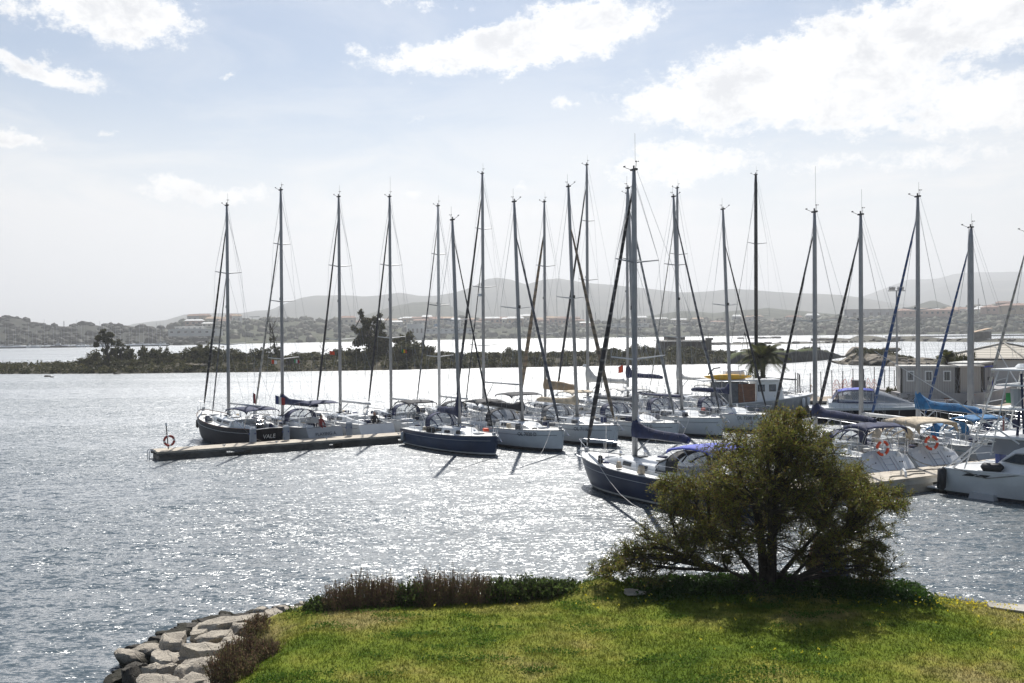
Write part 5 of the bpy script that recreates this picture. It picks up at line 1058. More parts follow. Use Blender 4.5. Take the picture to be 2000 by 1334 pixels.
# person walking
def person(loc,rz,label):
    J=dict(pel=(0,0,.93),wai=(.01,0,1.12),che=(.04,0,1.36),nek=(.07,0,1.50),hed=(.10,0,1.60),top=(.12,0,1.74),
     lh=(0,.10,.88),lk=(.22,.10,.50),la=(.20,.10,.10),lt=(.36,.10,.05), rh=(0,-.10,.88),rk=(-.10,-.10,.49),ra=(-.40,-.10,.16),rt=(-.30,-.10,.04),
     ls=(.04,.18,1.42),le=(-.10,.25,1.16),lw=(-.02,.24,.93),lf=(.02,.23,.83), rs=(.04,-.18,1.42),re=(.12,-.25,1.16),rw=(.30,-.20,1.04),rf=(.38,-.18,1.0))
    rad_=dict(pel=.14,wai=.125,che=.15,nek=.06,hed=.095,top=.07,lh=.095,lk=.062,la=.042,lt=.035,rh=.095,rk=.062,ra=.042,rt=.035,ls=.075,le=.05,lw=.035,lf=.03,rs=.075,re=.05,rw=.035,rf=.03)
    K=list(J); E=[('pel','wai'),('wai','che'),('che','nek'),('nek','hed'),('hed','top'),('pel','lh'),('lh','lk'),('lk','la'),('la','lt'),('pel','rh'),('rh','rk'),('rk','ra'),('ra','rt'),('che','ls'),('ls','le'),('le','lw'),('lw','lf'),('che','rs'),('rs','re'),('re','rw'),('rw','rf')]
    me=bpy.data.meshes.new('person'); me.from_pydata([J[k] for k in K],[(K.index(a),K.index(c)) for a,c in E],[])
    o=bpy.data.objects.new('person',me); COL.objects.link(o); o.location=loc; o.rotation_euler=(0,0,rz)
    sk=o.modifiers.new('skin','SKIN'); sk.use_smooth_shade=True; lay=me.skin_vertices[0] if len(me.skin_vertices) else None
    if lay is None: return o
    for i,k in enumerate(K): r=rad_[k]; lay.data[i].radius=(r,r*(.8 if k in('pel','wai','che') else 1)); lay.data[i].use_root=(k=='pel')
    o.modifiers.new('sub','SUBSURF').levels=1; me.materials.append(M['cloth_d']); tag(o,label,'person')
    b=MB(); b.tube([(.09,0,1.50),(.11,0,1.6),(.12,0,1.7),(.11,0,1.77)],[.07,.10,.098,.04],10); b.build('head','skin',o,smooth=True)
    b=MB(); b.tube([(.065,0,1.58),(.09,0,1.69),(.10,0,1.79)],[.085,.108,.05],10); b.build('hair','hair',o,smooth=True)
    for s_ in (1,-1):
        kk='l' if s_>0 else 'r'; b=MB(); w=Vector(J[kk+'w']); f=Vector(J[kk+'f']); d=(f-w).normalized()
        b.tube([w,f,f+d*.03],[.03,.042,.03],6)
        for q in range(4): b.tube([f+Vector((-.02+.014*q,.01*s_,0)),f+d*.05+Vector((-.02+.014*q,0,-.02)),f+d*.07+Vector((-.02+.014*q,-.01*s_,-.05))],.009,4)
        b.tube([w+d*.03,w+d*.07+Vector((.035,0,0))],.011,4); b.build('hand','skin',o)
        b=MB(); t=Vector(J[kk+'t']); a=Vector(J[kk+'a']); b.tube([a+Vector((-.05,0,-.03)),t+Vector((0,0,-.02)),t+Vector((.05,0,-.01))],[.05,.05,.03],6); b.build('shoe','black',o)
    return o
person((38.1,83.0,QZ),rad(-18),'person in dark clothes walking along the quay below the cabins')
# fence of posts and wire along the back edge of the quay
def fencerun(pts,n,h,label,lean=0,mat='concd'):
    e=empty('wire_fence',(0,0,0),0,label,'fence'); P_=[]
    tot=sum((Vector(b_)-Vector(a_)).length for a_,b_ in zip(pts,pts[1:]))
    for i in range(n):
        d=tot*i/(n-1)
        for a_,b_ in zip(pts,pts[1:]):
            l=(Vector(b_)-Vector(a_)).length
            if d<=l+1e-6: q=Vector(a_).lerp(Vector(b_),d/l); break
            d-=l
        hh=h*rng.uniform(.9,1.1); t=Vector((rng.uniform(-.06,.06),0,hh)); b=MB(); b.line((q.x,q.y,QZ),(q.x+t.x,q.y,QZ+hh),.045,5); b.build('post',mat,e); P_.append((q,hh))
    b=MB()
    for f in (.25,.5,.75,.97):
        b.tube([(q.x,q.y,QZ+hh*f-.0) for q,hh in P_],.008,3)
    b.build('wire','wire',e); return e
fencerun([(25.8,90.6),(27.5,95.0),(33,98.2),(39,101.6)],13,2.5,'fence of tall thin posts and wire along the back edge of the quay')
# orange safety netting
def net(a,c,h,label,R_=3):
    r=random.Random(R_); b=MB(); a=Vector(a);c=Vector(c); nn=int((c-a).length/.18)
    for k in range(5):
        b.tube([a.lerp(c,u/8)+Vector((0,0,h*(k/4)*(1-.25*sin(u*1.9+R_))+.05*r.uniform(-1,1))) for u in range(9)],.022,3)
    for i in range(nn): u=i/nn; b.line(a.lerp(c,u)+Vector((0,0,.02)),a.lerp(c,u+.01)+Vector((0,0,h*(1-.25*sin(u*8*1.9+R_)))),.016,3)
    tag(b.build('safety_net',pm('orange_red_net',(.6,.09,.05),.6)),label,'safety net')
net((31.2,96.9,QZ),(33.6,98.3,QZ),1.35,'orange safety net left of the blue and white furled sail on the quay',2)
net((34.8,98.9,QZ),(36.6,99.9,QZ),1.3,'sagging orange safety net right of the grey block on the quay',5)
b=MB(); b.box((34.1,98.0,QZ+.75),(1.1,.9,1.5)); tag(b.build('utility_box',pm('utility_grey',(.12,.12,.13),.7)),'dark grey utility box between the two orange safety nets','utility box')
b=MB(); b.tube([(35.1,88.0,QZ),(35.1,88.0,QZ+2.3)],[.42,.42],10); tag(b.build('rolled_net',pm('orange_red_net2',(.6,.08,.045),.6,var=.5,scale=6)),'upright red-orange bundle beside the left end of the long site cabin','bundle')
for i,(x,y) in enumerate([(28.7,96.0),(36.9,97.6)]): b=MB(); b.line((x,y,QZ),(x+.1,y,QZ+(1.2 if i==0 else 2.9)),.06 if i==0 else .03,6); tag(b.build('post','yellow' if i==0 else 'mblk'),['short orange post by the quay fence','thin dark pole standing among the safety nets'][i],'post')
# parked bicycles
def bicycle(loc,rz,label):
    e=empty('bicycle',loc,rz,label,'bicycle','bicycles parked on the quay')
    for x in (-.52,.52):
        b=MB(); b.torus((x,0,.33),.31,.022,'y',20,5); w=b.build('wheel','black',e); b=MB()
        for k in range(6): b.line((x-.3*cos(k*pi/6),0,.33-.3*sin(k*pi/6)),(x+.3*cos(k*pi/6),0,.33+.3*sin(k*pi/6)),.004,3)
        b.build('spokes','steel',w)
    b=MB(); b.line((-.52,0,.33),(-.08,0,.3),.014); b.line((-.08,0,.3),(.36,0,.78),.018); b.line((-.08,0,.3),(-.22,0,.85),.016); b.line((-.2,0,.76),(.36,0,.82),.016); b.line((-.52,0,.33),(-.2,0,.76),.012); b.line((.52,0,.33),(.36,0,.9),.014); b.build('frame','mblk',e)
    b=MB(); b.tube([(.3,-.28,1.0),(.38,-.1,.98),(.38,.1,.98),(.3,.28,1.0)],.014,5); b.build('handlebar','steel',e); b=MB(); b.box((-.22,0,.9),(.26,.13,.06),top=.8); b.build('saddle','black',e)
bicycle((33.9,84.6,QZ),rad(-8),'rightmost dark bicycle parked at the corner of the whitewashed wall'); bicycle((33.2,85.3,QZ),rad(12),'second bicycle leaning behind the rightmost one'); bicycle((32.4,86.6,QZ),rad(-20),'third bicycle nearest the motor yacht windscreen')
# shrubs beside bicycles, pot plants
for i,(x,y,w,h) in enumerate([(33.6,88.4,1.6,1.5),(32.2,89.2,1.5,1.2),(31.0,90.5,1.6,1.0)]): bush((x,y,QZ),w,h,['tall dry shrub beside the bicycles on the quay','brown shrub behind the motor yacht windscreen','low brown shrub left of the other quay shrubs'][i],'shrubs on the quay',i)
b=MB()
for i,(dx,dz,r) in enumerate([(0,.2,.35),(.55,.15,.3),(.25,.5,.28),(-.5,.2,.26)]): b.box((36.3+dx,83.75,QZ+dz),(r*1.2,r,r))
tag(b.build('brick_pile',pm('brown_brick',(.16,.08,.05),.9,var=.3,scale=5)),'small pile of brown bricks at the foot of the whitewashed wall','brick pile')
# palms
FR=leafmat('palm_frond_green',(.05,.06,.02),(.10,.10,.035),.35,.5,2)
def palm(loc,h,n,ln,label,seed,tr=.22):
    r=random.Random(seed); e=empty('palm_tree',loc,0,label,'palm'); b=MB(); b.tube([(0,0,-.2),(.03,0,h*.5),(0,0,h)],[tr*1.3,tr,tr*1.15],9); b.build('trunk',BARK,e)
    V=[];F=[]
    for k in range(n):
        a=r.uniform(0,2*pi); up=r.uniform(-.25,1.2); L_=ln*r.uniform(.75,1.1); pts=[]
        for q in range(9):
            u=q/8; hor=L_*u*cos(up)*(1-.1*u); z=L_*(u*sin(up)-.55*u*u*(1.1-.3*up)); pts.append(Vector((hor*cos(a),hor*sin(a),h+z)))
        side=Vector((-sin(a),cos(a),0))
        for q in range(8):
            for s_ in (1,-1):
                for m_ in range(3):
                    u=(q+m_/3)/8; p=pts[q].lerp(pts[q+1],m_/3); w=L_*.24*sin(pi*min(1,.12+u*.88))**.7; d=side*s_*w+(pts[q+1]-pts[q]).normalized()*w*.7+Vector((0,0,-w*.45)); t=(pts[q+1]-pts[q]).normalized()*.03*L_/1.5; i0=len(V); V+=[p-t,p+d,p+t,p]; F.append((i0,i0+1,i0+2,i0+3))
    link('crown',npmesh('crown',[tuple(v) for v in V],F,FR),e); return e
palm((24.6,97.8,-.2),5.2,40,3.2,'palm tree with arching fronds behind the white wheelhouse boat',3)
palm((40.8,93.5,PLZ-.2),3.0,30,1.5,'small palm behind the long site cabin roof',5,.18)
for i,(x,y) in enumerate([(43.0,96.0),(43.9,97.5)]): bush((x,y,PLZ),2.6,3.4,['grey-green shrub right of the small palm behind the cabins','darker shrub farther right of the small palm'][i],'shrubs behind the cabins',i+3)
# ------------------------------------------------------------------ dark motor yacht along the quay
def motor_hull(root,L,B,fb,sheer,mats,rake=.16,names='hull',zr=None):
    rows=[(1.0,1.0),(.86,.99),(.55,.93),(.25,.86),(.12,.83),(.0,.8),(-.25,.4),(-.4,.05)]
    def beam(t): return max(.004,B/2*(.9+.1*sin(min(1,t/.4)*pi/2) if t<.4 else max(0,cos(((t-.4)/.6)**1.9*pi/2))**.65))
    def sh(t): return fb*(1+sheer*t**1.6)
    def sec(t,k):
        zf,bf=rows[k]; z=sh(t)*zf if zf>=0 else zf*1.1; fl=1-(1-bf)*(1+2.2*t*t); x=t*L-rake*L*(1-zf)*t**5; return x,beam(t)*max(.02,fl),z
    S=[0,.04,.1,.2,.3,.4,.5,.6,.7,.78,.85,.9,.94,.97,.99,1]; nr=len(rows); b=MB(); n=2*nr
    for t in S: a=[sec(t,k) for k in range(nr)]; b.v+= [(x,y,z) for x,y,z in a]+[(x,-y,z) for x,y,z in reversed(a)]
    for i in range(len(S)-1):
        for j in range(n-1):
            row=j if j<nr-1 else n-2-j; b.f.append((i*n+j,i*n+j+1,(i+1)*n+j+1,(i+1)*n+j)); b.mi.append(1 if row==0 else 0 if row<4 else 2)
    b.f.append(tuple(range(n))); b.mi.append(0); b.build('hull',mats,root,smooth='auto')
    b=MB()
    for t0,t1 in zip(S,S[1:]):
        x0,y0,z0=sec(t0,0);x1,y1,z1=sec(t1,0); b.add([(x0,-y0,z0-.03),(x0,y0,z0-.03),(x1,y1,z1-.03),(x1,0,z1+.06),(x1,-y1,z1-.03),(x0,0,z0+.06)],[(0,5,3,4),(5,1,2,3)])
    b.build('deck','gel',root); b=MB()
    for s_ in (1,-1): b.tube([(sec(t,0)[0],s_*sec(t,0)[1],sec(t,0)[2]) for t in S],.05,5)
    b.build('rub_rail','gel',root); return beam,sh,sec
MY=empty('motor_yacht',(24.9,83.6,0),rad(-14.5),'low motor yacht with black hull, white deck and blue canvas top along the quay','motor yacht')
beam_,sh_,sec_=motor_hull(MY,11.3,3.5,1.25,.22,['dark','gel','foul'],.14)
b=MB(); rs=[]
for i in range(12):
    u=i/11; x=lerp(1.5,9.0,u); w=1.45*(1-.55*u**2); z0=sh_(x/11.3)-.02; h=.62*(1-u**1.3)+.03; rs.append([(x,w,z0),(x,w*.93,z0+h*.7),(x,w*.6,z0+h),(x,0,z0+h*1.08),(x,-w*.6,z0+h),(x,-w*.93,z0+h*.7),(x,-w,z0)])
b.rings(rs); b.build('superstructure','gel',MY,smooth='auto')
def arc(x,w,z0,h,n=12,pw=.5): return [(x,w*cos(pi*i/n),z0+h*sin(pi*i/n)**pw) for i in range(n+1)]
z0=1.72; A=[arc(5.05,1.32,z0,1.05),arc(6.0,1.3,z0-.02,.82),arc(7.2,1.15,z0-.08,.42),arc(8.1,.95,z0-.14,.1)]
b=MB(); b.rings(A,closed=False); b.build('windscreen','glassd',MY,smooth=True)
A=[arc(2.25,1.3,z0,.95),arc(2.9,1.36,z0,1.12),arc(4.0,1.38,z0,1.18),arc(5.1,1.34,z0,1.05)]
b=MB(); b.rings([[a[i] for i in range(3,10)] for a in A],closed=False); top=b.build('canvas_top','cbright',MY,smooth=True); top.modifiers.new('cloth','SOLIDIFY').thickness=.03
for s_ in (0,1):
    b=MB(); idx=range(0,4) if s_ else range(9,13); b.rings([[a[i] for i in idx] for a in A[0:4]],closed=False); b.build('side_window','glass',top,smooth=True)
b=MB(); 
for a in (A[0],A[3]): b.tube(a,.06,5)
for i in (3,9): b.tube([a[i] for a in A],.05,5)
for i in (0,12): b.tube([a[i] for a in A],.05,5)
b.build('window_frame','cnavy',top)
b=MB(); b.rings([[(1.7,1.3*c,z0-.05) for c in (1,.5,0,-.5,-1)],[(2.3,1.3*c,z0+.9) for c in (1,.5,0,-.5,-1)]],closed=False); b.build('rear_flap','cnavy',top)
b=MB()
for s_ in (1,-1):
    P_=[(sec_(t,0)[0],s_*sec_(t,0)[1]*.93,sec_(t,0)[2]) for t in (.5,.6,.7,.8,.88,.95)]
    b.tube([(q[0],q[1],q[2]+.35) for q in P_]+[(11.3,0,sh_(1)+.42)],.014,4)
    for q in P_: b.line(q,(q[0],q[1],q[2]+.35),.012,4)
b.build('rail','steel',MY)
for i,t in enumerate((.18,.29,.42)): x,y,z=sec_(t,2); b=MB(); b.tube([(x,-y-.14,z+.4),(x,-y-.14,z+.3),(x,-y-.16,z-.3),(x,-y-.16,z-.4)],[.04,.14,.14,.04],8); b.line((x,-y-.14,z+.4),(x,-y,sh_(t)+.1),.012,3); b.build('fender','black',MY,smooth=True)
# ------------------------------------------------------------------ wheelhouse work boat
WB=empty('fishing_boat',(16.3,89.2,0),rad(2),'grey-hulled work boat with white wheelhouse and yellow kayak on its roof','fishing boat')
bm_,s2,sec2=motor_hull(WB,10.9,3.4,1.15,.75,['gelg','gelg','foul'],.12)
def roundbox(b,x0,x1,w,z0,z1,lean=.25,n=1):
    b.add([(x0,-w,z0),(x1,-w,z0),(x1,w,z0),(x0,w,z0),(x0+.02,-w*.93,z1),(x1-lean,-w*.93,z1),(x1-lean,w*.93,z1),(x0+.02,w*.93,z1)],[(3,2,1,0),(4,5,6,7),(0,1,5,4),(1,2,6,5),(2,3,7,6),(3,0,4,7)])
b=MB(); roundbox(b,5.3,7.9,1.15,1.3,3.25,.45); wh=b.build('wheelhouse','gel',WB,bevel=.06)
for k,x in enumerate((5.75,6.75)): b=MB(); b.box((x,-1.115,2.6),(.62,.05,.62),rx=-.04); f=b.build('window','blk',wh,bevel=.02); b=MB(); b.box((x,-1.145,2.62),(.5,.03,.48),rx=-.04); b.build('pane','glass',f)
b=MB(); b.box((7.68,0,2.7),(.04,1.7,.55),ry=-.22); b.build('windscreen','win',wh)
b=MB(); b.box((4.0,0,3.3),(7.2,2.6,.1)); b.build('awning_roof','gel',WB)
b=MB()
for x in (.6,2.2,3.8): 
    for y in (-1.2,1.2): b.line((x,y,1.2),(x,y,3.25),.03,5)
b.build('awning_posts','steel',WB)
b=MB(); b.box((3.1,-.2,2.15),(2.9,2.0,1.9)); b.build('aft_cabin','cgrey',WB); b=MB(); b.box((4.4,-1.22,2.15),(1.5,.06,1.7)); b.build('brown_curtain','brownw',WB)
b=MB(); b.tube([(0,0,.35),(.4,0,.35),(1.2,0,.3),(2.2,0,.28),(3.4,0,.3),(4.3,0,.36)],[.03,.15,.25,.28,.2,.03],8,rb=.75); k_=b.build('kayak','yellow',None,smooth=True,loc=loc_of(WB,(.7,-.8,3.3)),rz=rad(2)); tag(k_,'yellow kayak lying on the roof of the work boat','kayak')
b=MB(); b.box((3.6,.2,3.75),(1.9,1.4,.8),top=.85); b.build('roof_locker','gel',WB,bevel=.06)
b=MB(); b.tube([(1.6,.6,3.4),(1.4,.6,3.8),(1.9,.6,4.3),(2.5,.6,4.4)],.06,6); b.build('davit','mblk',WB)
b=MB(); b.torus((4.2,-.9,3.9),.3,.03,'y',16,5); b.build('hoop','steel',WB)
b=MB(); b.line((5.4,0,3.3),(4.6,0,7.6),.035,5); b.line((6.6,0,3.3),(4.7,0,7.4),.02,4); b.line((3.9,.3,3.4),(4.6,0,7.5),.02,4); b.tube([(6.0,.3,3.35),(6.0,.3,3.6)],[.16,.1],10); b.build('aerial_mast','mblk',WB)
b=MB()
for s_ in (1,-1):
    P_=[(sec2(t,0)[0],s_*sec2(t,0)[1]*.92,sec2(t,0)[2]) for t in (.7,.78,.86,.93,.98)]
    b.tube([(q[0],q[1],q[2]+.65) for q in P_],.018,4)
    for q in P_: b.line(q,(q[0],q[1],q[2]+.65),.016,4)
b.build('rail','steel',WB)
for t in (.88,.93): x,y,z=sec2(t,1); b=MB(); b.tube([(x,-y-.15,z+.1),(x,-y-.15,z),(x,-y-.17,z-.6),(x,-y-.17,z-.7)],[.05,.16,.16,.05],8); b.build('fender','gel',WB,smooth=True)
# ------------------------------------------------------------------ sport fishing boat at the right edge
SF=empty('sport_fishing_boat',tuple(Vector((21.6,47.6,0))),rad(-54),'white sport fishing boat with tall aluminium tower at the right edge','motor boat')
b3,s3,sec3=motor_hull(SF,13.5,4.3,1.25,.55,['gel','gel','foul'],.12)
b=MB(); b.box((-.45,0,.22),(.95,3.4,.1)); b.build('swim_platform','gel',SF,bevel=.03)
b=MB(); rs=[]
for u,(x,h,w) in enumerate([(2.0,.02,1.85),(2.5,.5,1.8),(3.1,1.0,1.7),(3.9,1.3,1.62),(6.0,1.35,1.5),(7.6,1.1,1.3),(9.2,.5,.95),(10.2,.05,.5)]):
    z=s3(x/13.5)-.03; rs.append([(x,w,z),(x,w*.95,z+h*.6),(x,w*.8,z+h),(x,0,z+h*1.05),(x,-w*.8,z+h),(x,-w*.95,z+h*.6),(x,-w,z)])
b.rings(rs); cb=b.build('cabin','gel',SF,smooth='auto')
b=MB(); b.add([(2.75,-1.76,1.80),(3.3,-1.62,2.18),(5.8,-1.42,2.3),(6.0,-1.44,1.9),(3.6,-1.68,1.72)],[(0,1,2,3,4)]); b.build('side_window','win',cb)
b=MB(); b.tube([(2.75,-1.77,1.80),(3.3,-1.63,2.18),(5.8,-1.43,2.3)],.03,5); b.build('window_frame','gelg',cb)
for x in (1.35,1.95): b=MB(); b.add([(x-.35,-2.03,1.0),(x-.05,-2.06,1.13),(x+.45,-2.07,1.14),(x+.2,-2.05,1.02)],[(0,1,2,3)]); b.build('hull_window','win',SF)
b=MB(); b.box((3.4,0,2.82),(3.9,2.9,.13)); hd_=b.build('hardtop','gel',SF,bevel=.05)
b=MB(); b.box((3.2,0,2.4),(2.4,2.3,.75)); b.build('enclosure','glassd',SF)
b=MB(); b.box((1.55,.4,1.9),(.25,.6,1.1)); b.build('cockpit_chair','blue',SF,bevel=.05)
b=MB()
for s_ in (1,-1):
    b.line((.95,s_*1.7,1.25),(2.25,s_*1.0,5.85),.035,6); b.line((2.1,s_*1.5,2.0),(2.7,s_*1.0,5.85),.03,6); b.line((4.6,s_*1.4,2.85),(3.4,s_*.95,5.8),.03,6)
    for k in range(9): z=1.5+k*.48; u=(z-1.25)/4.6; b.line((.95+1.3*u,s_*(1.7-.7*u),z),(2.1+.6*u,s_*(1.5-.5*u),z+.15),.018,4)
    b.line((1.2,s_*1.6,2.2),(3.6,s_*1.0,4.9),.02,4); b.line((1.6,s_*1.3,4.0),(4.2,s_*1.3,3.0),.02,4)
b.build('tower_frame','aluw',SF)
for z,x0,x1,w in ((4.1,1.9,3.8,1.15),(5.15,2.1,3.6,1.05),(5.85,1.9,3.8,1.1)): b=MB(); b.box(((x0+x1)/2,0,z),(x1-x0,w*2,.08)); b.build('tower_platform','gel',SF,bevel=.02)
b=MB(); b.tube([(2.8,0,5.9),(2.8,0,5.98),(2.8,0,6.1)],[.28,.3,.18],12); b.build('radar_dome','gel',SF)
b=MB(); b.tube([(3.4,-1.5,2.6),(.9,-2.2,4.4),(-2.4,-3.6,6.7)],[.04,.03,.012],5); b.build('outrigger','aluw',SF)
b=MB(); b.tube([(3.4,1.5,2.6),(1.6,2.0,5.0),(.2,2.4,6.9)],[.04,.03,.012],5); b.build('outrigger','aluw',SF)
b=MB(); b.line((.1,-1.75,1.25),(1.9,-1.2,2.9),.045,6); b.line((.4,-1.75,1.25),(2.1,-1.2,2.9),.045,6)
for k in range(7): u=k/6; b.line((.1+1.8*u,-1.75+.5*u,1.25+1.6*u),(.4+1.7*u,-1.75+.5*u,1.25+1.6*u),.02,4)
b.build('ladder','aluw',SF)
b=MB(); b.box((2.6,-.5,4.55),(.45,.35,.45)); b.build('green_cushion','green',SF); b=MB(); b.tube([(2.9,-.75,4.2),(2.9,-.75,5.0)],[.22,.27],8); b.build('helm_seat','gelg',SF)
b=MB(); b.line((3.0,-.9,2.9),(3.1,-.9,4.0),.06,6); b.line((3.3,-.9,3.0),(3.2,-.9,5.7),.05,6); b.build('dark_cover','cnavy',SF)
for (x,z) in ((.05,.75),): b=MB(); b.tube([(x,-2.0,z+.55),(x,-2.02,z+.42),(x-.02,-2.06,z-.42),(x-.02,-2.06,z-.55)],[.05,.2,.2,.05],9); b.line((x,-2.0,z+.5),(x+.1,-1.9,1.4),.015,3); b.build('fender','black',SF,smooth=True)
b=MB(); b.tube([(1.9,-1.97,1.5),(2.05,-2.0,1.5),(2.8,-2.0,1.54),(2.95,-1.97,1.56)],[.05,.2,.2,.05],9); b.build('fender','black',SF,smooth=True)
b=MB(); b.tube([(sec3(t,2)[0],-sec3(t,2)[1]-.012,sec3(t,2)[2]+.12) for t in (0,.1,.3,.5,.7)],.018,4); b.build('cove_stripe','gelg',SF)
b=MB(); b.box((1.9,-1.75,.12),(1.2,.5,.24),top=.9); b.build('spray_step','gelg',SF)
b=MB(); b.tube([(.6,-2.0,1.32),(2.2,-2.12,1.0),(4.0,-2.1,1.35)],.02,4); b.build('mooring_line','rope',SF)
# person seated in the cockpit of the second yacht
def seated(root,p,rz,label,shirt):
    J=dict(pel=(0,0,.0),wai=(.0,0,.2),che=(.03,0,.42),nek=(.06,0,.56),hed=(.09,0,.66),top=(.1,0,.78),lh=(.05,.1,-.02),lk=(.44,.14,.04),la=(.46,.14,-.36),lt=(.6,.15,-.42),rh=(.05,-.1,-.02),rk=(.44,-.14,.04),ra=(.5,-.16,-.36),rt=(.64,-.17,-.42),ls=(.03,.18,.46),le=(.1,.26,.22),lw=(.32,.2,.14),rs=(.03,-.18,.46),re=(.1,-.26,.22),rw=(.32,-.2,.14))
    rr=dict(pel=.14,wai=.12,che=.15,nek=.06,hed=.09,top=.06); K=list(J)
    E=[('pel','wai'),('wai','che'),('che','nek'),('nek','hed'),('hed','top'),('pel','lh'),('lh','lk'),('lk','la'),('la','lt'),('pel','rh'),('rh','rk'),('rk','ra'),('ra','rt'),('che','ls'),('ls','le'),('le','lw'),('che','rs'),('rs','re'),('re','rw')]
    me=bpy.data.meshes.new('person'); me.from_pydata([J[k] for k in K],[(K.index(a),K.index(c)) for a,c in E],[]); o=bpy.data.objects.new('person',me); COL.objects.link(o); o.location=loc_of(root,p); o.rotation_euler=(0,0,root.rotation_euler.z+rz)
    o.modifiers.new('skin','SKIN').use_smooth_shade=True
    if len(me.skin_vertices):
        for i,k in enumerate(K): r=rr.get(k,.085 if k[1]=='h' else .06 if k[1] in 'kse' else .04); me.skin_vertices[0].data[i].radius=(r,r); me.skin_vertices[0].data[i].use_root=(k=='pel')
    o.modifiers.new('sub','SUBSURF').levels=1; me.materials.append(M[shirt]); tag(o,label,'person')
    b=MB(); b.tube([(.07,0,.58),(.09,0,.68),(.1,0,.8)],[.07,.1,.06],10); b.build('head','skin',o,smooth=True); b=MB(); b.tube([(.04,0,.68),(.07,0,.78),(.08,0,.84)],[.08,.1,.04],8); b.build('hair','hair',o,smooth=True)
seated(B2,(.75,.0,1.2),pi,'person in a red jacket sitting in the cockpit of the second yacht','red')
seated(B3,(.9,-.2,1.2),pi*.9,'person in dark clothes sitting in the cockpit of the third yacht','cloth_d')
# ------------------------------------------------------------------ foreground shore and lawn
EDGE=[(-7.4,6),(-7.3,12),(-7.2,16),(-6.9,18.5),(-6.4,21.2),(-5.8,23.2),(-4.7,24.6),(-2.6,24.9),(0,24.9),(1.9,25.0),(3.2,25.3),(5.0,25.6),(7.5,25.45),(9.6,24.6),(11.2,23.6),(13.0,22.5),(16,20.6),(22,18),(40,14)]
EN=np.array(EDGE)
def edge_sd(X,Y):
    """signed distance to the shore edge, positive on land"""
    best=np.full(X.shape,1e9); 
    for (x0,y0),(x1,y1) in zip(EDGE,EDGE[1:]):
        dx,dy=x1-x0,y1-y0; t=np.clip(((X-x0)*dx+(Y-y0)*dy)/(dx*dx+dy*dy),0,1); d=np.hypot(X-x0-t*dx,Y-y0-t*dy); best=np.minimum(best,d)
    poly=np.array(EDGE+[(40,-30),(-7.4,-30)]); inside=np.zeros(X.shape,bool); j=len(poly)-1
    for i in range(len(poly)):
        xi,yi=poly[i]; xj,yj=poly[j]; c=((yi>Y)!=(yj>Y)); 
        with np.errstate(divide='ignore',invalid='ignore'): xx=(xj-xi)*(Y-yi)/(yj-yi)+xi
        inside^=c&(X<xx); j=i
    return np.where(inside,best,-best)
def vnoise(X,Y,s,seed):
    R=np.random.RandomState(seed); T=R.rand(64,64); x=X*s+seed*7.3; y=Y*s+seed*3.1; xi=np.floor(x).astype(int); yi=np.floor(y).astype(int); fx=x-xi; fy=y-yi; fx=fx*fx*(3-2*fx); fy=fy*fy*(3-2*fy)
    g=lambda a,b:T[a%64,b%64]
    return (g(xi,yi)*(1-fx)+g(xi+1,yi)*fx)*(1-fy)+(g(xi,yi+1)*(1-fx)+g(xi+1,yi+1)*fx)*fy
def ground_z(X,Y):
    X=np.asarray(X,float);Y=np.asarray(Y,float); sd=edge_sd(X,Y); left=np.clip((-3.2-X)/2.5,0,1)*np.clip((23.4-Y)/1.6,0,1)
    w=.9+1.4*left
    z=np.where(sd>0,1.25+.18*(1-np.exp(-np.maximum(sd,0)/3))+.10*(vnoise(X,Y,.5,1)-.5)+.035*(vnoise(X,Y,2.2,2)-.5),1.25+sd/w*1.0)
    k=np.clip(sd/1.2,0,1); k=k*k*(3-2*k); rim=1.25-.75*left*(1-np.clip(sd/2.0,0,1)); z=np.where(sd>0,z-(1.25-rim),rim+sd/w)
    z+=.35*np.exp(-(((X-2.1)/.8)**2+((Y-24.6)/.6)**2))+.12*np.exp(-(((X-6.4)/4)**2+((Y-25.0)/1.0)**2))
    return np.maximum(z,-1.2)
gx=np.arange(-12,40,.16); gy=np.arange(-6,30,.16); GX,GY=np.meshgrid(gx,gy); GZ=ground_z(GX,GY)
V=np.stack([GX.ravel(),GY.ravel(),GZ.ravel()],1); nxg=len(gx); nyg=len(gy)
I=np.arange(nxg*nyg).reshape(nyg,nxg); F=np.stack([I[:-1,:-1].ravel(),I[:-1,1:].ravel(),I[1:,1:].ravel(),I[1:,:-1].ravel()],1)
keep=GZ.ravel()[F].max(1)>-1.1; F=F[keep]
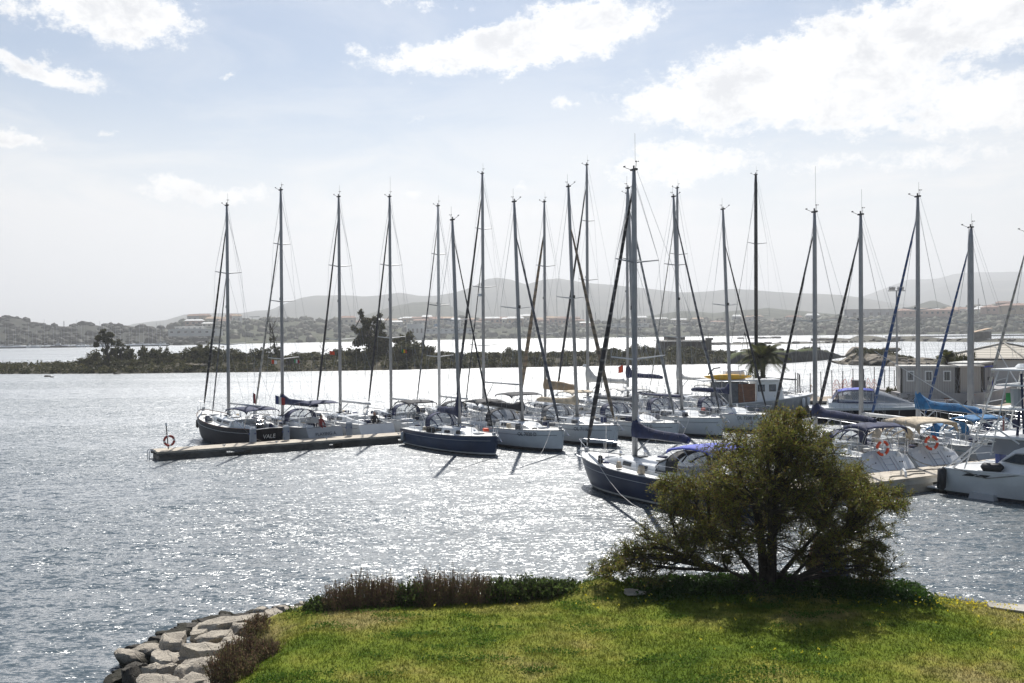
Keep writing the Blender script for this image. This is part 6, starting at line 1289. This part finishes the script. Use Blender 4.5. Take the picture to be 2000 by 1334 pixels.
def lawn_nodes(nt,scale=1.0):
    """dry and lush patches shared by the turf and its blades"""
    N=nt.nodes;L=nt.links; g=N.new('ShaderNodeNewGeometry')
    def noi(s,d,off,rg=.55):
        mp=N.new('ShaderNodeMapping'); mp.inputs['Location'].default_value=off; L.new(g.outputs['Position'],mp.inputs[0]); n=N.new('ShaderNodeTexNoise'); n.inputs['Scale'].default_value=s; n.inputs['Detail'].default_value=d; n.inputs['Roughness'].default_value=rg; L.new(mp.outputs[0],n.inputs['Vector']); return n.outputs['Fac']
    def ramp(x,els):
        r=N.new('ShaderNodeValToRGB'); L.new(x,r.inputs[0]); e=r.color_ramp.elements; e[0].position=els[0][0]; e[0].color=(*els[0][1],1); e[1].position=els[-1][0]; e[1].color=(*els[-1][1],1)
        for p,c in els[1:-1]: q=e.new(p); q.color=(*c,1)
        return r.outputs[0]
    a=ramp(noi(.42,5,(3,1,0)),[(.34,(.075,.115,.014)),(.45,(.125,.160,.022)),(.56,(.185,.190,.040)),(.68,(.25,.215,.085))])
    b_=ramp(noi(3.2,5,(0,7,0),.7),[(.34,(.40,.46,.36)),(.5,(1,1,1)),(.66,(1.4,1.3,1.2))])
    mx=N.new('ShaderNodeMix'); mx.data_type='RGBA'; mx.blend_type='MULTIPLY'; mx.inputs[0].default_value=.75; L.new(a,mx.inputs[6]); L.new(b_,mx.inputs[7]); return mx.outputs[2]
def ground_mat():
    m,nt,o=newmat('turf'); N=nt.nodes;L=nt.links; c=lawn_nodes(nt); p=N.new('ShaderNodeBsdfPrincipled'); p.inputs['Roughness'].default_value=.95; p.inputs['Specular IOR Level'].default_value=.05; L.new(p.outputs[0],o.inputs[0])
    g=N.new('ShaderNodeNewGeometry'); s=N.new('ShaderNodeSeparateXYZ'); L.new(g.outputs['Position'],s.inputs[0]); n=N.new('ShaderNodeTexNoise'); n.inputs['Scale'].default_value=2; n.inputs['Detail'].default_value=5; L.new(g.outputs['Position'],n.inputs['Vector'])
    ad=N.new('ShaderNodeMath'); ad.operation='MULTIPLY_ADD'; L.new(n.outputs['Fac'],ad.inputs[0]); ad.inputs[1].default_value=.5; L.new(s.outputs[2],ad.inputs[2])
    r=N.new('ShaderNodeMapRange'); L.new(ad.outputs[0],r.inputs[0]); r.inputs[1].default_value=1.0; r.inputs[2].default_value=1.35
    mx=N.new('ShaderNodeMix'); mx.data_type='RGBA'; L.new(r.outputs[0],mx.inputs[0]); mx.inputs[6].default_value=(.08,.06,.042,1); L.new(c,mx.inputs[7]); L.new(mx.outputs[2],p.inputs['Base Color'])
    bp=N.new('ShaderNodeBump'); bp.inputs['Strength'].default_value=.8; bp.inputs['Distance'].default_value=.05; n3=N.new('ShaderNodeTexNoise'); n3.inputs['Scale'].default_value=18; n3.inputs['Detail'].default_value=4; L.new(g.outputs['Position'],n3.inputs['Vector']); L.new(n3.outputs['Fac'],bp.inputs['Height']); L.new(bp.outputs[0],p.inputs['Normal']); return m
o=link('ground',npmesh('ground',V,F,ground_mat(),smooth=True)); tag(o,kind='structure')
def grass_mat():
    m,nt,o=newmat('grass_blades'); N=nt.nodes;L=nt.links; c=lawn_nodes(nt); d=N.new('ShaderNodeBsdfDiffuse'); L.new(c,d.inputs[0]); t=N.new('ShaderNodeBsdfTranslucent'); L.new(c,t.inputs[0]); ms=N.new('ShaderNodeMixShader'); ms.inputs[0].default_value=.5; L.new(d.outputs[0],ms.inputs[1]); L.new(t.outputs[0],ms.inputs[2]); L.new(ms.outputs[0],o.inputs[0]); return m
R=np.random.RandomState(5)
def scatter(n,x0,x1,y0,y1,sdmin=.05):
    X=R.uniform(x0,x1,n*2); Y=R.uniform(y0,y1,n*2); sd=edge_sd(X,Y); k=(sd>sdmin); X=X[k][:n];Y=Y[k][:n]; return X,Y
def blades(X,Y,h,w,name,mat,lean=.5):
    n=len(X); Z=ground_z(X,Y); a=R.uniform(0,2*pi,n); H=h*(.5+R.rand(n)); lx=R.randn(n)*lean*H; ly=R.randn(n)*lean*H; wx=np.cos(a)*w*(.6+.8*R.rand(n)); wy=np.sin(a)*w*(.6+.8*R.rand(n))
    V=np.stack([np.stack([X-wx,Y-wy,Z-.01],1),np.stack([X+wx,Y+wy,Z-.01],1),np.stack([X+lx,Y+ly,Z+H],1)],1).reshape(-1,3); return npmesh(name,V,np.arange(n*3).reshape(-1,3),mat)
X,Y=scatter(215000,-7,16,13.5,27.2); den=vnoise(X,Y,1.6,4)*.6+vnoise(X,Y,5,6)*.4; k=R.rand(len(X))<(.35+.9*den); X=X[k];Y=Y[k]
tag(link('grass',blades(X,Y,.045,.011,'grass',grass_mat(),.7)),'short rough grass covering the shore lawn',kind='stuff')
# taller clumps of clover and weeds in the lawn
CX=R.uniform(-5,16,260); CY=R.uniform(17,25.5,260); k=(edge_sd(CX,CY)>.3)&(vnoise(CX,CY,.5,9)>.45); CX=CX[k];CY=CY[k]
PX=np.concatenate([CX+R.randn(len(CX))*.22 for _ in range(110)]); PY=np.concatenate([CY+R.randn(len(CY))*.09 for _ in range(110)]); k=edge_sd(PX,PY)>.1; PX=PX[k];PY=PY[k]; PZ=ground_z(PX,PY)+.03+.05*R.rand(len(PX))
V,F=leafquads(np.stack([PX,PY,PZ],1),.032,R,1.2,.2)
tag(link('clover',npmesh('clover',V,F,leafmat('clover_leaf',(.06,.12,.016),(.10,.17,.028),.45))),'clover and low weeds growing in darker patches of the lawn',kind='stuff')
# ground cover with leafy weeds round the tree
n=9000; X=R.uniform(2.8,9.9,n); 
edgeY=np.interp(X,[1.5,3.2,5,7.5,9.6,11.2],[24.95,25.2,25.5,25.4,24.6,23.6]); Y=edgeY-.05-np.abs(R.randn(n))*.62; k=(R.rand(n)<np.clip((X-2.2)/1.2,0,1)); X=X[k];Y=Y[k];edgeY=edgeY[k]
Z=ground_z(X,Y)+R.rand(len(X))*.17*np.clip(1.3-(edgeY-Y)/1.6,.25,1)*(.5+vnoise(X,Y,2,11)); C=np.stack([X,Y,Z],1); C=np.repeat(C,5,0)+R.randn(len(C)*5,3)*.05; V,F=leafquads(C,.05,R,1.3,.1)
tag(link('ground_cover',npmesh('ground_cover',V,F,leafmat('weed_leaf',(.03,.07,.012),(.06,.11,.022),.45,.4))),'leafy green ground cover growing round the foot of the tree',kind='stuff')
# yellow flowers
fx=np.concatenate([R.normal(10.8,1.0,140),R.normal(13.0,1.4,90),R.uniform(3,15,70),R.uniform(-2,4,25)]); fy=np.concatenate([R.normal(23.2,.35,140),R.normal(21.6,.4,90),R.uniform(19,25.6,70),R.uniform(23,24.8,25)]); k=edge_sd(fx,fy)>.15; fx=fx[k];fy=fy[k]; P=np.stack([fx,fy,ground_z(fx,fy)+.08+.05*R.rand(len(fx))],1); P=np.repeat(P,4,0)+R.randn(len(P)*4,3)*.012; V,F=leafquads(P,.030,R,1.0,1.0)
tag(link('wildflowers',npmesh('wildflowers',V,F,leafmat('yellow_petal',(.75,.62,.03),(.85,.75,.10),.4))),'small yellow wildflowers scattered over the right part of the lawn',kind='stuff')
# ------------------------------------------------------------------ rock armour on the left shore
BV=[rockdata(i+1,4,planes=9+i%4,flat=.55+.1*(i%3),rough=.045,mat=M['rock']) for i in range(9)]; BVd=rockdata(33,4,12,.8,.05,mat=M['rockd'])
RL=[ # px, py of the rock's middle, width px, height of its top above water, thickness, turn, label
(450,1205,104,.95,.55,.1,'large flat pale rock slab, highest and rightmost of the big ones on the left shore'),(390,1227,72,.75,.5,.3,'flat rounded rock left of the highest slab'),(340,1243,92,.6,.55,-.1,'wide brown-faced rock at the water edge in the middle of the row'),(432,1233,84,.8,.4,.4,'low pale slab below the highest slab'),(470,1222,66,.85,.4,-.3,'small pale slab touching the shrub, below the highest slab'),
(412,1262,128,.85,.75,.2,'long pale slab with deep dark shadowed face in the middle of the rocks'),(455,1248,80,.9,.45,.5,'sloping slab disappearing into the dry shrub'),(287,1262,84,.45,.5,.2,'smooth pinkish rock at the water edge above the cracked block'),(262,1279,70,.38,.45,.6,'low greyish rock left of the cracked block'),(320,1274,96,.6,.65,-.2,'big cracked brown-grey block in the middle left'),
(262,1300,84,.55,.9,.3,'dark wet rock with steep black side at the left end'),(306,1303,66,.62,.7,-.5,'narrow tilted tan rock right of the dark wet rock'),(350,1286,72,.55,.4,.1,'small low rock between the cracked block and the flat-topped boulder'),(318,1322,124,.85,.8,.05,'large flat-topped white boulder nearest the camera'),(372,1300,88,.75,.5,.35,'pale slab right of the flat-topped white boulder'),
(408,1287,68,.8,.5,-.2,'rough pinkish mossy rock at the edge of the dry shrub'),(385,1326,92,.9,.5,.2,'rounded tan rock at the bottom edge of the view'),(425,1308,74,.85,.45,.6,'grey broken rock below the dry shrub'),(430,1336,84,1.0,.5,.1,'yellowish rock cut by the bottom edge of the view'),(270,1340,90,.35,.6,.3,'dark rock at the very bottom left of the rocks'),
(500,1206,56,.9,.4,.2,'dark-sided rock just right of the highest slab'),(540,1199,66,.9,.4,-.1,'small rock next to the grey bush at the shore'),(575,1189,72,.8,.4,.2,'flat brown rock by the water near the long shrub row'),(604,1184,60,.75,.35,.4,'dark flat rock at the left foot of the long shrub row'),(510,1190,40,.5,.3,0,'small dark rock at the water edge behind the others'),(548,1187,36,.45,.3,.3,'smallest rock at the water edge behind the others'),
(352,1262,50,.5,.4,.7,'small filler rock below the wide brown-faced rock'),(298,1345,80,.6,.6,.5,'boulder partly cut by the bottom edge, left of the tan ones'),(340,1352,90,.8,.6,.9,'broad boulder below the flat-topped one'),(470,1260,50,.9,.35,.2,'half buried rock under the shrub'),]
for i,(px_,py_,w,zt,th,tr,lab) in enumerate(RL):
    q=at(px_,py_,zt-.12); r=w*q.y/FPX/2*.98; dark=lab.startswith('dark wet'); me_=BVd if dark else BV[i%9]
    o=link('boulder',me_,None,(q.x,q.y,zt-th*.62),0,(r*1.25,r*.95,th*1.35)); o.rotation_euler=(rng.uniform(-.12,.12),rng.uniform(-.12,.1),tr*2+i); tag(o,lab,'boulder','rock armour on the left shore')
for i in range(64):
    t=i/64; px_=lerp(215,650,t)+rng.uniform(-8,8); q=at(px_,interp([(215,1330),(262,1272),(330,1228),(430,1195),(520,1186),(640,1176)],px_)+rng.uniform(2,16),.0); s=rng.uniform(.18,.42)
    o=link('boulder',BV[(i*5)%9] if i%3 else BVd,None,(q.x+.1,q.y-.2,.0),i,(s*1.3,s,s*1.1)); tag(o,f'small rock wedged at the waterline, {["below the dark wet rock","below the cracked block","left of the wide brown-faced rock","beside the highest slab","near the grey cushion bush","at the left foot of the heath row"][min(5,i*6//64)]}','boulder','small rocks at the waterline')
for i,(px_,py_,w,l) in enumerate([(1178,1152,34,'small pale rock in the grass left of the tree'),(1240,1158,58,'long pale rock half sunk in the grass left of the tree'),(1160,1150,22,'tiny dark rock at the shore beside the small pale rock')]):
    q=at(px_,py_,1.45); o=link('rock',BV[(i+3)%9],None,(q.x,q.y,1.48),.2,(w*q.y/FPX/2*1.2,.22,.12)); tag(o,l,'rock')
# ------------------------------------------------------------------ shrubs along the edge
HM=[leafmat('heath_brown',(.13,.075,.052),(.25,.17,.11),.35,.8),leafmat('heath_olive',(.10,.095,.04),(.19,.175,.08),.35,.8)]; GM=[leafmat('shrub_green',(.065,.10,.025),(.13,.18,.05),.5,.6),leafmat('shrub_dark',(.03,.05,.016),(.06,.085,.028),.35,.6)]
STM=pm('dry_stem',(.13,.08,.055),.9,var=.4,scale=4)
def heath(px_,py_,zb,wpx,hpx,label,seed,kind='brown',dens=1.0,spiky=1.0):
    q=at(px_,py_,zb); s=q.y/FPX; rx=wpx*s/2; h=hpx*s; r=np.random.RandomState(seed); e=empty('shrub',q,0,label,'shrub','shrubs along the lawn edge')
    n=int(260*dens*max(.6,rx)); V=[];F=[]; leafP=[]
    for i in range(n):
        a=r.uniform(0,2*pi); rr=sqrt(r.rand()); bx=rr*cos(a)*rx*.75; by=rr*sin(a)*.42*max(.8,rx*.6); H=h*(1-.45*rr**2)*r.uniform(.55,1.08)*(1.0+.12*spiky*abs(r.randn())); lx=bx*.33+r.randn()*.06; ly=by*.3+r.randn()*.05
        p0=np.array([bx,by,-.08]); p1=np.array([bx+lx*.5,by+ly*.5,H*.55]); p2=np.array([bx+lx,by+ly,H]); w=.006
        for (a_,c_) in ((p0,p1),(p1,p2)):
            k=len(V); V+= [a_+(-w,0,0),a_+(w,0,0),c_+(w*.5,0,0),c_+(-w*.5,0,0)]; F.append((k,k+1,k+2,k+3))
        m=18; t=r.rand(m)**.7; P=p0+(p2-p0)*t[:,None]; P[:,:2]+=r.randn(m,2)*.03; leafP.append(P)
    link('stems',npmesh('stems',np.array(V),F,STM),e)
    P=np.concatenate(leafP); brown=kind=='brown'; V,F=leafquads(P,.017 if brown else .034,r,3.2 if brown else 2.0,1.6 if brown else .6); link('foliage',npmesh('foliage',V,F,HM if brown else GM,r.randint(0,2,len(F))),e)
SH=[(478,1292,.9,104,50,'brown','large dry reddish shrub growing over the rocks at the bottom left',1.7),(455,1330,1.0,110,66,'brown','dry brown shrub at the bottom edge beside the rocks',1.4),(520,1284,1.1,50,34,'brown','reddish shrub merging with the lawn right of the large dry one',1.1),(505,1230,.95,56,28,'brown','small dark heath plant behind the dry shrub',1.0),(580,1210,1.0,60,20,'green','low grey-green cushion bush near the shore rocks',1.2),
(625,1200,1.1,70,36,'green','low dark bush at the left foot of the long heath row',1.2),(662,1192,1.2,70,52,'brown','tall-stemmed dry heath, left end of the long row',1.2),(705,1190,1.2,80,70,'brown','tall dark heath with upright stems in the left part of the row',1.5),(752,1189,1.2,80,62,'brown','dense dark brown heath in the left middle of the row',1.4),(800,1188,1.2,80,54,'green','green shrub between two brown heath shrubs',1.3),
(842,1186,1.2,90,70,'brown','tallest brown heath in the middle of the row',1.7),(890,1182,1.2,90,66,'brown','brown heath just right of the tallest one',1.5),(935,1180,1.2,80,60,'brown','fading brown heath next to the green shrubs',1.3),(975,1174,1.25,70,44,'green','dark green shrub, first right of the brown heath',1.3),(1020,1168,1.25,80,44,'green','rounded green shrub right of the middle of the row',1.4),
(1065,1162,1.3,80,32,'green','low green shrub near the right end of the row',1.3),(1105,1158,1.3,70,26,'green','lowest green shrub, right end of the row',1.1),(1185,1146,1.35,60,20,'green','small olive shrub below the low branches of the tree',.8)]
for i,(a,b_,z,w,h,k,l,d) in enumerate(SH): heath(a,b_,z,w,h,l,50+i,k,d)
# ------------------------------------------------------------------ the big tree
TB=at(1497,1146,1.38); TS=TB.y/FPX
LOB=[(1540,832,44),(1500,845,44),(1580,852,46),(1470,875,46),(1530,880,60),(1610,880,50),(1425,905,54),(1480,925,70),(1560,930,70),(1630,930,52),(1385,935,50),(1345,965,54),(1410,975,64),(1500,985,80),(1590,990,70),(1655,975,50),(1690,935,40),(1700,975,44),(1735,985,34),(1760,990,20),(1745,965,22),(1315,1005,52),(1370,1030,60),(1440,1040,60),(1540,1040,60),(1620,1035,56),(1680,1025,44),(1300,950,26),(1330,1060,44),(1270,1060,44),(1235,1080,40),(1205,1102,36),(1175,1115,24),(1250,1108,40),(1290,1095,30),(1700,1065,36),(1660,1075,40),(1715,1105,32),(1690,1110,30),(1610,1080,36),(1720,1130,18),(1400,1070,34),(1520,812,22),(1560,812,20),(1160,1112,16),(1725,1005,26),(1560,1088,24),(1640,1108,20),(1590,1112,16),(1670,1120,18),(1420,1092,18),(1355,1092,18),(1700,1095,24)]
def big_tree():
    e=empty('mimosa_tree',TB,0,'large spreading bushy tree with low dark trunk standing on the lawn edge','tree'); r=random.Random(77); rn=np.random.RandomState(77)
    b=MB(); fork=[]
    base=[((-.02,0,-.15),(-.05,0,.45),(-.12,.05,1.15),(-.25,.05,2.0)),((.12,-.03,-.15),(.12,-.05,.5),(.15,-.08,1.3),(.25,-.1,2.3)),((.25,.05,-.15),(.32,.05,.22),(.85,.05,.85),(1.45,.1,1.45)),((-.18,.05,-.15),(-.28,.08,.3),(-.75,.12,.95),(-1.35,.2,1.35)),((.0,.15,-.1),(.02,.25,.5),(.0,.5,1.3),(.0,.7,2.2)),((.05,-.12,-.1),(.05,-.25,.5),(-.05,-.55,1.2),(-.1,-.8,2.0)),((-.28,0,-.1),(-.42,0,.15),(-1.0,-.1,.45),(-1.9,-.1,.78)),((.36,0,-.1),(.5,-.05,.12),(1.1,-.1,.75),(1.9,-.15,1.25))]
    rads=[.14,.13,.07,.07,.10,.09,.04,.045]
    for pts,r0 in zip(base,rads):
        b.tube(pts,[r0*1.25,r0,r0*.75,r0*.5],8); fork.append([Vector(p) for p in pts])
    tw=[]
    for (x,y,rr) in LOB:
        X=(x-1497)*TS; Z=(1146-y)*TS; Rr=rr*TS; edge=max(.25,1-((x-1500)/300)**2); 
        for d in range(2 if x<1320 else 4 if rr>40 else 3 if rr>28 else 1):
            dy=(r.uniform(-1,1)*1.5*sqrt(edge)) if rr>28 else r.uniform(-.5,.5); c=Vector((X+r.uniform(-.2,.2)*Rr,dy,Z+r.uniform(-.2,.2)*Rr))
            # nearest limb joint below the lobe
            best=None
            for f in fork:
                for q in f[1:]:
                    if q.z<c.z+.25:
                        dd=(q-c).length+max(0,q.z-c.z)*2
                        if best is None or dd<best[0]: best=(dd,q)
            q=best[1] if best else fork[0][2]; ln=(c-q).length; mid=q.lerp(c,.5)+Vector((r.uniform(-.12,.12),r.uniform(-.12,.12),r.uniform(.0,.16)))*ln; m2=q.lerp(c,.78)+Vector((r.uniform(-.06,.06),r.uniform(-.06,.06),.10))*ln
            r0=.018+.012*min(3,ln); b.tube([q,mid,m2,c],[r0,r0*.7,r0*.5,.009],5); nb=int(9+13*Rr)
            for k in range(nb):
                st=r.choice([mid.lerp(m2,r.random()),m2.lerp(c,r.random()),c]); dv=Vector((r.gauss(0,1),r.gauss(0,1),r.gauss(.15,.85))).normalized(); end=c+dv*Rr*r.uniform(.5,1.32)*(1 if r.random()<.85 else 1.25); mm_=st.lerp(end,.5)+Vector((0,0,.06)); b.tube([st,mm_,end],[.011,.007,.003],3,caps=False); tw.append((st.lerp(end,.25),mm_,end))
                for k2 in range(2): e2=mm_+Vector((r.gauss(0,1),r.gauss(0,1),r.gauss(-.1,.8))).normalized()*Rr*.45; b.tube([mm_,e2],[.006,.003],3,caps=False); tw.append((mm_,mm_.lerp(e2,.5),e2))
    for k in range(150):   # fine dead twigs hanging under the crown
        f=r.choice(fork); q=f[r.choice([1,2,2,3])]; a=r.uniform(0,2*pi); L_=r.uniform(.7,2.3); d=Vector((cos(a),sin(a)*.6,r.uniform(-.05,.5))); p=q; pts=[p]
        for m_ in range(5): d=(d+Vector((r.uniform(-.4,.4),r.uniform(-.4,.4),r.uniform(-.32,.2)))).normalized(); p=p+d*L_/5; p.z=max(.12,p.z); pts.append(p.copy())
        b.tube(pts,[.016,.012,.009,.007,.005,.003],3,caps=False)
        for m_ in range(5): s_=pts[r.randint(2,5)]; e2=s_+Vector((r.gauss(0,1),r.gauss(0,1),r.gauss(0,.7))).normalized()*r.uniform(.2,.6); b.tube([s_,s_.lerp(e2,.5)+Vector((0,0,.04)),e2],[.006,.004,.002],3,caps=False)
    b.build('trunk',pm('mimosa_bark',(.035,.028,.022),.9,var=.5,scale=6,bump=.8),e)
    A=np.array([[tuple(p) for p in t] for t in tw]); n=len(A); per=21; idx=np.repeat(np.arange(n),per); t=rn.rand(len(idx))[:,None]; P=np.where(t<.5,A[idx,0]+(A[idx,1]-A[idx,0])*t*2,A[idx,1]+(A[idx,2]-A[idx,1])*(t-.5)*2)+rn.randn(len(idx),3)*.028
    dirs=A[idx,2]-A[idx,0]; dirs/=np.linalg.norm(dirs,axis=1)[:,None]+1e-6; d=dirs*.6+rn.randn(len(idx),3)*.7+np.array([0,0,.1]); d/=np.linalg.norm(d,axis=1)[:,None]; s=rn.randn(len(idx),3); s-=d*(d*s).sum(1)[:,None]; s/=np.linalg.norm(s,axis=1)[:,None]
    ln=(.075*(.6+.8*rn.rand(len(idx))))[:,None]; w=.0085; V=np.stack([P,P+d*ln*.5+s*w,P+d*ln,P+d*ln*.5-s*w],1).reshape(-1,3); F=np.arange(len(V)).reshape(-1,4)
    mats=[leafmat('mimosa_leaf_green',(.10,.125,.022),(.19,.21,.04),.55,.45,1.2),leafmat('mimosa_leaf_olive',(.15,.135,.03),(.27,.22,.06),.55,.45,1.2),leafmat('mimosa_leaf_brown',(.10,.06,.025),(.17,.10,.04),.45,.6,1.2)]
    mi=rn.choice(3,len(F),p=[.5,.33,.17]); print('tree leaves',len(F)); link('crown',npmesh('crown',V,F,mats,mi),e)
big_tree()
# path slab and red object at the right edge
b=MB(); a=[at(1915,1184,1.3),at(2010,1200,1.3)]; b.add([(11.1,23.4,1.32),(12.6,22.9,1.32),(16.5,21.3,1.32),(16.2,20.7,1.32),(12.6,21.9,1.32),(11.0,23.0,1.32)]+[(11.1,23.4,.4),(12.6,22.9,.4),(16.5,21.3,.4),(16.2,20.7,.4),(12.6,21.9,.4),(11.0,23.0,.4)],[tuple(range(6))]+[(i,(i+1)%6,6+(i+1)%6,6+i) for i in range(6)]); tag(b.build('landing_slab','conc'),'pale concrete landing slab at the right edge of the lawn','concrete slab')
e=empty('marker_buoy',(12.18,23.15,1.3),0,'red marker buoy with pointed top at the right edge by the slab','buoy'); b=MB(); b.tube([(0,0,0),(0,0,.08),(0,0,.32),(-.03,0,.5)],[.16,.2,.13,.03],12); b.build('body','red',e,smooth=True); b=MB(); b.torus((-.04,0,.56),.06,.02,'y',12,6); b.build('ring','red',e)
for i,(px_,py_) in enumerate([(1602,1098),(1632,1104)]): q=at(px_,py_+16,0.0); b=MB(); b.tube([(0,0,-.3),(0,0,.1),(0,0,.75),(0,0,1.1)],[.35,.45,.3,.05],10); tag(b.build('mooring_buoy',['foulr','rope'][0] if i else pm('rusty_buoy',(.16,.06,.035),.7,var=.3),None,smooth=True,loc=q),['rusty conical mooring buoy seen through the lower branches of the tree','dark mooring buoy right of the rusty one seen through the branches'][i],'buoy')
print('script time',time.time()-T00)
